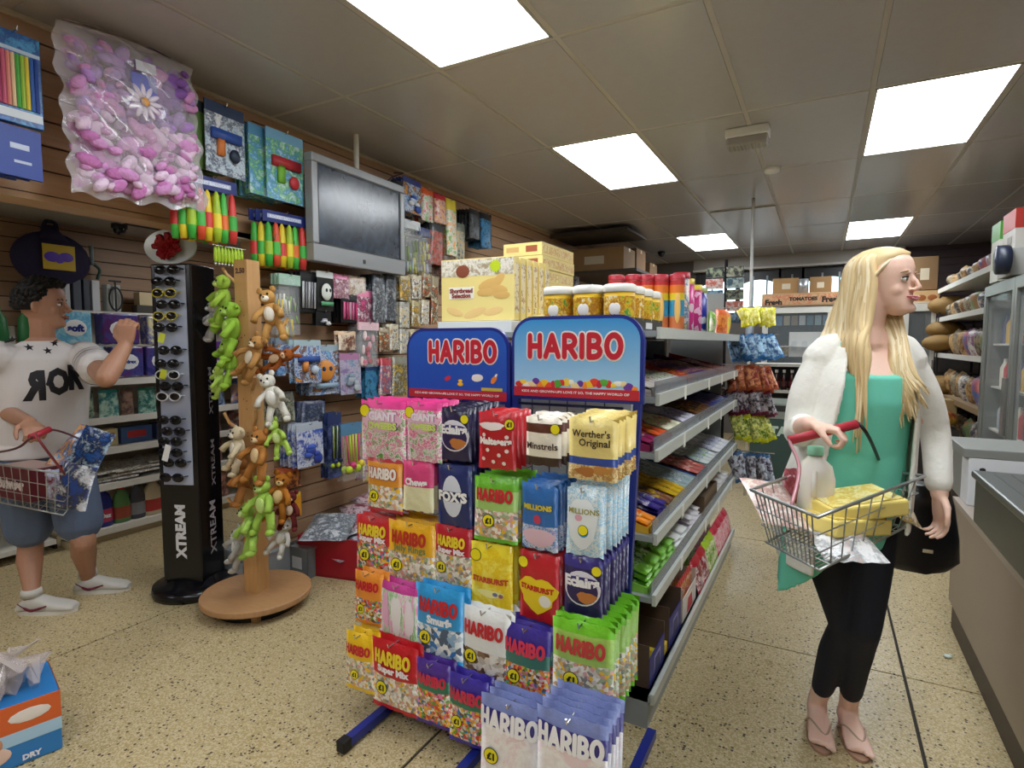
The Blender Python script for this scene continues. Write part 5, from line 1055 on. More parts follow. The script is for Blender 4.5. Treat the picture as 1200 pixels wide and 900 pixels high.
# ================================================================== ALCOVE SHELVING, TOWER, TOY STAND
AS = T('alcove_shelving', 'white shelving unit in the alcove with paper rolls, coffee packs and bottles', 'shelving', (0, 0, 0))
AX = -4.36
MB().bx(-4.84, -4.82, 1.86, 3.6, 0, 1.62).build('back_panel', mat('shelf_back_cream', 'c8c0b0', .6), AS)
AZ = [.09, .40, .65, .865, 1.13]
for z in AZ:
    s_ = MB().bx(-4.82, AX, 1.86, 3.6, z-.03, z).build('shelf', WHITEMETAL, AS); MB().bx(AX, AX+.012, 1.86, 3.6, z-.04, z+.006).build('price_rail', mat('rail_white', 'e4e2dc', .4), s_)
MB().bx(-4.82, AX-.02, 1.86, 3.6, 0, .05).build('plinth', mat('plinth_cream', 'b8a888', .5), AS)
for y in (1.86, 2.72, 3.6): MB().bx(-4.83, -4.79, y-.015, y+.015, 0, 1.7).build('upright', WHITEMETAL, AS)
sp_ = T('shelf_base', 'low cream plinth with dark kick strip on the floor behind the man', 'plinth', (0, 0, 0)); MB().bx(-5.5, -4.5, 1.84, 1.86+.3, 0, .085).build('board', mat('plinth_cream', 'b8a888', .5), sp_); MB().bx(-5.5, -4.5, 1.825, 1.84, 0, .03).build('kick_strip', mat('kick_dark', '2a2420', .6), sp_)
# second unit to the left of the man
A2 = T('alcove_shelving', 'white shelving unit at the left edge behind the man\'s shoulder', 'shelving', (0, 0, 0))
MB().bx(-4.84, -4.82, .4, 1.80, 0, 1.5).build('back_panel', mat('shelf_back_cream', 'c8c0b0', .6), A2)
for z in AZ+[1.38]:
    s_ = MB().bx(-4.82, AX-.05, .4, 1.80, z-.03, z).build('shelf', WHITEMETAL, A2)
for i in range(5):
    tag(MB().lathe([(.045, 0), (.05, .05), (.04, .16), (.015, .2), (.015, .23)], n=12).build('green_bottle', card('2c7c44'), smooth=True, loc=(-4.5, 1.18+.14*i, 1.38)), 'green bottle with white cap on the shelf left of the man\'s head', 'bottle', 'green bottles left of the man')
for i in range(6):
    tag(MB().box((0, 0, .07), (.12, .11, .14)).build('household_carton', card(['d8d0c8', '7cb04c', 'b8c0c8'][i % 3]), loc=(-4.5, .9+.15*i, .4)), 'pale household carton low on the left shelf behind the man', 'carton', 'household cartons behind the man')
def rollpack(x, y, z, w, h, c, txt, label, art, tc='2c3c8c', grp=None):
    r = T('toilet_roll_pack', label, 'toilet rolls', (x, y, z), (0, 0, RX), grp)
    b = MB()
    for i in range(2):
        for k in range(2): b.lathe([(w*.25, 0), (w*.25, h/2-.002)], (-w*.25+w*.5*i, w*.26, k*h/2), 16)
    b.build('rolls', card('e8e8ec'), r, True)
    MB().bx(-w/2, w/2, 0, w*.52, 0, h).build('wrapper', art, r, bevel=.012)
    b = MB(); b.ell((0, -.002, h*.5), (w*.34, .003, h*.26), 18, 6); b.build('oval_print', card('f0f2f6'), r)
    letters(txt, w*.5, 0, ink(tc), r, (0, -.0055, h*.5), off=.06)
    return r
sky_ = printed('roll_sky', ['7cc8e8', '9cd8f0', '5cb0dc', 'b8e4f4'], 8, rough=.3); nav_ = printed('roll_navy', ['34347c', '2c2c6c', '4c4c94', '5c2c6c'], 8, rough=.3)
rollpack(-4.42, 1.98, 1.375, .20, .22, 0, 'soft', 'pale blue toilet roll pack beside the man\'s face, upper layer', sky_)
rollpack(-4.42, 2.27, 1.375, .24, .22, 0, 'Andrex', 'navy toilet roll pack, upper layer behind the man\'s raised hand', nav_)
rollpack(-4.42, 2.56, 1.375, .22, .21, 0, 'Andrex', 'blue and yellow toilet roll pack, upper layer left of the sunglasses tower', printed('roll_blue', ['2c3ca8', 'e8e0a8', '3448b4', 'f0ecd0'], 7, rough=.3))
rollpack(-4.42, 2.02, 1.14, .26, .22, 0, 'soft', 'pale blue toilet roll pack, lower layer behind the man\'s sleeve', sky_)
rollpack(-4.42, 2.30, 1.14, .22, .22, 0, 'Andrex', 'navy toilet roll pack, lower layer in the middle', nav_)
rollpack(-4.42, 2.54, 1.14, .22, .22, 0, 'Andrex', 'navy toilet roll pack, lower layer beside the sunglasses tower', nav_)
rollpack(-4.42, 2.95, 1.14, .40, .26, 0, 'Andrex', 'wide purple toilet roll pack seen between the tower and the toy stand', printed('roll_purple', ['5c2c84', '6c3c94', '4c2470', '7c4ca0'], 7, rough=.3), '5c2c84')
rollpack(-4.42, 3.35, 1.14, .34, .26, 0, 'Andrex', 'purple toilet roll pack just behind the wooden post', printed('roll_purple', ['5c2c84', '6c3c94', '4c2470', '7c4ca0'], 7, rough=.3), '5c2c84')
for i, y in enumerate((2.02, 2.12, 2.30, 2.38, 2.55)):   # tall packs and tools on top
    pass
# things standing on a rail over the rolls
for i, (y, w_, h_, c) in enumerate(((2.06, .03, .22, 'c8ccd0'), (2.12, .05, .22, '48505c'), (2.18, .04, .22, '3c4450'), (2.24, .05, .22, 'd0d4d8'), (2.36, .09, .2, 'b8bcb8'), (2.62, .20, .06, '3c3830'), (2.62, .16, .10, 'c8b890'))):
    p_ = tag(MB().box((0, 0, h_/2), (.08, w_, h_)).build('upright_box', card(c), bevel=.003), ['narrow pale', 'dark grey', 'slate', 'white', 'wide light grey', 'flat dark', 'flat tan'][i]+' carton standing above the toilet rolls', 'carton'); p_.location = (-4.72, y, 1.62 if i < 6 else 1.68)
SHF = T('upper_wall_shelf', 'thin shelf on the alcove slatwall carrying upright cartons', 'shelf', (0, 0, 0)); MB().bx(-4.84, -4.60, 1.9, 3.5, 1.60, 1.615).build('board', WHITEMETAL, SHF)
lp = T('hand_tool', 'black metal loop shaped tool standing above the toilet rolls', 'tool', (-4.66, 2.36, 1.615), (0, 0, RX))
MB().tube([(.045*math.cos(a*PI/10), 0, .10+.085*math.sin(a*PI/10)) for a in range(20)], .007, 6, closed=True).build('loop', mat('iron_black', '1c1c20', .4), lp, True); MB().tube([(0, 0, 0), (0, 0, .23)], .007, 6).build('shaft', mat('iron_black', '1c1c20', .4), lp); MB().tube([(-.04, 0, .23), (.04, 0, .23)], .007, 6).build('handle', mat('iron_black', '1c1c20', .4), lp)
# coffee / pet food packs
for i, y in enumerate((2.0, 2.14, 2.26, 2.40, 2.52)):
    c = [('6c8c74', 'a8b89c', '3c5c4c'), ('2c9c98', '1c7c80', 'b8d8c8'), ('7c5c50', '9c7c6c', '5c4038'), ('2c8c80', '1c6c68', 'a8d0c0'), ('8c6458', 'b08c7c', '5c4038')][i]
    me = bagmesh(.13 if i % 2 else .09, .19, .07, [(.12, 0), (1, 1)], [F_(c[0]), printed('cof_'+c[0], list(c), 18, rough=.4)], 6, 10, i)
    tag(link('coffee_pouch', me, None, (-4.42, y+.02, .865+.19), (0, math.radians(0), RX)), ['dull green', 'left teal', 'left brown', 'right teal', 'right brown'][i]+' stand-up pouch on the alcove shelf under the toilet rolls', 'pouch')
for i, (y, w_, c, l_) in enumerate(((2.06, .09, 'a83c50', 'dark pink'), (2.17, .12, 'e8d8a0', 'cream and yellow'), (2.36, .22, '4c6ca4', 'blue flat'), (2.58, .16, '3c4c74', 'dark blue'))):
    q = T('grocery_carton', l_+' carton on the narrow alcove shelf at thigh height', 'carton', (-4.46, y, .65), (0, 0, RX)); MB().bx(-w_/2, w_/2, 0, .1, 0, .12).build('carton', card(c), q, bevel=.003); MB().bx(-w_*.3, w_*.3, -.001, 0, .04, .09).build('printed_badge', card(['f0e0d8', 'b83434', 'c83c3c', '8c9cc0'][i]), q)
# newspapers/folded things
for i in range(9):
    y = 1.98+.085*i; q = tag(MB().box((0, 0, 0), (.30, .30, .012), 0, Euler((0, random.uniform(-.1, .1), random.uniform(-.2, .2))).to_matrix()).build('folded_pack', printed('paper_pack', ['e4e4e0', 'c8c4b8', 'f0f0ee', '8c8474', 'ece8e0'], 14), loc=(-4.53, 2.03+.14*(i//2), .42+.022*(i % 4))), 'white folded pack in the loose pile on the low alcove shelf', 'pack', 'white folded packs')
    q.location.z = .41+.03*(i % 3)+.015*(i//3)
# cleaning bottles
def bottle(name, label, loc, prof, cap, body, capc, lab=None, rz=RX, sy=.6, cat='bottle', txt=None, grp=None):
    r = T(name, label, cat, loc, (0, 0, rz), grp)
    MB().lathe(prof, n=16, sy=sy).build('body', body, r, True)
    h = prof[-1][1]; rr = prof[-1][0]; MB().lathe([(rr*1.15, h), (rr*1.1, h+cap), (0, h+cap+.002)], n=12, cap=False).build('cap', card(capc), r, True)
    if lab:
        z0, z1, c = lab; R_ = prof[1][0]; MB().lathe([(R_*1.015, z0), (R_*1.015, z1)], n=16, sy=sy*1.0, cap=False).build('label', card(c), r, True)
        if txt: letters(txt, R_*1.1, 0, ink('f0f0f4'), r, (0, -R_*1.02*sy, (z0+z1)/2), off=.06)
    return r
bp = lambda r_, h_: [(r_*.95, 0), (r_, .02), (r_, h_*.6), (r_*.7, h_*.8), (r_*.35, h_*.88), (r_*.33, h_*.92)]
for i, (y, r_, h_, b_, c_, l_, nm) in enumerate(((1.99, .05, .22, 'e4e4ec', 'e8e8ec', '2c3c94', 'white bottle with blue label'), (2.10, .06, .28, '24308c', '1c2470', 'b83c5c', 'royal blue bottle with red and white label'), (2.22, .06, .26, '5c8c54', 'c83030', 'a8503c', 'green bottle with red top'), (2.33, .055, .27, '4c4c58', '2c2c30', '8c9098', 'dark grey bottle'), (2.44, .07, .27, 'd0c0a0', 'c8b898', 'b83c38', 'cream jug with red label'), (2.60, .07, .25, '8c6c50', '3c3c3c', 'd8c8a0', 'tan bottle'))):
    bottle('cleaner_bottle', nm+' on the lowest alcove shelf', (-4.44, y, .09), bp(r_, h_), .03, card(b_), c_, (h_*.12, h_*.45, l_), txt='Daz' if i in (0, 1) else None)
# items below post/tower gap: red and blue goods
for i, (y, z, w_, h_, c, l_) in enumerate(((2.95, .865, .22, .24, ('2c4c9c', '8cb0d8', '1c2c64'), 'blue clear wrapped pack'), (3.25, .865, .26, .24, ('6c4c40', 'b88c78', '3c5c8c'), 'brown clear wrapped pack'), (2.92, .40, .2, .2, ('b84c50', 'd8989c', '8c2c34'), 'red wrapped pack'), (2.92, .65, .2, .18, ('b83c44', 'e0a8a8', '7c2428'), 'deep red wrapped pack'), (3.2, .40, .24, .22, ('4c6c3c', 'b8b8a0', '3c3c3c'), 'green jar pack'), (3.2, .65, .24, .19, ('3c3c40', 'a8a8a8', '6c3c3c'), 'dark jar pack'), (2.95, .09, .24, .26, ('b86450', 'e0b0a0', '7c4438'), 'dusty red stacked pack'))):
    me = bagmesh(w_, h_, .12, [(1, 0)], [printed('gap_'+c[0], list(c), 16, rough=.3)], 6, 10, i)
    tag(link('wrapped_pack', me, None, (-4.44, y, z+h_), (0, 0, RX)), l_+' on the alcove shelving seen right of the sunglasses tower', 'pack')
# purple shoulder bag on the alcove wall
pb = T('purple_bag', 'round dark purple bag with a yellow butterfly label, hung on the alcove wall', 'bag', (-4.74, 1.99, 2.16), (0, 0, RX))
b = MB(); b.ell((0, -.03, -.20), (.235, .075, .19), 24, 14); b.lathe([(.10, -.07), (.05, -.0), (.03, .03)], (0, -.03, 0), 16); b.build('bag_body', mat('bag_purple', '1c1438', .8, bump=.3, bs=30), pb, True)
MB().tube(catmull([(-.05, -.03, 0), (-.02, -.03, .06), (.03, -.03, .05), (.04, -.03, 0)]), .012, 8).build('strap', mat('bag_purple', '1c1438', .8), pb, True)
MB().box((.01, -.107, -.19), (.19, .006, .17)).build('yellow_label', card('c8a81c'), pb)
b = MB(); b.ell((-.03, -.112, -.19), (.05, .003, .035), 14, 6); b.ell((.05, -.112, -.185), (.045, .003, .032), 14, 6); b.ell((.01, -.112, -.2), (.03, .003, .03), 14, 6); b.build('printed_shape', card('5c3cb8'), pb)
sc_ = T('hanging_tool', 'small silver and green tool hanging right of the purple bag', 'tool', (-4.78, 2.27, 2.10), (0, 0, RX)); MB().tube([(0, 0, 0), (0, 0, -.14)], .014, 8).build('handle', card('8ca0a0'), sc_, True); MB().tube(catmull([(0, 0, -.12), (.05, 0, -.17), (.03, 0, -.24)]), .012, 8).build('hook_end', card('3c5c50'), sc_, True)
# ---- sunglasses tower
TW = T('sunglasses_tower', 'tall black sunglasses display tower on a round base with white mirror face', 'display stand', (-3.07, 1.90, 0), (0, 0, math.radians(22)))
BLK = mat('tower_black', '0c0c12', .22); 
MB().lathe([(.21, 0), (.215, .02), (.21, .05), (.15, .06), (.13, .09)], n=36).build('base', BLK, TW, True)
MB().bx(-.115, .115, -.10, .10, .08, 1.80).build('column', BLK, TW, bevel=.008)
MB().bx(-.085, .085, -.104, -.10, .62, 1.79).build('white_face', mat('tower_white', 'b4bcd4', .25), TW)
b = MB(); b.lathe([(.15, 0), (.155, .006), (.15, .012)], n=32, sx=1, sy=.62); o = b.build('sign', mat('sign_clear', 'c8d0c8', .15, alpha=.8), TW); o.rotation_euler = (PI/2, 0, 0); o.location = (-.05, -.02, 1.90)
MB().bx(-.012, .012, -.03, -.02, 1.79, 1.84).build('sign_stem', BLK, TW)
b = MB(); rnd = random.Random(2)
for k in range(110):
    a = rnd.uniform(0, 6.28); r_ = rnd.uniform(.02, .07); b.tube([(-.05, -.035, 1.9), (-.05+r_*math.cos(a), -.035-rnd.uniform(.01, .04), 1.9+r_*math.sin(a)), (-.05+1.15*r_*math.cos(a), -.035-rnd.uniform(.0, .03), 1.9+1.15*r_*math.sin(a))], [.017, .014, .002], 5)
b.build('rosette', mat('rosette_red', 'b01c2c', .6), TW)
for (x_, yy) in ((-.0, -.1045),):
    o = letters('XTREAM', .30, .062, ink('e8e8ec'), TW, (0, 0, 0), off=.06); o.rotation_euler = (0, -PI/2, 0); o.location = (0, -.1025, .36)
o = letters('XTREAM', .30, .05, ink('c8c8d4'), TW, (0, 0, 0), off=.02); o.rotation_euler = (0, -PI/2, PI/2); o.location = (.1175, 0, .36)
for z in (.72, 1.12): 
    o = letters('XTREAM', .26, .03, ink('9a9aa8'), TW, (0, 0, 0), off=.02); o.rotation_euler = (0, -PI/2, PI/2); o.location = (.1175, 0.02, z)
lensm = mat('lens_dark', '101014', .08); 
def shades(z, fc, label, dx=0, kind=0, yy=0):
    r = T('sunglasses', label, 'sunglasses', (0, 0, 0)); M4 = TW.matrix_basis.copy() if False else (Matrix.Translation((-3.07, 1.90, 0)) @ Matrix.Rotation(math.radians(22), 4, 'Z'))
    r.matrix_world = M4 @ Matrix.Translation((dx, -.125-yy, z))
    fm = mat('frame_'+fc, fc, .25)
    for s in (-1, 1):
        b = MB(); b.ell((s*.036, 0, 0), (.031, .008, .021 if kind == 0 else .018), 14, 8, 0, Euler((0, s*.12, 0)).to_matrix()); b.build('lens', lensm, r, True)
        MB().tube([(s*.036+.032*math.cos(a*PI/8), -.004, .022*math.sin(a*PI/8)) for a in range(16)], .0032, 5, closed=True).build('rim', fm, r, True)
        MB().tube([(s*.07, 0, .006), (s*.078, .03, .004), (s*.08, .10 if s > 0 else .05, -.012)], .0035, 5).build('temple', fm, r)
    MB().tube([(-.008, -.002, .004), (.008, -.002, .004)], .004, 5).build('bridge', fm, r)
    return r
zs = [(1.765, '1c1c22'), (1.705, '1c1c22'), (1.645, 'd8c83c'), (1.585, '18181c'), (1.525, 'd0c040'), (1.465, '1c1c22'), (1.345, '1c1c22'), (1.275, '1c1c22'), (1.215, 'e8e8ec'), (1.155, '1c1c22'), (1.10, 'e8e8ec'), (.975, '1c1c22'), (.915, '2c2c38'), (.86, '1c1c22'), (.80, '24242c'), (.745, '1c1c22'), (.665, '2c2024')]
for i, (z, c) in enumerate(zs):
    cn = {'1c1c22': 'black', '18181c': 'black', 'd8c83c': 'yellow rimmed', 'd0c040': 'yellow rimmed', 'e8e8ec': 'white rimmed', '2c2c38': 'dark navy', '24242c': 'black', '2c2024': 'dark brown'}[c]
    shades(z, c, cn+' sunglasses on the tower, '+['first', 'second', 'third', 'fourth', 'fifth', 'sixth', 'seventh', 'eighth', 'ninth', 'tenth', 'eleventh', 'twelfth', 'thirteenth', 'fourteenth', 'fifteenth', 'sixteenth', 'seventeenth'][i]+' pair from the top', dx=(-.02 if i % 3 else .0))
for z, c in ((1.41, 'd8e040'), (1.22, 'd8e040'), (.80, 'f0f0f0')):
    r = T('price_label', ('lime' if c != 'f0f0f0' else 'white')+' swing ticket hanging on the sunglasses tower at height '+{1.41: 'of the man\'s eyes', 1.22: 'of the man\'s chest', .80: 'of the basket'}[z], 'label', (0, 0, 0)); r.matrix_world = Matrix.Translation((-3.07, 1.90, 0)) @ Matrix.Rotation(math.radians(22), 4, 'Z') @ Matrix.Translation((-.035, -.14, z)) @ Matrix.Rotation(.3, 4, 'Y')
    MB().box((0, 0, 0), (.034, .002, .05 if z > 1 else .09)).build('ticket', card(c), r)
# yellow stand behind
ys_ = T('floor_sign', 'yellow plastic floor sign base half hidden behind the sunglasses tower', 'floor sign', (-3.42, 2.10, 0)); MB().lathe([(.14, 0), (.14, .03), (.05, .06)], n=20).build('base', mat('yellow_plastic', 'c8a810', .4), ys_, True); 
q = T('yellow_sack', 'yellow bag standing on the floor right of the sunglasses tower', 'sack', (-3.02, 2.42, 0)); b = MB(); b.ell((0, 0, .2), (.13, .11, .2), 14, 10); b.build('sack_body', mat('yellow_sack', 'c09a18', .6, bump=.4, bs=20), q, True)
MB().bx(-.05, .06, -.113, -.10, .18, .3).build('dark_label', card('3c3420'), q)
# ---- wooden toy stand
TS = T('toy_stand', 'square pine post on a round wooden turntable base, hung with plush toys', 'display stand', (-2.585, 1.93, 0), (0, 0, math.radians(8)))
PINE = wood_mat('pine', 'b8854c', 'd8ac74', (3, 3, .6)); DISC = wood_mat('disc_wood', 'a87c50', 'c09468', (2, 12, 2))
MB().lathe([(.27, .055), (.272, .06), (.272, .082), (.268, .086)], n=48).build('turntable', DISC, TS)
b = MB(); b.bx(-.15, .15, -.16, -.12, 0, .055); b.build('foot_block', mat('block_pale', 'b89468', .6), TS); MB().bx(-.15, .15, .10, .14, 0, .055).build('foot_block', mat('block_pale', 'b89468', .6), TS); MB().lathe([(.2, 0), (.2, .05)], n=24).build('bearing', mat('bearing_black', '141416', .6), TS)
MB().bx(-.043, .043, -.043, .043, .08, 1.80).build('post', PINE, TS, bevel=.003)
b = MB(); rnd = random.Random(4)
for k in range(36): b.ell((rnd.choice([-.02, .02, .0]), -.048, .15+1.5*rnd.random()), (.003, .002, .003), 6, 4)
stuff(b.build('screw_hole', mat('hole_dark', '3a2414', .8), TS))
letters('2.50', .06, 0, ink('5a3420'), TS, (0, -.0435, 1.745), off=.06)
def plushie(label, at_, c, c2, s=1.0, pose=(0, 0, 0), ears='round', tail=False, white_face=False, face=1):
    """small soft toy ~18 cm: body, head, ears, limbs in one fur mesh; muzzle and eyes parts"""
    r = T('plush_toy', label, 'soft toy', at_, pose); m = plush(c); m2 = plush(c2)
    b = MB(); b.ell((0, 0, 0), (.032*s, .026*s, .045*s), 12, 9); b.ell((0, -.004, .062*s), (.029*s, .027*s, .027*s), 12, 9)
    for q in (-1, 1):
        b.tube([(q*.02*s, -.005, .022*s), (q*.045*s, -.03*s, .0), (q*.05*s, -.045*s, -.02*s)], [.013*s, .011*s, .013*s], 8)
        b.tube([(q*.018*s, 0, -.035*s), (q*.03*s, -.015*s, -.065*s), (q*.034*s, -.02*s, -.09*s)], [.016*s, .013*s, .016*s], 8)
        b.ell((q*.036*s, -.03*s, -.095*s), (.014*s, .02*s, .012*s), 8, 6)
        if ears == 'round': b.ell((q*.024*s, 0, .088*s), (.012*s, .006*s, .012*s), 8, 6)
        elif ears == 'long': b.ell((q*.016*s, 0, .105*s), (.009*s, .006*s, .03*s), 8, 6, 0, Euler((0, q*.3, 0)).to_matrix())
        else: b.ell((q*.03*s, 0, .078*s), (.014*s, .006*s, .008*s), 8, 6)
    if tail: b.tube([(0, .02*s, -.03*s), (.01, .05*s, -.05*s), (.03*s, .07*s, -.02*s)], .007*s, 6)
    b.build('fur_body', m, r, True)
    MB().ell((0, -.026*s, .055*s), (.015*s, .012*s, .011*s), 10, 7).build('muzzle', m2, r, True); MB().ell((0, -.022*s, -.002), (.02*s, .008*s, .028*s), 10, 7).build('belly', m2, r, True)
    for q in (-1, 1):
        MB().ell((q*.012*s, -.026*s, .07*s), (.0045*s, .004*s, .0045*s), 8, 6).build('eye', mat('eye_black', '0c0c0e', .1), r, True)
    MB().ell((0, -.038*s, .06*s), (.004*s, .003*s, .003*s), 6, 5).build('nose', mat('eye_black', '0c0c0e', .1), r, True)
    return r
def tp(px, py, y): return tuple(ony(px, py, y))
P_ = plushie
P_('lime green plush dinosaur, uppermost on the left side of the post', tp(262, 350, 1.86), 'a8cc50', 'c8e080', 1.35, (0, .3, -.5), 'side')
P_('lime green plush frog hugging the post, second from the top left', tp(272, 385, 1.86), '9cc848', 'b8dc70', 1.5, (0, .2, -.3), 'side')
P_('lime green plush frog lower on the left side, belly out', tp(270, 425, 1.86), 'a0cc4c', 'c0e078', 1.3, (0, -.2, -.5), 'side')
P_('small lime green plush with dangling legs at the left', tp(258, 445, 1.82), 'b4d464', 'd0e898', .9, (0, .5, -.6), 'round')
P_('white and grey plush hanging far left of the post', tp(250, 375, 1.95), 'c8c4c4', 'f0f0f0', 1.1, (0, .1, -.4), 'round')
P_('tan and white plush meerkat, upper right of the post', tp(318, 368, 1.92), 'c89858', 'f0e8d8', 1.35, (0, -.2, .5), 'round', True)
P_('tan plush meerkat with white face on the front of the post', tp(297, 418, 1.86), 'b88850', 'f0e4cc', 1.25, (0, .5, .0), 'round', True)
P_('rusty brown plush fox lying sideways on the right of the post', tp(325, 420, 1.95), 'a05828', 'e8c8a0', 1.1, (0, 1.3, .2), 'long', True)
P_('white plush dog with round tag, right side of the post', tp(320, 465, 1.90), 'dcd8cc', 'f0eee8', 1.3, (0, -.3, .5), 'round')
P_('cream plush cow with brown ears, left of the post at knee height', tp(279, 525, 1.82), 'd8c8a8', 'f0e8d8', 1.25, (0, .2, -.3), 'side')
P_('brown and cream plush monkey left of the post', tp(284, 562, 1.84), 'a8703c', 'e8d0a8', 1.25, (0, -.2, -.5), 'round', True)
P_('orange tan plush bear on the front of the post', tp(304, 532, 1.84), 'b87c40', 'e8cc9c', 1.35, (0, .1, .1), 'round')
P_('small lime plush with long stick, upper right of the tan bear', tp(326, 512, 1.90), 'b0d05c', 'd8ecA0'.lower(), 1.0, (0, -.4, .4), 'round')
P_('lime green plush bear holding the post front, below the tan bear', tp(310, 590, 1.84), 'a8cc58', 'c8e488', 1.4, (0, -.1, .2), 'round')
P_('lime green plush rabbit, lowest on the left', tp(294, 618, 1.82), 'acd060', 'd0e898', 1.35, (0, -.4, -.3), 'round')
P_('white plush mouse hanging at the lower left of the stand', tp(280, 640, 1.88), 'c8c8c4', 'ececec', 1.2, (0, .3, -.4), 'round')
P_('ginger plush monkey on the lower right of the post', tp(327, 580, 1.92), 'b8742c', 'e8c890', 1.25, (0, .2, .6), 'round', True)
P_('dark red dressed plush at the far lower right', tp(340, 596, 1.97), '6c2c2c', 'e0c8b0', 1.0, (0, .1, .6), 'round')
P_('white plush foot toy hanging lowest on the right', tp(330, 628, 1.95), 'd8d4cc', 'f0f0ec', 1.0, (0, .4, .6), 'long')
b = MB()
for (px, py, dx, dz) in ((262, 318, -.07, .07), (272, 490, -.09, .10), (326, 488, .09, .09), (322, 440, .09, .05), (272, 580, -.09, .07), (326, 545, .08, .09)):
    p = ony(px, py+14, 1.9); l_ = p-Vector((-2.60, 1.97, 0)); MB().tube([(0, 0, l_.z-.05), (dx, -.06, l_.z+dz*.5), (dx*1.15, -.075, l_.z+dz)], .008, 8).build('wooden_peg', PINE, TS)
# nappy box in the lower left corner
pn0 = onz(0, 832, .21); pn1 = onz(70, 808, .21); nd = (pn1-pn0).normalized(); nn_ = Vector((-nd.y, nd.x, 0)); npos = pn1-nd*.18+nn_*.13
nb = T('nappy_carton', 'orange and blue nappy carton in the bottom left corner with clear film bunched on top', 'carton', (npos.x, npos.y, 0), (0, 0, math.atan2(nd.y, nd.x)))
w, d, h = .36, .26, .21
def onb(): pass
MB().bx(-w/2, w/2, -d/2, d/2, 0, h).build('carton', card('2c7cc0'), nb, bevel=.006)
for (x0, x1, y0, y1, nm) in ((-w/2-.001, w/2+.001, -d/2-.0012, -d/2, 'front'), (w/2, w/2+.0012, -d/2, d/2, 'side')):
    MB().bx(x0, x1, y0, y1, h*.56, h).build('orange_panel', card('d8642c'), nb)
    MB().bx(x0, x1, y0-.0003 if nm == 'front' else y0, y1 if nm == 'front' else y1+.0003, h*.36, h*.56).build('pale_wave', card('a8cce4'), nb)
b = MB(); b.ell((.10, -d/2-.002, h*.78), (.055, .002, .022), 16, 6); b.build('white_oval', card('e8e0d8'), nb)
letters('HUGGIES', .15, 0, ink('2c3c9c'), nb, (-.07, -d/2-.0015, h*.70), off=.06, eps=.003)
letters('DRY', .05, 0, ink('e8ecf4'), nb, (.10, -d/2-.0015, h*.12), off=.06, eps=.003)
b = MB(); b.ell((.0, -d/2-.002, h*.44), (.03, .003, .032), 14, 8); b.build('printed_head', card('c88c6c'), nb); b = MB(); b.ell((.0, -d/2-.002, h*.26), (.05, .003, .03), 14, 8); b.build('printed_shape', card('e0c0b0'), nb)
b = MB(); rnd = random.Random(6)
for i in range(16):
    x, y = rnd.uniform(-.12, .12), rnd.uniform(-.1, .1); P0 = []
    for j in range(5): P0.append((x+rnd.uniform(-.05, .05), y+rnd.uniform(-.05, .05), h+.02+.028*j*rnd.uniform(.6, 1.2)))
    b.tube(P0, [.05, .055, .045, .03, .012], 7, flat=.35)
b.build('film_bunch', mat('film_bunch', 'd8ccc8', .1, alpha=.38, spec=.9), nb, False)
# ================================================================== BACK OF THE SHOP AND RIGHT SIDE
GLASS = mat('fridge_glass', 'dfeaf0', .03, alpha=.09, spec=.9)
DARKIN = mat('fridge_inside', '3a4450', .6)
def cooler(name, label, x0, x1, y0, y1, h, face='-y', goods=(), zb=.1, lit=.0, frame=WHITEMETAL, ns=4, seed=1, wide=.07):
    """glass fronted drinks cabinet; face -y or -x"""
    r = T(name, label, 'fridge', ((x0+x1)/2, (y0+y1)/2, 0))
    w, d = (x1-x0, y1-y0) if face == '-y' else (y1-y0, x1-x0)
    if face == '-x': r.rotation_euler = (0, 0, -PI/2)
    MB().bx(-w/2, w/2, d/2-.03, d/2, 0, h).build('back', DARKIN, r)
    for s in (-1, 1): MB().bx(min(s*w/2, s*(w/2-.03)), max(s*w/2, s*(w/2-.03)), -d/2+.04, d/2, 0, h).build('side_panel', frame, r)
    MB().bx(-w/2, w/2, -d/2+.04, d/2, h-.08, h).build('top', frame, r); MB().bx(-w/2, w/2, -d/2+.04, d/2, 0, zb).build('plinth', frame, r)
    n = max(1, round(w/.62)); dw = w/n
    for i in range(n):
        a = -w/2+i*dw
        dr = MB(); dr.bx(a+.004, a+wide, -d/2, -d/2+.04, zb, h-.02); dr.bx(a+dw-wide, a+dw-.004, -d/2, -d/2+.04, zb, h-.02); dr.bx(a+wide, a+dw-wide, -d/2, -d/2+.04, zb, zb+.06); dr.bx(a+wide, a+dw-wide, -d/2, -d/2+.04, h-.09, h-.02)
        o = dr.build('door', frame, r)
        MB().bx(a+wide, a+dw-wide, -d/2+.015, -d/2+.022, zb+.06, h-.09).build('pane', GLASS, o); MB().bx(a+dw-wide*.6, a+dw-wide*.35, -d/2-.03, -d/2, h*.45, h*.65).build('handle', CHROME, o)
    for k in range(ns):
        z = zb+.08+(h-.2-zb)*k/ns; MB().bx(-w/2+.03, w/2-.03, -d/2+.06, d/2-.03, z-.012, z).build('shelf', WHITEMETAL, r)
    return r
W8 = 8.15
fr1 = cooler('white_fridge', 'white framed glass fridge at the back wall, left of the blonde woman', -.72, .10, W8, W8+.6, 1.86, seed=2)
fr1b = cooler('white_fridge', 'second white framed fridge directly behind the blonde woman', .14, .76, W8, W8+.6, 1.86, seed=3)
fr2 = cooler('dark_glass_fridge', 'white fridge with dark glass door right of the blonde woman\'s face', .80, 1.10, W8-.2, W8+.4, 1.84, seed=4, wide=.045)
rnd = random.Random(12)
def goods_row(x0, x1, y, z, n, mk, face=0):
    for i in range(n): mk(lerp(x0, x1, (i+.5)/n), y, z, i)
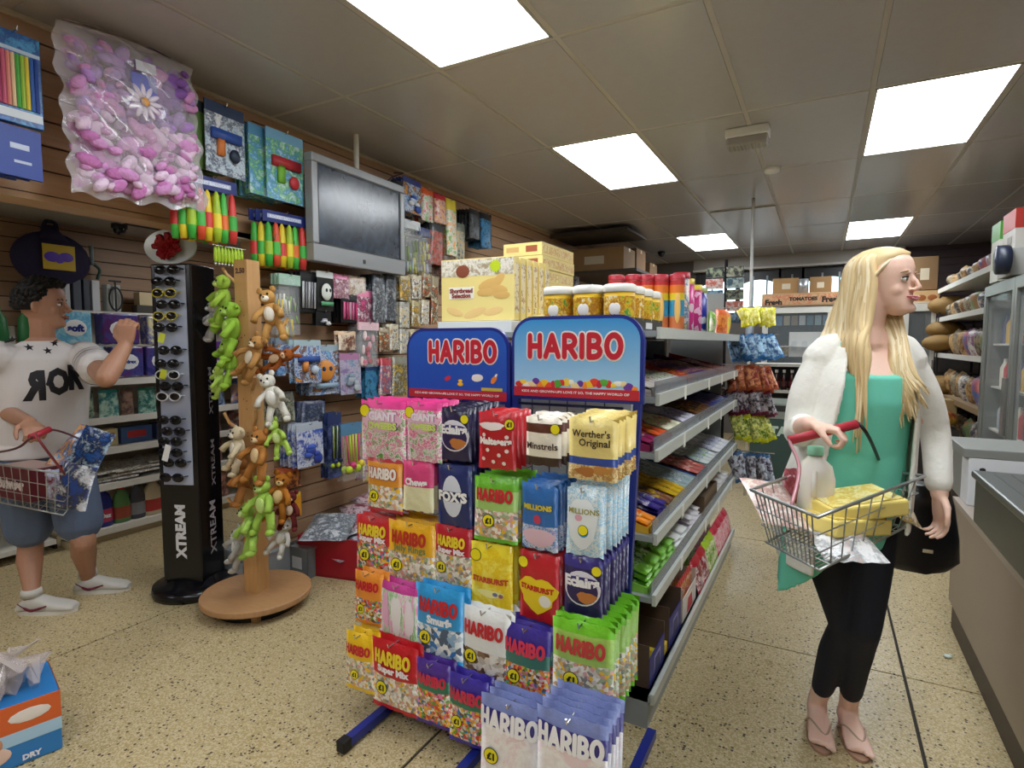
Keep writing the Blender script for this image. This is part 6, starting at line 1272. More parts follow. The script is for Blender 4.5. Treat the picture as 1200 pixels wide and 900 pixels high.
# inside fridge 1: white cartons, small packs, bottles below
def wc(x, y, z, i):
    o = tag(MB().box((0, 0, .16), (.12, .1, .32)).build('white_carton', card('dcdcd8'), loc=(x, y, z), bevel=.003), 'tall white carton in the back fridge', 'carton', 'tall white cartons in the back fridge')
    MB().box((0, -.051, .14), (.06, .001, .12)).build('printed_panel', card('c8ccd0'), o)
goods_row(-.40, .08, W8+.16, 1.21, 4, wc); goods_row(.18, .72, W8+.16, 1.21, 4, wc)
def sm(x, y, z, i):
    c = ['7c9ca8', '5c8cb8', 'a8a088', '8c7c6c', 'b8c0c8', '4c7c94'][i % 6]; tag(MB().box((0, 0, .06), (.07, .09, .12)).build('small_pack', card(c), loc=(x, y, z)), 'small pale pack on the fridge top shelf', 'pack', 'small packs in the back fridges')
goods_row(-.66, .06, W8+.16, 1.62, 8, sm); goods_row(.18, .72, W8+.16, 1.62, 6, sm)
for i in range(4):
    tag(MB().ell((0, 0, .07), (.06, .05, .07), 10, 7).build('bread_roll_bag', printed('bread_bag', ['a88c5c', 'c8ac7c', '8c6c44', 'd8c8a0'], 16), smooth=True, loc=(-.64+.065*i, W8+.15, 1.215)), 'brown bread bag on the fridge shelf by the end bags', 'bread bag', 'bread bags in the back fridge')
ls = T('low_shelf_unit', 'white low shelf unit under the back fridges holding dark bottles', 'shelving', (0, 0, 0))
LX0, LX1, LY = -.72, .1, 7.4
MB().bx(LX0, LX1, LY, LY+.35, 1.11, 1.145).build('shelf', WHITEMETAL, ls); MB().bx(LX0, LX1, LY, LY+.35, .80, .835).build('shelf', WHITEMETAL, ls); MB().bx(LX0, LX1, LY+.35, LY+.37, 0, 1.145).build('back_panel', mat('low_shelf_back', '3c3c40', .6), ls)  # plain dark grey back board
for s in (LX0, LX1-.02): MB().bx(s, s+.02, LY, LY+.35, 0, 1.145).build('side_panel', WHITEMETAL, ls)
for i in range(9):
    r = T('sauce_bottle', 'dark brown bottle with pale cap on the low back shelf', 'bottle', (LX0+.07+.083*i, LY+.08, .836), None, 'dark bottles on the low back shelf')
    MB().lathe([(.032, 0), (.033, .14), (.014, .18), (.013, .205)], n=12).build('body', mat('sauce_dark', '3c1410', .15), r, True); MB().lathe([(.017, .2), (.017, .235), (0, .236)], n=10, cap=False).build('cap', card('e0dcd8'), r, True); MB().lathe([(.0335, .04), (.0335, .1)], n=12, cap=False).build('label', card(['7c2c24', '5c2420'][i % 2]), r, True)
gc = T('chest_cabinet', 'grey green cabinet with white lettering behind the basket, left of the woman', 'cabinet', (-.28, 6.6, 0))
MB().bx(-.36, .36, -.3, .3, 0, .62).build('carcass', mat('cab_green', '3c5450', .5), gc, bevel=.006); MB().bx(-.37, .37, -.31, .31, .62, .78).build('top', mat('cab_grey', '8c948c', .45), gc, bevel=.008); MB().bx(-.30, .10, -.312, -.309, .70, .76).build('dark_recess', mat('cab_dark', '2c3030', .5), gc)
letters('TAM', .26, 0, ink('c8dcd0'), gc, (-.05, -.302, .5), off=.06)
# fruit carton with writing on top of the fridges, brown boxes behind
fx = T('fruit_carton', 'long cream printed fruit carton with dark lettering on top of the back fridges', 'carton', (-.27, W8+.2, 1.862))
MB().bx(-.46, .46, -.2, .2, 0, .16).build('carton', card('b8946c'), fx, bevel=.004); MB().bx(-.44, .44, -.202, -.2, .02, .14).build('printed_panel', printed('fruit_print', ['c8a47c', 'b88858', 'd0ac84', 'c86c48', 'c8a47c'], 9), fx)
letters('TOMATOES', .32, .05, ink('2c2018'), fx, (.02, -.2025, .085), off=.06, eps=.001); letters('Fresh', .2, 0, ink('2c2018'), fx, (.33, -.2025, .07), off=.06, eps=.001); letters('Fresh', .2, 0, ink('2c2018'), fx, (-.32, -.2025, .05), off=.06, eps=.001)
def plainbox(x, y, z, w, d, h, c, label, rz=0, cat='carton', tape=True):
    r = T('cardboard_box', label, cat, (x, y, z), (0, 0, rz)); MB().bx(-w/2, w/2, -d/2, d/2, 0, h).build('carton', mat('cb_'+c, c, .8, var=.08, bs=8), r, bevel=.004)
    if tape: MB().bx(-w/2-.001, w/2+.001, -.025, .025, h*.86, h+.001).build('tape', card('c8b080'), r); MB().bx(-w*.15, w*.18, -d/2-.001, -d/2, h*.3, h*.65).build('pale_label', card('c8bca4'), r)
    return r
plainbox(-.47, W8+.22, 2.025, .30, .24, .2, 'a07c50', 'open brown cardboard box on the fruit carton, left one', .1); plainbox(-.06, W8+.22, 2.025, .24, .22, .2, '8c6c44', 'brown cardboard box on the fruit carton, right one', -.05)
cy = tag(MB().lathe([(.06, 0), (.06, .18)], n=16).build('metal_tin', mat('tin', 'a8acb0', .3, .6), smooth=True, loc=(-.255, W8+.12, 2.025)), 'grey tin between the two brown boxes in front of the window', 'tin')
plainbox(.99, W8+.1, 2.0, .26, .26, .38, '7c6040', 'tall brown cardboard box right of the woman\'s face near the ceiling')
pbx = T('pastry_carton', 'printed pastry carton on the fridge right of the woman\'s chin', 'carton', (.96, W8+.05, 1.842)); MB().bx(-.17, .17, -.2, .2, 0, .14).build('carton', card('c8a474'), pbx, bevel=.003); b = MB()
for i in range(3): b.ell((-.1+.1*i, -.2, .06), (.045, .004, .035), 12, 6)
b.build('printed_pastry', card('9c5c30'), pbx); MB().bx(-.19, .19, -.22, .2, -.0, .008).build('base', card('d8d0c4'), pbx)
# spinner / rack goods at window left: dvds etc
rk = T('card_spinner', 'dark display spinner with coloured packs in front of the left back window', 'display stand', (-1.10, 7.6, 0))
MB().tube([(0, 0, 0), (0, 0, 2.42)], .02, 8).build('post', BLK, rk); MB().lathe([(.25, 0), (.25, .03)], n=20).build('base', BLK, rk)
for i in range(5):
    z = 1.70+.14*i
    for j, xx in enumerate((-.12, .12)):
        c = [['5c8ca8', 'b8c8c0', '3c5c6c'], ['4c5c54', 'a8a890', '2c3430'], ['2c6ca0', '8cb0c8', '1c3c5c'], ['b8a898', 'c85c4c', 'e0dcd4'], ['3c4440', '8c9478', '20262a']][(i+j*2) % 5]
        MB().box((xx, -.1, z), (.2, .05, .12)).build('pack', printed('spin_'+c[0], c, 14), rk)
pl = T('small_plastic_jar', 'small white tall packs left of the spinner by the window', 'pack', (-1.52, 7.6, 1.42)); MB().box((0, 0, .28), (.12, .1, .56)).build('carton', card('b8c4c8'), pl)
wl_ = T('tall_white_unit', 'white upright display unit beside the window spinner', 'shelving', (-1.52, 7.65, 0)); MB().bx(-.16, .16, -.12, .15, 0, 1.42).build('carcass', WHITEMETAL, wl_)
# high cartons on the far left
hs = T('high_shelf', 'dark high shelf under the ceiling at the far left carrying cardboard cartons', 'shelf', (-2.78, 6.7, 0)); MB().bx(0, .95, -.5, 1.5, 2.18, 2.21).build('board', mat('dark_board', '3c342c', .6), hs); 
for y in (-.4, .6, 1.4): MB().bx(0, .03, y-.02, y+.02, 1.9, 2.18).build('bracket', GREYM, hs)
plainbox(-2.36, 6.50, 2.212, .72, .44, .26, '94744c', 'long brown cardboard carton on the high shelf, over the yellow biscuit cartons', 0)
plainbox(-2.30, 7.15, 2.212, .5, .4, .34, '7c5c3c', 'taller brown cardboard carton farther along the high shelf')
plainbox(-2.25, 7.75, 2.212, .4, .36, .24, '6c5034', 'farthest brown cardboard carton on the high shelf')
db = T('ceiling_shelf', 'dark flat panel under the ceiling behind the biscuit cartons', 'panel', (-2.3, 6.3, 2.58)); MB().bx(-.45, .45, -.35, .35, 0, .02).build('board', mat('dark_board', '3c342c', .6), db); MB().bx(-.45, .45, -.36, -.34, -.02, .03).build('front_lip', mat('dark_board', '3c342c', .6), db)
# ---- right aisle shelving (faces -x)
RS = T('aisle_shelving', 'dark shelving along the right wall with bread, packs and parcels', 'shelving', (0, 0, 0)); RXF = 1.12
MB().bx(1.6, 1.62, 5.45, 8.0, 0, 2.2).build('back_panel', mat('dark_back', '2c2622', .7), RS)
for y in (5.45, 6.7, 8.0): MB().bx(1.56, 1.6, y-.02, y+.02, 0, 2.2).build('upright', GREYM, RS)
RZ = [.12, .46, .84, 1.27, 1.66, 1.98]
for z in RZ: 
    s_ = MB().bx(RXF, 1.6, 5.45, 8.0, z-.025, z).build('shelf', mat('shelf_tan', '8c7454', .6) if z not in (1.66, 1.98) else WHITEMETAL, RS); MB().bx(RXF-.012, RXF, 5.45, 8.0, z-.04, z+.008).build('price_rail', WHITEMETAL if z > 1.2 else mat('shelf_tan', '8c7454', .6), s_)
BR = [('9c7440', 'c8a470', '6c4c28'), ('d8ccb8', 'b85c5c', '5c6c9c'), ('c8c0b0', '8c5c84', 'e0dcd4'), ('6c5c4c', 'a8987c', '3c3430'), ('d0c8b8', '6c8c5c', 'a87c54'), ('b0a898', '3c3c4c', 'd8d0c4')]
for zi, z in enumerate(RZ):
    for i in range(10):
        y = 5.56+.245*i; c = BR[(i*5+zi*2) % 6] if i < 6 else BR[[0, 3][i % 2]]
        h_ = [.22, .26, .28, .26, .2, .16][zi]*rnd.uniform(.8, 1.0)
        me = bagmesh(.21, h_, .13, [(1, 0)], [printed('rs_'+c[0], list(c), 12, rough=.45)], 6, 8, i+zi*10)
        o = link('wrapped_loaf', me, None, (RXF+.08+rnd.uniform(0, .03), y, z+h_*.97), (0, math.radians(rnd.uniform(2, 12)), -PI/2+rnd.uniform(-.15, .15)))
        zn = ['bottom', 'second', 'third', 'fourth', 'fifth', 'top'][zi]
        tag(o, {0: 'golden brown', 1: 'cream pink and blue', 2: 'pale violet', 3: 'dull brown', 4: 'cream and green', 5: 'grey and cream'}[BR.index(c)]+' wrapped pack on the '+zn+' shelf of the right aisle', 'pack', 'packs on the %s right aisle shelf' % zn)
for i, (px, py, y, s_) in enumerate(((1112, 358, 7.9, .17), (1108, 386, 7.9, .16), (1102, 402, 7.8, .15), (1102, 452, 7.7, .18))):
    p = ony(px, py, y); o = MB(); o.ell((0, 0, 0), (s_*1.15, s_, s_*.62), 14, 9)
    tag(o.build('paper_parcel', mat('parcel_brown', '8c6c38', .7, bump=.8, bs=6, var=.2), smooth=True, loc=tuple(p)), ['top', 'second', 'third', 'lowest'][i]+' brown paper parcel piled in the back right corner', 'parcel')
cs = T('corner_rack', 'dark wire rack in the back right corner under the paper parcels', 'rack', (1.25, 8.05, 0))
for z in (.25, .62, 1.05, 1.22, 1.62): MB().bx(-.14, .25, -.22, .2, z-.01, z).build('shelf', mat('dark_back', '2c2622', .7), cs)
for q in ((-.14, -.22), (.24, -.22), (-.14, .2), (.24, .2)): MB().box((q[0], q[1], .95), (.02, .02, 1.9)).build('leg', mat('dark_back', '2c2622', .7), cs)
p = ony(1100, 462, 6.9); plainbox(p.x, 6.9, .84-.84+.62, .26, .24, .22, '9c8458', 'brown carton with round marks low right of the woman\'s hair')
rc = ony(1098, 490, 6.6); o = tag(MB().ell((0, 0, 0), (.16, .14, .09), 16, 9).build('cake_pack', printed('cake_print', ['a83c2c', 'c86c30', 'c8a040', '8c2c24'], 8), smooth=True, loc=tuple(rc)), 'red and orange rounded pack right of the woman\'s hair tips', 'pack')
o = tag(MB().box((0, 0, .0), (.30, .3, rc.z-.09)).build('dark_plinth', mat('dark_back', '2c2622', .7), loc=(rc.x, 6.6, (rc.z-.09)/2)), 'dark stand under the red rounded pack', 'stand')
vg = T('lettuce_crate', 'crate of pale leafy packs low between the woman and the white box', 'crate', (1.02, 5.9, .0), (0, 0, .1)); MB().bx(-.16, .2, -.35, .35, .28, .42).build('crate_body', mat('crate_dark', '4c3c34', .6), vg); MB().bx(-.12, .16, -.3, .3, 0, .28).build('base', mat('crate_dark', '4c3c34', .6), vg)
for i in range(9):
    o = tag(MB().ell((0, 0, 0), (.09, .035, .05), 10, 7).build('leafy_pack', printed('leafy', ['c8c8a0', 'a8b084', 'e0dcc4', '8c8c68'], 20), smooth=True, loc=(.98+.05*(i % 3), 5.62+.07*i, .46), rot=(0, .3, .4*i)), 'pale leafy pack heaped in the low crate', 'pack', 'leafy packs in the low crate')
# ---- right hand fridges facing -x
rf = cooler('steel_fridge', 'tall steel and glass fridge at the right edge, its door seen edge on', 1.0, 1.62, 3.75, 5.25, 1.80, '-x', frame=mat('steel_fridge_m', '8c8e88', .35, .5), ns=5, wide=.05)
for zi in range(5):
    z = .18+(1.80-.3)*zi/5
    for i in range(14):
        y = 3.85+.1*i; c = ['b83c3c', 'e0d8c8', '3c6c3c', 'c8a040', '4c4c6c', 'a8b0b4', '8c3c5c'][(i+zi*3) % 7]
        tag(MB().lathe([(.03, 0), (.031, .13), (.013, .17), (.013, .195), (.0, .196)], n=8, cap=False).build('drink_bottle', card(c), smooth=True, loc=(1.12, y, z+.0)), {'b83c3c': 'red', 'e0d8c8': 'cream', '3c6c3c': 'green', 'c8a040': 'amber', '4c4c6c': 'slate', 'a8b0b4': 'silver', '8c3c5c': 'plum'}[c]+' drink bottle behind the fridge glass at the right edge', 'bottle', 'drink bottles in the right fridge')
plainbox(1.17, 4.78, 1.805, .34, .30, .17, 'a8a8a4', 'grey carton on top of the right fridge', 0, tape=False)
bl = tag(MB().lathe([(.085, 0), (.09, .01), (.09, .06), (0, .07)], n=20, cap=False).build('round_disc', mat('disc_navy', '1c2438', .4), smooth=True, loc=(.99, 4.62, 1.90), rot=(0, -PI/2, 0)), 'round dark navy disc fixed to the grey carton on the fridge', 'disc')
b1 = T('red_white_carton', 'red and pale grey carton topmost on the right fridge', 'carton', (1.19, 4.80, 1.978)); MB().bx(-.17, .17, -.14, .14, 0, .24).build('carton', card('b8b4ac'), b1, bevel=.003); MB().bx(-.172, .172, -.142, .142, .12, .241).build('red_band', card('a02c24'), b1); MB().bx(-.1725, -.172, -.08, .02, .03, .08).build('printed_mark', card('8c8880'), b1)
b2 = T('green_white_carton', 'white carton with green leaf print standing on the far end of the right fridge', 'carton', (1.10, 5.12, 1.805)); MB().bx(-.08, .08, -.11, .11, 0, .40).build('carton', card('d8d8cc'), b2, bevel=.003); MB().bx(-.082, .082, -.112, .112, .28, .401).build('green_band', card('4c9c34'), b2); MB().bx(-.0825, -.082, -.06, .04, .08, .2).build('printed_mark', card('a8b898'), b2)
# ---- counter
CN = T('shop_counter', 'long beige counter panel with dark kick board on the right', 'counter', (.58, 0, 0))
MB().bx(0, .62, .3, 3.42, .13, .615).build('front_panel', mat('counter_beige', '9c8c7c', .45, var=.04, bs=3), CN); MB().bx(.012, .6, .3, 3.40, 0, .13).build('kick_board', mat('kick_brown', '3a2c24', .5), CN); MB().bx(-.005, .63, .3, 3.425, .615, .64).build('worktop', mat('counter_top', 'a89c90', .4), CN)
ST = mat('brushed_steel', '7c807e', .33, .75, bump=.05, bs=80)
su = T('steel_unit', 'brushed steel ribbed top unit standing on the counter', 'counter unit', (.57, 0, .64))
MB().bx(0, .6, .3, 2.97, 0, .185).build('side_panel', mat('steel_dark', '5c615f', .4, .6), su, bevel=.01); MB().bx(-.012, .6, .3, 2.985, .185, .215).build('rim', ST, su, bevel=.008)
for k in range(9): MB().bx(.05+.055*k, .085+.055*k, .32, 2.93, .215, .220).build('top_rib', ST, su)
wb = T('white_box', 'white metal box with grey top and two dark holes behind the steel unit', 'box', (.60, 3.26, .64))
MB().bx(.0, .34, -.0, .15, 0, .22).build('housing', mat('wb_white', 'e4e6ea', .4), wb, bevel=.004); MB().bx(-.02, .34, .0, .40, .22, .262).build('top', mat('wb_grey', '8c8e8a', .4), wb, bevel=.004); MB().bx(.0, .34, .15, .36, 0, .22).build('back_housing', mat('wb_grey', '8c8e8a', .4), wb)
for z in (.17, .05): MB().ell((.05, -.002, z), (.012, .004, .009), 10, 6).build('hole', mat('vent_black', '17171a', .5), wb)
# ================================================================== PEOPLE
def remesh(mb, name, vox, mats, parent=None, smooth_it=3):
    me = mb.mesh('tmp', mats[0]); o = bpy.data.objects.new('tmp', me); C.objects.link(o)
    m = o.modifiers.new('r', 'REMESH'); m.mode = 'VOXEL'; m.voxel_size = vox; m.use_smooth_shade = True
    if smooth_it: s = o.modifiers.new('s', 'SMOOTH'); s.factor = .5; s.iterations = smooth_it
    dg = bpy.context.evaluated_depsgraph_get(); out = bpy.data.meshes.new_from_object(o.evaluated_get(dg)); bpy.data.objects.remove(o)
    out.name = name; out.materials.clear()
    for q in mats: out.materials.append(q)
    out.polygons.foreach_set('use_smooth', [True]*len(out.polygons))
    return link(name, out, parent)
def limb(mb, pts, rad, n=14, k=5):
    P = catmull(pts, k); R = []; N = len(pts)
    for i in range(len(P)):
        t = i/k; a = min(int(t), N-2); R.append(lerp(rad[a], rad[a+1], min(1, t-a)))
    mb.tube(P, R, n); mb.ell(P[0], R[0], 10, 7); mb.ell(P[-1], R[-1], 10, 7)
def loft(mb, secs, n=28, e=2.3):
    """secs: (centre, lateral vec, front vec, half width, front half depth, back half depth)"""
    R = []
    for c, L, Fv, a, bf, bb in secs:
        c = Vector(c); ring = []
        for j in range(n):
            t = 2*PI*j/n; ct, st = math.cos(t), math.sin(t)
            x = a*math.copysign(abs(ct)**(2/e), ct); y = (bf if st > 0 else bb)*math.copysign(abs(st)**(2/e), st)
            ring.append(c+L*x+Fv*y)
        R.append(ring)
    mb.rings(R)
def hand(mb, w, d, pn, th, s=1.0, curl=(.5, .55, .6, .65), thumb=(.6, .5), spread=.10, r=.0078):
    """w wrist, d hand direction, pn palm normal (towards which fingers curl), th thumb side unit vector"""
    w = Vector(w); d = Vector(d).normalized(); pn = Vector(pn); pn = (pn-d*pn.dot(d)).normalized(); th = d.cross(pn) if Vector(th).dot(d.cross(pn)) > 0 else -d.cross(pn)
    L = .085*s
    loft(mb, [(w, th, pn, .024*s, .018*s, .017*s), (w+d*L*.3, th, pn, .034*s, .016*s, .014*s), (w+d*L*.7, th, pn, .040*s, .014*s, .012*s), (w+d*L, th, pn, .040*s, .011*s, .010*s)], 16, 2.6)
    for i, ln in enumerate((.070, .078, .073, .058)):
        base = w+d*L*.94+th*(.030-.020*i)*s; ang = 0; p = base; P = [base-d*.02*s, base]; dd = (d+th*(spread*(1.5-i))).normalized()
        for seg, fr in enumerate((.45, .32, .23)):
            ang += curl[i]*(.8 if seg == 0 else 1.15); v = dd*math.cos(ang)+pn*math.sin(ang); p = p+v*ln*fr*s; P.append(p)
        mb.tube(P, [r*s*1.15, r*s*1.12, r*s, r*s*.92, r*s*.78], 9); mb.ell(P[-1], r*s*.8, 8, 6)
    b = w+d*L*.28+th*.026*s; v1 = (d*.62+th*.75+pn*.25).normalized(); v2 = (d*.95+th*.2+pn*thumb[0]).normalized(); v3 = (d*1+pn*thumb[1]-th*.1).normalized()
    P = [b-v1*.012*s, b+v1*.024*s, b+v1*.030*s+v2*.026*s, b+v1*.030*s+v2*.026*s+v3*.022*s]; mb.tube(P, [.013*s, .0115*s, .0095*s, .0075*s], 9); mb.ell(P[-1], .0078*s, 8, 6)
HEADS = [(-.004, .018, .066, -.03), (.012, .034, .086, -.01), (.03, .046, .088, .03), (.05, .056, .086, .058), (.075, .064, .085, .078), (.10, .070, .087, .092), (.125, .074, .090, .098), (.15, .074, .091, .098), (.175, .069, .086, .093), (.195, .056, .072, .080), (.21, .036, .046, .052), (.218, .012, .016, .02)]
def head(mb, o, Lv, Fv, U, s=1.0, nose=1.0, male=False):
    """o = point under the chin axis level (ear axis, chin height)"""
    P = lambda x, y, z: o+Lv*(x*s)+Fv*(y*s)+U*(z*s)
    R = []
    for z, w, f, b in HEADS:
        c = (f-b)/2; h = (f+b)/2; ring = []
        if male and z < .06: w = w*1.10
        for j in range(24):
            t = 2*PI*j/24; ct, st = math.cos(t), math.sin(t); ring.append(P(w*math.copysign(abs(ct)**.92, ct), c+h*math.copysign(abs(st)**.95, st), z))
        R.append(ring)
    mb.rings(R)
    mb.tube([P(0, .086, .122), P(0, .098, .104), P(0, .104+.006*nose, .083), P(0, .098, .074)], [.006*s, .0075*s, .0105*s*nose, .008*s], 10)
    for q in (-1, 1):
        mb.ell(P(q*.011, .094, .077), (.0075*s, .0075*s, .006*s), 8, 6)
        mb.ell(P(q*.032, .078, .130), (.020*s, .009*s, .006*s), 10, 6)      # brow
        mb.ell(P(q*.036, .055, .078), (.023*s, .019*s, .024*s), 14, 9)     # cheek
        mb.ell(P(q*.075, -.004, .095), (.008*s, .017*s, .028*s), 10, 7)     # ear
        mb.ell(P(q*.078, -.002, .098), (.006*s, .012*s, .02*s), 8, 6)
    mb.ell(P(0, .090, .055), (.022*s, .011*s, .0055*s), 12, 6); mb.ell(P(0, .089, .0465), (.019*s, .011*s, .006*s), 12, 6); mb.ell(P(0, .078, .018), (.022*s, .014*s, .017*s), 10, 7)
    return P
def face_parts(root, P, Lv, Fv, U, s, lipc, iris, browc, smile=0):
    R3 = Matrix((Lv, Fv, U)).transposed()
    for q in (-1, 1):
        e = MB(); e.ell(P(q*.031, .0770, .110), (.0135*s, .0095*s, .0078*s), 12, 8, 0, R3); eo = e.build('eye', mat('eye_white', 'e8e4e0', .2), root, True)
        MB().ell(P(q*.031, .0848, .110), (.0058*s, .0035*s, .0062*s), 10, 7, 0, R3).build('iris', mat('iris_'+iris, iris, .15), eo, True)
        MB().tube([P(q*.016, .083, .115), P(q*.031, .0870, .1185), P(q*.046, .078, .114)], .0022*s, 6).build('eyelid', mat('lash_dark', '2c1c18', .6), eo, True)
        MB().tube([P(q*.014, .0865, .130), P(q*.032, .0875, .135), P(q*.052, .075, .130)], [.0026*s, .003*s, .0014*s], 6).build('eyebrow', mat('brow_'+browc, browc, .9), root, True)
    l = MB(); k = smile
    l.tube([P(-.026, .083, .051+k), P(-.012, .0985, .0545), P(0, .1015, .0535), P(.012, .0985, .0545), P(.026, .083, .051+k)], [.0016*s, .0036*s, .0036*s, .0036*s, .0016*s], 8)
    l.tube([P(-.024, .083, .0495+k), P(-.010, .0975, .046), P(0, .1, .0445), P(.010, .0975, .046), P(.024, .083, .0495+k)], [.0014*s, .004*s, .0048*s, .004*s, .0014*s], 8)
    l.build('lips', mat('lip_'+lipc, lipc, .4), root, True)
def bvh(o):
    me = o.data; return BVHTree.FromPolygons([v.co for v in me.vertices], [tuple(p.vertices) for p in me.polygons])
def print_on(tree, V, F, o, Rt, Up, Fv, m, parent, name='lettering', eps=.0025):
    """flat print pushed onto a garment along -Fv; cuts long edges first"""
    bm = bmesh.new(); vs = [bm.verts.new((x, y, 0)) for x, y in V]
    for f in F:
        try: bm.faces.new([vs[i] for i in f])
        except ValueError: pass
    bmesh.ops.triangulate(bm, faces=bm.faces[:])
    for _ in range(3):
        E_ = [e for e in bm.edges if e.calc_length() > .018]
        if not E_: break
        bmesh.ops.subdivide_edges(bm, edges=E_, cuts=1); bmesh.ops.triangulate(bm, faces=[f for f in bm.faces if len(f.verts) > 3])
    P = []
    for v in bm.verts:
        q = o+Rt*v.co.x+Up*v.co.y+Fv*.19; h = tree.ray_cast(q, -Fv, .3); P.append((h[0] if h[0] else q-Fv*.06)+Fv*eps)
    idx = {v: i for i, v in enumerate(bm.verts)}; FF = [tuple(idx[v] for v in f.verts) for f in bm.faces]; bm.free()
    mb = MB(); mb.add(P, FF); return mb.build(name, m, parent)
Z = Vector((0, 0, 1))
# ------------------------------------------------------------------ the woman
SCN = Vector((.8785, .4777, 0)); TOC = Vector((.4777, -.8785, 0))     # picture right / towards the camera, on the floor plane
wy = math.radians(-8); Lw = (SCN*math.cos(wy)-TOC*math.sin(wy)).normalized(); Fw = (TOC*math.cos(wy)+SCN*math.sin(wy)).normalized()
WR = T('person', 'blonde woman in a turquoise top and cream cardigan, walking with a full wire basket', 'person', (0, 0, 0))
# torso axis
c_hip = Vector((.085, 2.13, .86)); c_waist = Vector((.11, 2.13, 1.04)); c_chest = Vector((.125, 2.13, 1.24)); c_sho = Vector((.13, 2.145, 1.37)); c_neck = Vector((.135, 2.135, 1.435))
for v_ in (c_hip, c_waist, c_chest, c_sho, c_neck): v_ -= SCN*.018
shR = c_sho-Lw*.130+Z*-.025; shL = c_sho+Lw*.128+Z*-.03
hipR = c_hip-Lw*.082-Z*.02; hipL = c_hip+Lw*.082-Z*.02
tR_, tL_ = onz(964, 884, 0), onz(1010, 893, 0); footdirR = (tR_-onz(955, 838, .0)).normalized(); footdirL = (tL_-onz(990, 846, .0)).normalized(); ankR = tR_-footdirR*.175+Z*.085; ankL = tL_-footdirL*.175+Z*.085
kneeR = ony(992, 735, 2.12); kneeL = ony(1012, 735, 2.08)
elbR = Vector((-.062, 2.05, 1.10)); wrR = ony(948, 497, 1.83)
elbL = ony(1096, 510, 2.24); wrL = ony(1101, 580, 2.18)
b = MB()
def body_torso(mb, g=0):
    loft(mb, [(c_hip-Z*.09, Lw, Fw, .15+g, .10+g, .11+g), (c_hip, Lw, Fw, .165+g, .105+g, .115+g), (c_waist, Lw, Fw, .125+g, .090+g, .085+g), (c_chest-Z*.04, Lw, Fw, .145+g, .115+g, .09+g), (c_chest+Z*.03, Lw, Fw, .140+g, .115+g, .095+g), (c_sho-Z*.01, Lw, Fw, .120+g, .06+g, .065+g), (c_neck-Z*.02, Lw, Fw, .06+g, .045+g, .05+g)])
body_torso(b)
limb(b, [c_neck-Z*.06, c_neck, c_neck+Z*.05+Fw*.012, c_neck+Z*.10+Fw*.015], [.056, .047, .046, .05])
limb(b, [shR, (shR+elbR)/2, elbR], [.038, .036, .032]); limb(b, [elbR, (elbR+wrR)/2, wrR], [.036, .034, .024])
limb(b, [shL, (shL+elbL)/2, elbL], [.038, .036, .032]); limb(b, [elbL, (elbL+wrL)/2, wrL], [.036, .034, .024])
for h_, k_, a_ in ((hipR, kneeR, ankR), (hipL, kneeL, ankL)):
    limb(b, [h_, (h_+k_)/2+Fw*.01, k_], [.080, .062, .046]); limb(b, [k_, lerp(k_, a_, .35)-Fw*.012, a_], [.046, .045, .030])
def foot(mb, ank, d, s=1.0):
    d = Vector(d).normalized(); sd = d.cross(Z); an = Vector(ank); g0 = Vector((an.x, an.y, 0))
    limb(mb, [an, Vector((an.x, an.y, .055))], [.032*s, .034*s]); 
    loft(mb, [(g0-d*.045*s+Z*.035, sd, Z, .020*s, .012, .012), (g0-d*.035*s+Z*.036, sd, Z, .030*s, .035*s, .020), (g0+d*.03*s+Z*.036, sd, Z, .033*s, .040*s, .020), (g0+d*.09*s+Z*.030, sd, Z, .038*s, .026*s, .016), (g0+d*.135*s+Z*.026, sd, Z, .042*s, .014*s, .012), (g0+d*.155*s+Z*.024, sd, Z, .040*s, .010*s, .010)], 18, 2.4)
    for i in range(5):
        o_ = g0+d*(.150-.010*i*i*.35)*s+sd*((-.031+.0155*i))*s+Z*.023; r_ = (.0115 if i == 0 else .0082)*s
        mb.tube([o_-d*.02*s, o_, o_+d*(.024-.003*i)*s], [r_, r_, r_*.85], 8); mb.ell(o_+d*(.024-.003*i)*s, r_*.9, 8, 6)
    return g0, d, sd
gR = foot(b, ankR, footdirR, 1.0); gL = foot(b, ankL, footdirL, 1.0)
# hands: right on the basket handle, left hanging
GRIP = ony(968, 504, 1.80)
hand(b, wrR, (GRIP-wrR)+SCN*.03, -Z+TOC*.1, TOC*1.0, .95, (.95, 1.0, 1.0, 1.05), (.9, 1.0))
hand(b, wrL, Vector((.10, -.16, -1)), -SCN*.9-TOC*.1, TOC, .95, (.38, .42, .46, .5), (.25, .2), .06)
# head turned to picture right
ha = math.radians(33); Fh = (TOC*math.cos(ha)+SCN*math.sin(ha)).normalized(); Lh = Vector((-Fh.y, Fh.x, 0)).normalized(); Uh = (Z-Fh*.03).normalized()
HO = ony(1034, 369, 2.125); HS = .93
PH = head(b, HO, Lh, Fh, Uh, HS, .78)
wb_ = remesh(b, 'body', .0042, [SKIN], WR, 3)
face_parts(WR, PH, Lh, Fh, Uh, HS, 'c0606c', '4c5c5c', '9c7c50', .004)
MB().tube([PH(-.016, .0955, .0505), PH(0, .1025, .0495), PH(.016, .0955, .0505)], .0022*HS, 6).build('teeth', mat('teeth', 'e8e4dc', .2), WR, True)
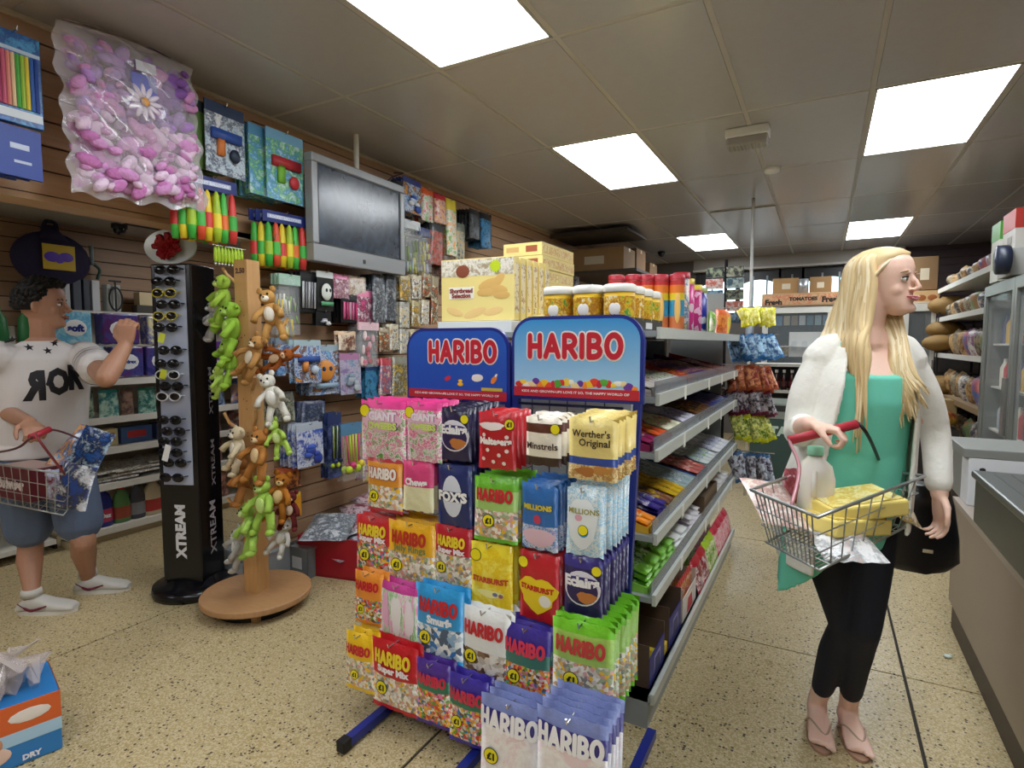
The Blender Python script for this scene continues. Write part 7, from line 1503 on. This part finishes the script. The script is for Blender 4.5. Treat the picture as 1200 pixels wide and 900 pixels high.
# leggings
LG = mat('leggings_navy', '0e1220', .8, bump=.08, bs=90); b = MB()
for h_, k_, a_ in ((hipR, kneeR, ankR), (hipL, kneeL, ankL)):
    limb(b, [h_, (h_+k_)/2+Fw*.01, k_], [.088, .069, .051]); limb(b, [k_, lerp(k_, a_, .35)-Fw*.012, lerp(k_, a_, .80)], [.051, .050, .037])
loft(b, [(c_hip-Z*.09, Lw, Fw, .160, .108, .122), (c_hip, Lw, Fw, .172, .112, .122), (c_hip+Z*.09, Lw, Fw, .14, .10, .10)])
remesh(b, 'leggings', .006, [LG], WR, 3)
# turquoise top: loose tunic, longer at the picture-left side
TQ = mat('top_turquoise', '6ccab2', .75, bump=.25, bs=14); b = MB()
hem = c_hip-Z*.10
def fold(t, a, k): return 1+a*math.sin(k*t)
R = []
secs = [(hem-Z*.10-Lw*.06, .130, .09, .11), (hem-Z*.02-Lw*.02, .165, .12, .13), (c_hip+Z*.02, .172, .13, .135), (c_waist, .148, .12, .105), (c_chest-Z*.04, .140, .135, .10), (c_chest+Z*.04, .134, .125, .095), (c_sho-Z*.05, .100, .098, .085)]
for i, (c_, a_, f_, k_) in enumerate(secs):
    ring = []
    for j in range(48):
        t = 2*PI*j/48; amp = .05*max(0, (3.5-i))/3.5; q = 1+amp*math.sin(7*t+i*.3)
        dz = (.13*(math.cos(t)+.2) if i == 0 else (-.03*max(0, math.sin(t))**2+.05*abs(math.cos(t))**3 if i == len(secs)-1 else 0))       # hem dips on the picture-left side
        ring.append(c_+Lw*(a_*q*math.cos(t))+Fw*((f_ if math.sin(t) > 0 else k_)*q*math.sin(t))+Z*dz)
    R.append(ring)
b.rings(R)
for s_ in (-1, 1): b.tube([c_sho+Lw*(s_*.078)+Z*-.06+Fw*.08, c_sho+Lw*(s_*.078)+Fw*.04+Z*.005, c_sho+Lw*(s_*.078)-Fw*.04], .016, 8)
tp_ = remesh(b, 'top', .006, [TQ], WR, 4)
# cardigan: open front, long sleeves, panels to the thigh
CD = mat('cardigan_cream', 'e6e4dc', .85, bump=.5, bs=26); b = MB()
def sleeve(mb, P, r): limb(mb, P, r, 16, 6)
sleeve(b, [shR+Lw*.012, (shR+elbR)/2-Lw*.012, elbR+Z*.0, lerp(elbR, wrR, .45)], [.050, .048, .045, .044])
sleeve(b, [shL-Lw*.012, (shL+elbL)/2+Lw*.01, elbL, lerp(elbL, wrL, .80)], [.050, .046, .042, .038])
def panel(mb, pts_top, th_=.012):
    """sheet through rows of points, given thickness"""
    rows_ = [catmull(r_, 5) for r_ in pts_top]; n = len(rows_[0]); V = []; F = []
    cols_ = [catmull([r_[i] for r_ in rows_], 5) for i in range(n)]; m = len(cols_[0])
    for c_ in cols_:
        for p_ in c_: V.append(p_)
    for i in range(n-1):
        for j in range(m-1): F.append((i*m+j, (i+1)*m+j, (i+1)*m+j+1, i*m+j+1))
    bm = bmesh.new(); vs = [bm.verts.new(v) for v in V]
    for f in F: bm.faces.new([vs[i] for i in f])
    bmesh.ops.recalc_face_normals(bm, faces=bm.faces[:]); bmesh.ops.solidify(bm, geom=bm.faces[:], thickness=th_)
    bm.verts.index_update(); mb.add([v.co.copy() for v in bm.verts], [tuple(v.index for v in f.verts) for f in bm.faces]); bm.free()
def cp(base, l, f_, z=0): return base+Lw*l+Fw*f_+Z*z
for s_ in (-1, 1):
    low = .66 if s_ < 0 else .80
    rowz = [(c_sho, .095, .135, .0), (c_chest, .125, .150, 0), (c_waist, .145, .158, 0), (c_hip, .160, .175, 0), (Vector((c_hip.x, c_hip.y, low)), .155, .18, 0)]
    rr_ = []
    for i, (c_, li, lo, _) in enumerate(rowz):
        fr_ = [.085, .135, .125, .145, .15][i]; bk = [.085, .115, .11, .14, .15][i]
        rr_.append([cp(c_, s_*li*.86, fr_*.92), cp(c_, s_*li*1.10, fr_*.5), cp(c_, s_*lo, .0), cp(c_, s_*li*1.0, -bk*.8), cp(c_, s_*.0, -bk)])
    panel(b, rr_)
# shoulders yoke
limb(b, [shR-Z*.015, c_sho-Lw*.10-Z*.005, c_sho-Lw*.07+Z*.02-Fw*.01], [.055, .052, .030]); limb(b, [shL-Z*.015, c_sho+Lw*.10-Z*.005, c_sho+Lw*.07+Z*.02-Fw*.01], [.055, .052, .030]); b.ell(c_sho-Fw*.06-Z*.06, (.12, .06, .09), 14, 9)
cdo = remesh(b, 'cardigan', .006, [CD], WR, 3)
# hair
HM = [mat('hair_blonde', (.72, .54, .28), .5, var=.10, bs=8), mat('hair_blonde_light', (.88, .74, .48), .45, var=.08, bs=8), mat('hair_blonde_deep', (.58, .42, .20), .55, var=.1, bs=8)]
b = MB(); rnd = random.Random(21)
def sk(th_, up):  # point on skull: th_ angle from face direction (+ = picture left side), up 0..1
    ww = {0: .076, 1: .078}[0]; z = .03+.19*up; rad = math.sqrt(max(.02, 1-max(0, (up-.45)/.60)**2.2))
    return PH(-.084*math.sin(th_)*rad, (.098*math.cos(th_) if math.cos(th_) > 0 else .108*math.cos(th_))*rad, z)
# front-left (camera side) and back mass
nl = 0
def lock(P, r, n=6):
    global nl
    Q = catmull(P, 5); N = len(Q); rr_ = [r*min(1, .45+2.2*i/N)*(1 if i < N*.72 else max(.10, 1-(i/N-.72)/.30)) for i in range(N)]
    b.tube(Q, rr_, 6, rnd.choice([0, 0, 1, 1, 2]), flat=.62); nl += 1
crown = PH(.0, .030, .222)
for i in range(150):     # camera side: th from 52 deg (temple) to 175 deg (back)
    u = rnd.random(); th_ = math.radians(lerp(84, 178, u)); side = 1
    st = PH(rnd.uniform(-.012, .004), lerp(.040, -.05, u)+rnd.uniform(-.01, .01), .212-.02*abs(u-.3)+rnd.uniform(-.002, .004))
    m1 = sk(th_, .78); m2 = sk(th_, .38)+Vector((rnd.uniform(-.006, .006), rnd.uniform(-.006, .006), 0))
    # fall line: picture-left for the back hair, centre for the temple hair
    ex = lerp(1012, 966, u)+rnd.uniform(-9, 9); ez = lerp(515, 485, u)+rnd.uniform(-34, 22); yd = lerp(1.96, 2.14, u)+rnd.uniform(-.01, .02)
    e_ = ony(ex, ez, yd); mid = ony(lerp(1014, 964, u)+rnd.uniform(-6, 6), 418+rnd.uniform(-8, 8), lerp(1.985, 2.15, u)); m3 = ony(lerp(1015, 975, u)+rnd.uniform(-5, 5), 378, lerp(2.03, 2.17, u))
    lock([st, m1, m2, m3, mid, e_], rnd.uniform(.010, .016))
for i in range(60):     # far side: over the far shoulder, then forward, curling out right
    u = rnd.random(); th_ = -math.radians(lerp(84, 170, u))
    st = PH(rnd.uniform(.0, .014), lerp(.045, -.045, u), .211+rnd.uniform(-.002, .003)); m1 = sk(th_, .78); m2 = sk(th_, .35)
    m3 = ony(lerp(1058, 1040, u)+rnd.uniform(-4, 4), 388, 2.12); mid = ony(lerp(1066, 1048, u)+rnd.uniform(-5, 5), 432, 2.06); ex = lerp(1086, 1052, u)+rnd.uniform(-5, 5)
    e_ = ony(ex, lerp(462, 490, u)+rnd.uniform(-15, 20), 2.03); lock([st, m1, m2, m3, mid, e_], rnd.uniform(.009, .014))
for i in range(30):     # front hairline swept back off the forehead
    s_ = 1 if i % 2 else -1; u = (i//2)/14*.45; x0_ = lerp(.004, .052, u); st = PH(0, .040-.01*u, .206); m1 = PH(-s_*x0_, lerp(.060, .048, u), lerp(.203, .180, u)); m2 = PH(-s_*.078, lerp(.034, .020, u), lerp(.150, .13, u))
    lock([st, m1, m2, PH(-s_*.084, .004, .10), PH(-s_*.082, -.01, .04)], rnd.uniform(.005, .007))
# cap under the locks
R = []
for z, w_, f_, k_ in HEADS[3:]:
    ring = []
    for j in range(28):
        t = 2*PI*j/28; y_ = math.sin(t); fr_ = (.050 if z < .14 else .060 if z < .165 else .072 if z < .18 else f_+.006) if y_ > 0 else k_+.012
        ring.append(PH((w_+.009)*math.cos(t), fr_*y_-(.012 if y_ > 0 and z < .165 else 0), z*1.015+.002))
    R.append(ring)
b.rings(R, 0)
b.build('hair', HM, WR, True)
# flip-flops
SO = mat('sandal_tan', 'a8846c', .6)
for g0, d, sd in (gR, gL):
    f_ = MB(); P = []
    for t in range(24):
        a = 2*PI*t/24; l_ = .125*math.cos(a); w_ = (.040+.008*math.cos(a))*math.sin(a); P.append(g0+d*(l_+.06)+sd*w_+Z*.001)
    f_.poly(P, Z*.010); so = f_.build('sandal', SO, WR)
    MB().tube(catmull([g0+d*.03+sd*.040+Z*.018, g0+d*.08+sd*.028+Z*.058, g0+d*.128-sd*.012+Z*.040, g0+d*.08-sd*.034+Z*.056, g0+d*.03-sd*.040+Z*.018], 4), .0035, 6).build('strap', mat('strap_pale', 'b89c88', .5), so, True)
# handbag at her far hip
hb_ = T('handbag', 'black shoulder bag hanging at the woman\'s far hip behind her hand', 'handbag', (0, 0, 0)); hc = ony(1078, 612, 2.30)
b = MB(); b.rings([[hc+Lw*(a_*math.cos(2*PI*j/24))+Fw*(.05*math.sin(2*PI*j/24))+Z*z for j in range(24)] for z, a_ in ((-.16, .02), (-.155, .09), (-.13, .125), (-.05, .12), (.06, .10), (.13, .08))]); b.build('bag_body', mat('bag_black', '101014', .35), hb_, True)
MB().tube(catmull([hc+Lw*.07+Z*.12, hc+Lw*.03+Z*.3, shL+Z*.055-Fw*.01, hc-Lw*.06-Fw*.06+Z*.3, hc-Lw*.07+Z*.12]), .007, 6).build('strap', mat('bag_black', '101014', .35), hb_, True); MB().box(tuple(hc+Fw*.05-Z*.08), (.03, .008, .012)).build('clasp', CHROME, hb_)
# ------------------------------------------------------------------ wire baskets
def wire_basket(label, cor, zr, depth, shrink, gripc, hpts, gl, col='b0b4b4', nw=14):
    """cor: four rim corners (xy), zr: rim height"""
    r = T('wire_basket', label, 'basket', (0, 0, 0)); m = mat('basket_wire', col, .3, .8)
    top = [Vector((x, y, zr)) for x, y in cor]; cc = sum(top, Vector())/4; bot = [cc+(p-cc)*shrink-Z*depth for p in top]
    MB().tube([lerp(top[i], top[(i+1) % 4], t/4) for i in range(4) for t in range(4)], .0048, 7, closed=True).build('rim', m, r, True)
    MB().tube([lerp(bot[i], bot[(i+1) % 4], t/4) for i in range(4) for t in range(4)], .004, 6, closed=True).build('bottom_ring', m, r, True)
    b = MB()
    for i in range(4):
        j = (i+1) % 4; n = nw if i % 2 == 0 else int(nw*.7)
        for k in range(1, n): b.tube([lerp(top[i], top[j], k/n), lerp(bot[i], bot[j], k/n)], .0017, 4)
    for h_ in (.33, .66):
        q = [lerp(top[i], bot[i], h_) for i in range(4)]
        for i in range(4): b.tube([q[i], q[(i+1) % 4]], .002, 4)
    for k in range(1, nw): b.tube([lerp(bot[0], bot[1], k/nw), lerp(bot[3], bot[2], k/nw)], .0017, 4)
    for k in range(1, 9): b.tube([lerp(bot[1], bot[2], k/9), lerp(bot[0], bot[3], k/9)], .0017, 4)
    stuff(b.build('wire_mesh', m, r))
    for P, c_ in hpts: MB().tube(catmull(P), .0048, 7).build('handle', mat('handle_'+c_, c_, .35, .4), r, True)
    MB().tube(gl, .013, 12).build('grip', mat('grip_red', gripc, .4), r, True)
    return r, cc, top, bot
g1, g2 = ony(925, 516, 1.77), ony(1004, 497, 1.84)
A_, B_, C_, D_ = (.27, 1.96), (-.02, 2.10), (-.27, 1.80), (.00, 1.50)
cA = ony(1084, 560, 1.93); cB = ony(975, 541, 2.02); cC = ony(872, 556, 1.72); cD = ony(946, 600, 1.50)
zr = .985
for nm_ in (0,): pass
cor = [tuple(onz(1084, 558, zr).xy), tuple(onz(974, 541, zr).xy), tuple(onz(880, 574, zr).xy), tuple(onz(958, 606, zr).xy)]
MW = wire_basket('wire shopping basket with red grip carried by the blonde woman', cor, zr, .15, .80, 'b02c3c', [
    ([Vector((*cor[3], zr))+(Vector((*cor[2], zr))-Vector((*cor[3], zr)))*.35, lerp(Vector((*cor[3], zr)), g1, .6), g1, g1+(g2-g1)*.1], 'b8848c'),
    ([g2-(g2-g1)*.1, g2+Z*.004, ony(1018, 512, 1.86), Vector((*cor[0], zr))+(Vector((*cor[1], zr))-Vector((*cor[0], zr)))*.42], '202024')], [g1, lerp(g1, g2, .5), g2])
ccW = MW[1]; botz = zr-.17
def inb(px, py, z): return onz(px, py, z)
def item(name, label, cat, px, py, z, fn, rot=(0, 0, 0)):
    p = inb(px, py, z); r = T(name, label, cat, tuple(p), rot); fn(r); return r
def milk(r):
    b = MB(); b.lathe([(.045, 0), (.052, .01), (.054, .10), (.045, .14), (.02, .165), (.019, .175)], n=20, sy=.85); b.build('body', mat('milk_white', 'ece8e0', .35, sss=.2), r, True)
    MB().lathe([(.022, .172), (.022, .195), (0, .197)], n=16, cap=False).build('cap', card('8cd0b0'), r, True); MB().tube(catmull([(-.0, -.047, .13), (0, -.062, .10), (0, -.050, .06)]), .008, 8).build('handle', mat('milk_white', 'ece8e0', .35), r, True)
item('milk_bottle', 'white milk bottle with pale green cap standing in the woman\'s basket', 'bottle', 953, 600, zr-.10, milk)
def bun(r):
    MB().box((0, 0, 0), (.22, .15, .045)).build('tray', card('ecd87c'), r, bevel=.006); MB().box((0, 0, .024), (.20, .13, .004)).build('film', printed('bun_film', ['f0dc74', 'e8c85c', 'f4e8a8', 'd8b84c', 'f4e48c'], 14, rough=.15), r)
bz = MW[0]
item('pastry_tray', 'flat yellow pastry tray lying across the woman\'s basket', 'food tray', 1000, 590, zr-.06, bun, (.06, -.12, .55))
item('pastry_tray', 'pale yellow pack under the pastry tray in the woman\'s basket', 'food tray', 985, 612, zr-.11, bun, (-.05, .1, .9))
def crisp(cs, w=.15, h=.19, t=.05):
    return lambda r: link('wrapper', bagmesh(w, h, t, [(1, 0)], [printed('cr_'+cs[0], list(cs), 20, rough=.2)], 7, 10, 3), r, (0, 0, h/2))
item('clear_food_bag', 'clear crinkled bag with pale food at the left end of the woman\'s basket', 'bag', 908, 590, zr-.06, crisp(('d8c8b8', 'ece8e4', 'c89c94', 'e8dcd0')), (-1.1, .2, .6))
item('red_drink_pack', 'dull red pack upright at the left end of the woman\'s basket', 'pack', 932, 578, zr-.05, crisp(('a04c54', '8c3c44', 'b8646c'), .09, .15, .06), (.1, .1, .5))
item('foil_pack', 'silver foil pack low in the woman\'s basket', 'pack', 985, 632, zr-.135, crisp(('c8ccd0', 'f0f0f0', 'a8acb0', 'd8b8a8'), .16, .2, .05), (-1.3, 0, .4))
item('wrapped_pack', 'yellow and brown pack at the right end of the woman\'s basket', 'pack', 1050, 590, zr-.10, crisp(('b89c6c', 'e8dcc0', '8c7c5c', 'e0b83c'), .12, .16, .06), (-.9, .4, .9))
# ------------------------------------------------------------------ the man
MR = T('person', 'dark haired man in a white printed T-shirt and grey blue shorts, reaching to the sunglasses', 'person', (0, 0, 0))
MV = 1.42
mv = Vector((-3.5, MV, 0)); vd = mv.normalized(); mS = Vector((-vd.y*-1, -vd.x*1, 0)); mS = Vector((-(-vd.y), -vd.x, 0)); 
mTo = Vector((-vd.x, -vd.y, 0)); mRt = Vector((vd.y, -vd.x, 0))     # towards camera, picture right (as seen from the camera)
ma = math.radians(16); Lm = (mRt*math.cos(ma)-mTo*math.sin(ma)).normalized(); Fm = (mTo*math.cos(ma)+mRt*math.sin(ma)).normalized()
m_hip = ony(55, 575, MV); m_hip.z = .84; m_waist = ony(52, 520, MV); m_chest = ony(52, 455, MV); m_sho = ony(52, 413, MV); m_neck = ony(50, 397, MV)
sR = m_sho-Lm*.185-Z*.02; sL = m_sho+Lm*.185-Z*.02
eR = ony(-2, 478, MV-.05); wR = ony(34, 496, MV-.27); eL = ony(124, 443, MV-.12); wL = ony(147, 405, MV-.02)
hR = m_hip-Lm*.09-Z*.03; hL = m_hip+Lm*.09-Z*.03
aR = Vector((-3.50, 1.33, .085)); aL = Vector((-3.50, 1.66, .085)); aR = onz(37, 698, .09); aL = onz(103, 675, .09)
kR = ony(36, 640, (aR.y+MV)/2); kL = ony(98, 635, (aL.y+MV)/2-.02)
b = MB()
def mtorso(mb, g=0):
    loft(mb, [(m_hip-Z*.09, Lm, Fm, .165+g, .11+g, .12+g), (m_hip, Lm, Fm, .17+g, .115+g, .12+g), (m_waist, Lm, Fm, .155+g, .11+g, .10+g), (m_chest, Lm, Fm, .185+g, .13+g, .11+g), (m_sho-Z*.03, Lm, Fm, .18+g, .10+g, .10+g), (m_sho+Z*.02, Lm, Fm, .12+g, .065+g, .075+g), (m_neck, Lm, Fm, .06+g*.3, .055+g*.3, .06+g*.3)])
mtorso(b)
limb(b, [m_neck-Z*.05, m_neck+Z*.01, m_neck+Z*.05+Fm*.01, m_neck+Z*.10+Fm*.01], [.062, .053, .053, .056])
limb(b, [sR, (sR+eR)/2, eR], [.055, .050, .041]); limb(b, [eR, lerp(eR, wR, .35), wR], [.042, .043, .029])
limb(b, [sL, (sL+eL)/2, eL], [.055, .050, .041]); limb(b, [eL, lerp(eL, wL, .35), wL], [.042, .043, .029])
for h_, k_, a_ in ((hR, kR, aR), (hL, kL, aL)): limb(b, [h_, (h_+k_)/2, k_], [.092, .080, .056]); limb(b, [k_, lerp(k_, a_, .32)-Fm*.015, lerp(k_, a_, .8), a_], [.056, .058, .038, .038])
hand(b, wL, Vector((.08, .04, 1)), mRt*.4-mTo*.6, -mRt, 1.05, (.9, .8, .95, 1.1), (.6, .5), .08, .0085)
gm = ony(50, 512, 1.12)
hand(b, wR, (gm-wR), -Z*.9-mRt*.1, mTo, 1.05, (.95, 1.0, 1.0, 1.05), (.9, 1.0), .05, .0085)
hm = math.radians(72); Fk = (mTo*math.cos(hm)+mRt*math.sin(hm)).normalized(); Lk = Vector((-Fk.y, Fk.x, 0)); MO = ony(50, 384, MV); MS_ = 1.07
PM = head(b, MO, Lk, Fk, (Z+Fk*.02).normalized(), MS_, 1.1, True)
remesh(b, 'body', .0048, [SKIN2], MR, 3)
face_parts(MR, PM, Lk, Fk, Z, MS_, '8c4c40', '2c2018', '1c1410', 0)
# T-shirt
TS_ = mat('tshirt_white', 'd4cecc', .8, bump=.25, bs=12); b = MB()
loft(b, [(m_hip-Z*.035, Lm, Fm, .200, .150, .145), (m_hip+Z*.03, Lm, Fm, .195, .150, .145), (m_waist, Lm, Fm, .182, .15, .135), (m_chest, Lm, Fm, .192, .15, .13), (m_sho-Z*.03, Lm, Fm, .182, .118, .115), (m_sho+Z*.025, Lm, Fm, .135, .082, .09), (m_neck-Z*.012, Lm, Fm, .082, .072, .078)])
limb(b, [sR+Lm*.01, lerp(sR, eR, .45), lerp(sR, eR, .72)], [.080, .082, .080]); limb(b, [sL-Lm*.01, lerp(sL, eL, .4), lerp(sL, eL, .62)], [.080, .080, .078])
ts = remesh(b, 'tshirt', .006, [TS_], MR, 4); tree = bvh(ts); INK = ink('1a1a22')
def onplane(px, py):
    d = ray(px, py); c0 = Vector((0, 0, CZ)); return c0+d*((m_chest+Fm*.14-c0).dot(Fm)/d.dot(Fm))-Fm*.14
def pt(s, px, py, h, m=INK, flip=False, off=.06):
    V, F, tw, th = TXT[(s, off)]; k = h/th; V = [((-x if flip else x)*k*.66, y*k) for x, y in V]; 
    if flip: F = [tuple(reversed(f)) for f in F]
    o_ = onplane(px, py)
    print_on(tree, V, F, o_, Lm, Z, Fm, m, MR, 'lettering')
pt('R', 40, 452, .15, flip=True); pt('.', 55, 450, .02); pt('O', 68, 447, .14); pt('.', 81, 445, .02); pt('R', 90, 442, .13)
star = [(math.cos(PI/2+k*PI/5)*(.020 if k % 2 == 0 else .008), math.sin(PI/2+k*PI/5)*(.020 if k % 2 == 0 else .008)) for k in range(10)]
for (px, py) in ((15, 398), (38, 407), (58, 411), (68, 402)):
    o_ = onplane(px, py); print_on(tree, star+[(0, 0)], [(10, i, (i+1) % 10) for i in range(10)], o_, Lm, Z, Fm, INK, MR, 'printed_star')
for (a_, e_, ts_) in ((sR, eR, (.55, .66)), (sL, eL, (.46, .56))):
    for t_ in ts_:
        c_ = lerp(a_, e_, t_); ax = (e_-a_).normalized(); u_ = ax.orthogonal().normalized(); v_ = ax.cross(u_); rr_ = .0875 if a_ is sR else .0865
        b = MB(); b.rings([[c_+ax*q+u_*(rr_*math.cos(2*PI*j/24))+v_*(rr_*math.sin(2*PI*j/24)) for j in range(24)] for q in (-.011, .011)], cap=False); b.build('sleeve_stripe', INK, MR, True)
# shorts
SHM = mat('shorts_greyblue', '5c6a84', .85, bump=.2, bs=30); b = MB()
loft(b, [(m_hip-Z*.11, Lm, Fm, .195, .14, .14), (m_hip, Lm, Fm, .19, .135, .135), (m_hip+Z*.08, Lm, Fm, .17, .12, .12)])
for h_, k_ in ((hR, kR), (hL, kL)): limb(b, [h_, lerp(h_, k_, .45), lerp(h_, k_, .78)], [.115, .112, .108])
remesh(b, 'shorts', .007, [SHM], MR, 3)
# shoes
SHW = mat('shoe_white', 'c8c4bc', .6)
def shoe(ank, d, nm):
    d = Vector(d).normalized(); sd = d.cross(Z); g0 = Vector((ank.x, ank.y, 0)); b = MB()
    S_ = [(-.065, .030, .030, .05), (-.045, .040, .055, .05), (.0, .042, .085, .05), (.04, .042, .080, .05), (.09, .046, .060, .05), (.14, .050, .045, .05), (.185, .046, .034, .05), (.21, .032, .022, .05)]
    loft(b, [(g0+d*x+Z*(.012+h_/2), sd, Z, w_, h_/2, h_/2) for x, w_, h_, _ in S_], 20, 2.6)
    o = remesh(b, 'shoe', .005, [SHW], MR, 2)
    s_ = MB(); P = [g0+d*(.073+.145*math.cos(2*PI*t/28))+sd*((.046+.004*math.cos(2*PI*t/28))*math.sin(2*PI*t/28)) for t in range(28)]; s_.poly(P, Z*.02); s_.build('sole', mat('sole_white', 'd8d4cc', .5), o)
    l_ = MB()
    for k in range(5): x = .03+.022*k; zz = .088-.010*k; l_.tube([g0+d*x+sd*.028+Z*(zz-.012), g0+d*x+Z*(zz+.002), g0+d*x-sd*.028+Z*(zz-.012)], .003, 5)
    l_.build('laces', mat('lace_white', 'e0dcd4', .7), o)
    for q in (-1, 1): MB().tube(catmull([g0+d*-.04+sd*(q*.0425)+Z*.065, g0+d*.01+sd*(q*.0475)+Z*.035, g0+d*.04+sd*(q*.049)+Z*.034, g0+d*.10+sd*(q*.050)+Z*.052], 4), [.003]*3+[.008]*5+[.006]*3+[.004]*2, 6, flat=.5).build('side_stripe', mat('stripe_wine', '6c1c34', .5), o, True)
    MB().tube([ank+Z*.0, ank+Z*.035], [.046, .044], 14).build('sock_cuff', SHW, o, True)
shoe(aR, (onz(80, 716, 0)-Vector((aR.x, aR.y, 0))), 'R'); shoe(aL, (onz(162, 690, 0)-Vector((aL.x, aL.y, 0))), 'L')
# hair
b = MB(); rnd = random.Random(8); HD = [mat('hair_black', (.010, .009, .009), .6, spec=.25), mat('hair_brown', (.02, .015, .012), .6, spec=.25)]
for i in range(420):
    u = rnd.random(); v = rnd.random(); th_ = rnd.uniform(-PI, PI); up = rnd.uniform(.40, 1.0)
    if abs(th_) < math.radians(66) and up < .84: continue
    if abs(th_) < math.radians(100) and up < .52: continue
    z = .03+.19*up; rad = math.sqrt(max(.02, 1-max(0, (up-.45)/.60)**2.2)); x = -.076*math.sin(th_)*rad; y = (.090 if math.cos(th_) > 0 else .100)*math.cos(th_)*rad
    p0 = PM(x, y, z); o_ = PM(0, 0, .11); n_ = (p0-o_).normalized(); ln = .034 if up > .7 else .016
    dr = (Fk*(.9 if up > .75 else -.3)+Z*(.25 if up > .75 else -.9)+n_*.35+Lk*rnd.uniform(-.25, .25)).normalized()
    b.tube([p0-n_*.006, p0+n_*.008, p0+n_*.008+dr*ln*.6, p0+n_*.004+dr*ln], [.015, .015, .012, .004], 5, rnd.choice([0, 0, 1]), flat=.6)
R = []
for z, w_, f_, k_ in HEADS[4:]:
    ring = []
    for j in range(28):
        t = 2*PI*j/28; y_ = math.sin(t); fr_ = (.015 if z < .155 else (.07 if z < .18 else f_+.012)) if y_ > 0 else k_+.010
        if z < .12: fr_ = fr_ if y_ < 0 else .004
        ring.append(PM((w_+.011)*math.cos(t), fr_*y_-(.018 if z < .12 else 0), z*1.03+.004))
    R.append(ring)
b.rings(R, 0); b.build('hair', HD, MR, True)
# his basket and what is in it
cz = .835
corM = [tuple(onz(112, 522, cz).xy), tuple(onz(20, 508, cz).xy), tuple(onz(-60, 535, cz).xy), tuple(onz(76, 556, cz).xy)]
MM = wire_basket('wire basket with dark red grip held by the man in shorts', corM, cz, .19, .90, '8c2434', [
    ([Vector((*corM[0], cz)), lerp(Vector((*corM[0], cz)), ony(58, 500, 1.16), .75), ony(54, 503, 1.15)], '8c3c44'), ([Vector((*corM[3], cz)), lerp(Vector((*corM[3], cz)), ony(40, 508, 1.05), .8), ony(42, 508, 1.08)], '8c3c44'), ([Vector((*corM[2], cz)), ony(10, 528, 1.05), ony(38, 512, 1.08)], '5c3438')],
    [ony(36, 512, 1.08), ony(47, 508, 1.12), ony(58, 503, 1.16)], 'a8a4a0')
bcx = T('beer_carton', 'dark red drinks carton with white script in the man\'s basket', 'carton', tuple(onz(32, 575, cz-.15)), (0, 0, math.atan2(corM[3][1]-corM[2][1], corM[3][0]-corM[2][0])))
MB().box((0, .02, .045), (.27, .15, .15)).build('carton', card('5c1424'), bcx, bevel=.004); MB().box((-.0, .02, .121), (.26, .14, .002)).build('top_panel', card('a88c84'), bcx); letters('Budweiser', .21, .055, ink('d8ccc8'), bcx, (-.01, -.056, .045), off=.06, eps=.001)
def pkx(name, label, px, py, z, cs, w, h, t, rot): 
    r = T(name, label, 'pack', tuple(onz(px, py, z)), rot); link('wrapper', bagmesh(w, h, t, [(1, 0)], [printed('mx_'+cs[0], list(cs), 14, rough=.25)], 7, 10, 3), r, (0, 0, h/2))
pkx('snack_bag', 'bright blue snack bag with orange print sticking out of the man\'s basket', 92, 530, cz+.02, ('2c7cb8', '48a0d0', 'e8a03c', '2468a8', 'd8e4f0'), .17, .24, .05, (-.5, .5, .5))
pkx('snack_bag', 'dark blue snack bag leaning out at the right end of the man\'s basket', 106, 528, cz+.03, ('1c3474', '2c5ca8', '101c40', 'b8d0e8'), .13, .22, .05, (.1, .45, 1.0))
pkx('snack_bag', 'black and blue pack upright inside the right end of the man\'s basket', 88, 570, cz-.09, ('14161c', '24448c', '2c2c34', 'c8c8cc'), .14, .2, .05, (-.1, .25, .6))
pkx('blue_pack', 'small blue and white pack beside the red drinks carton', 62, 568, cz-.09, ('2c3464', 'b8c0d8', '6c1c2c'), .06, .14, .05, (0, 0, .6))
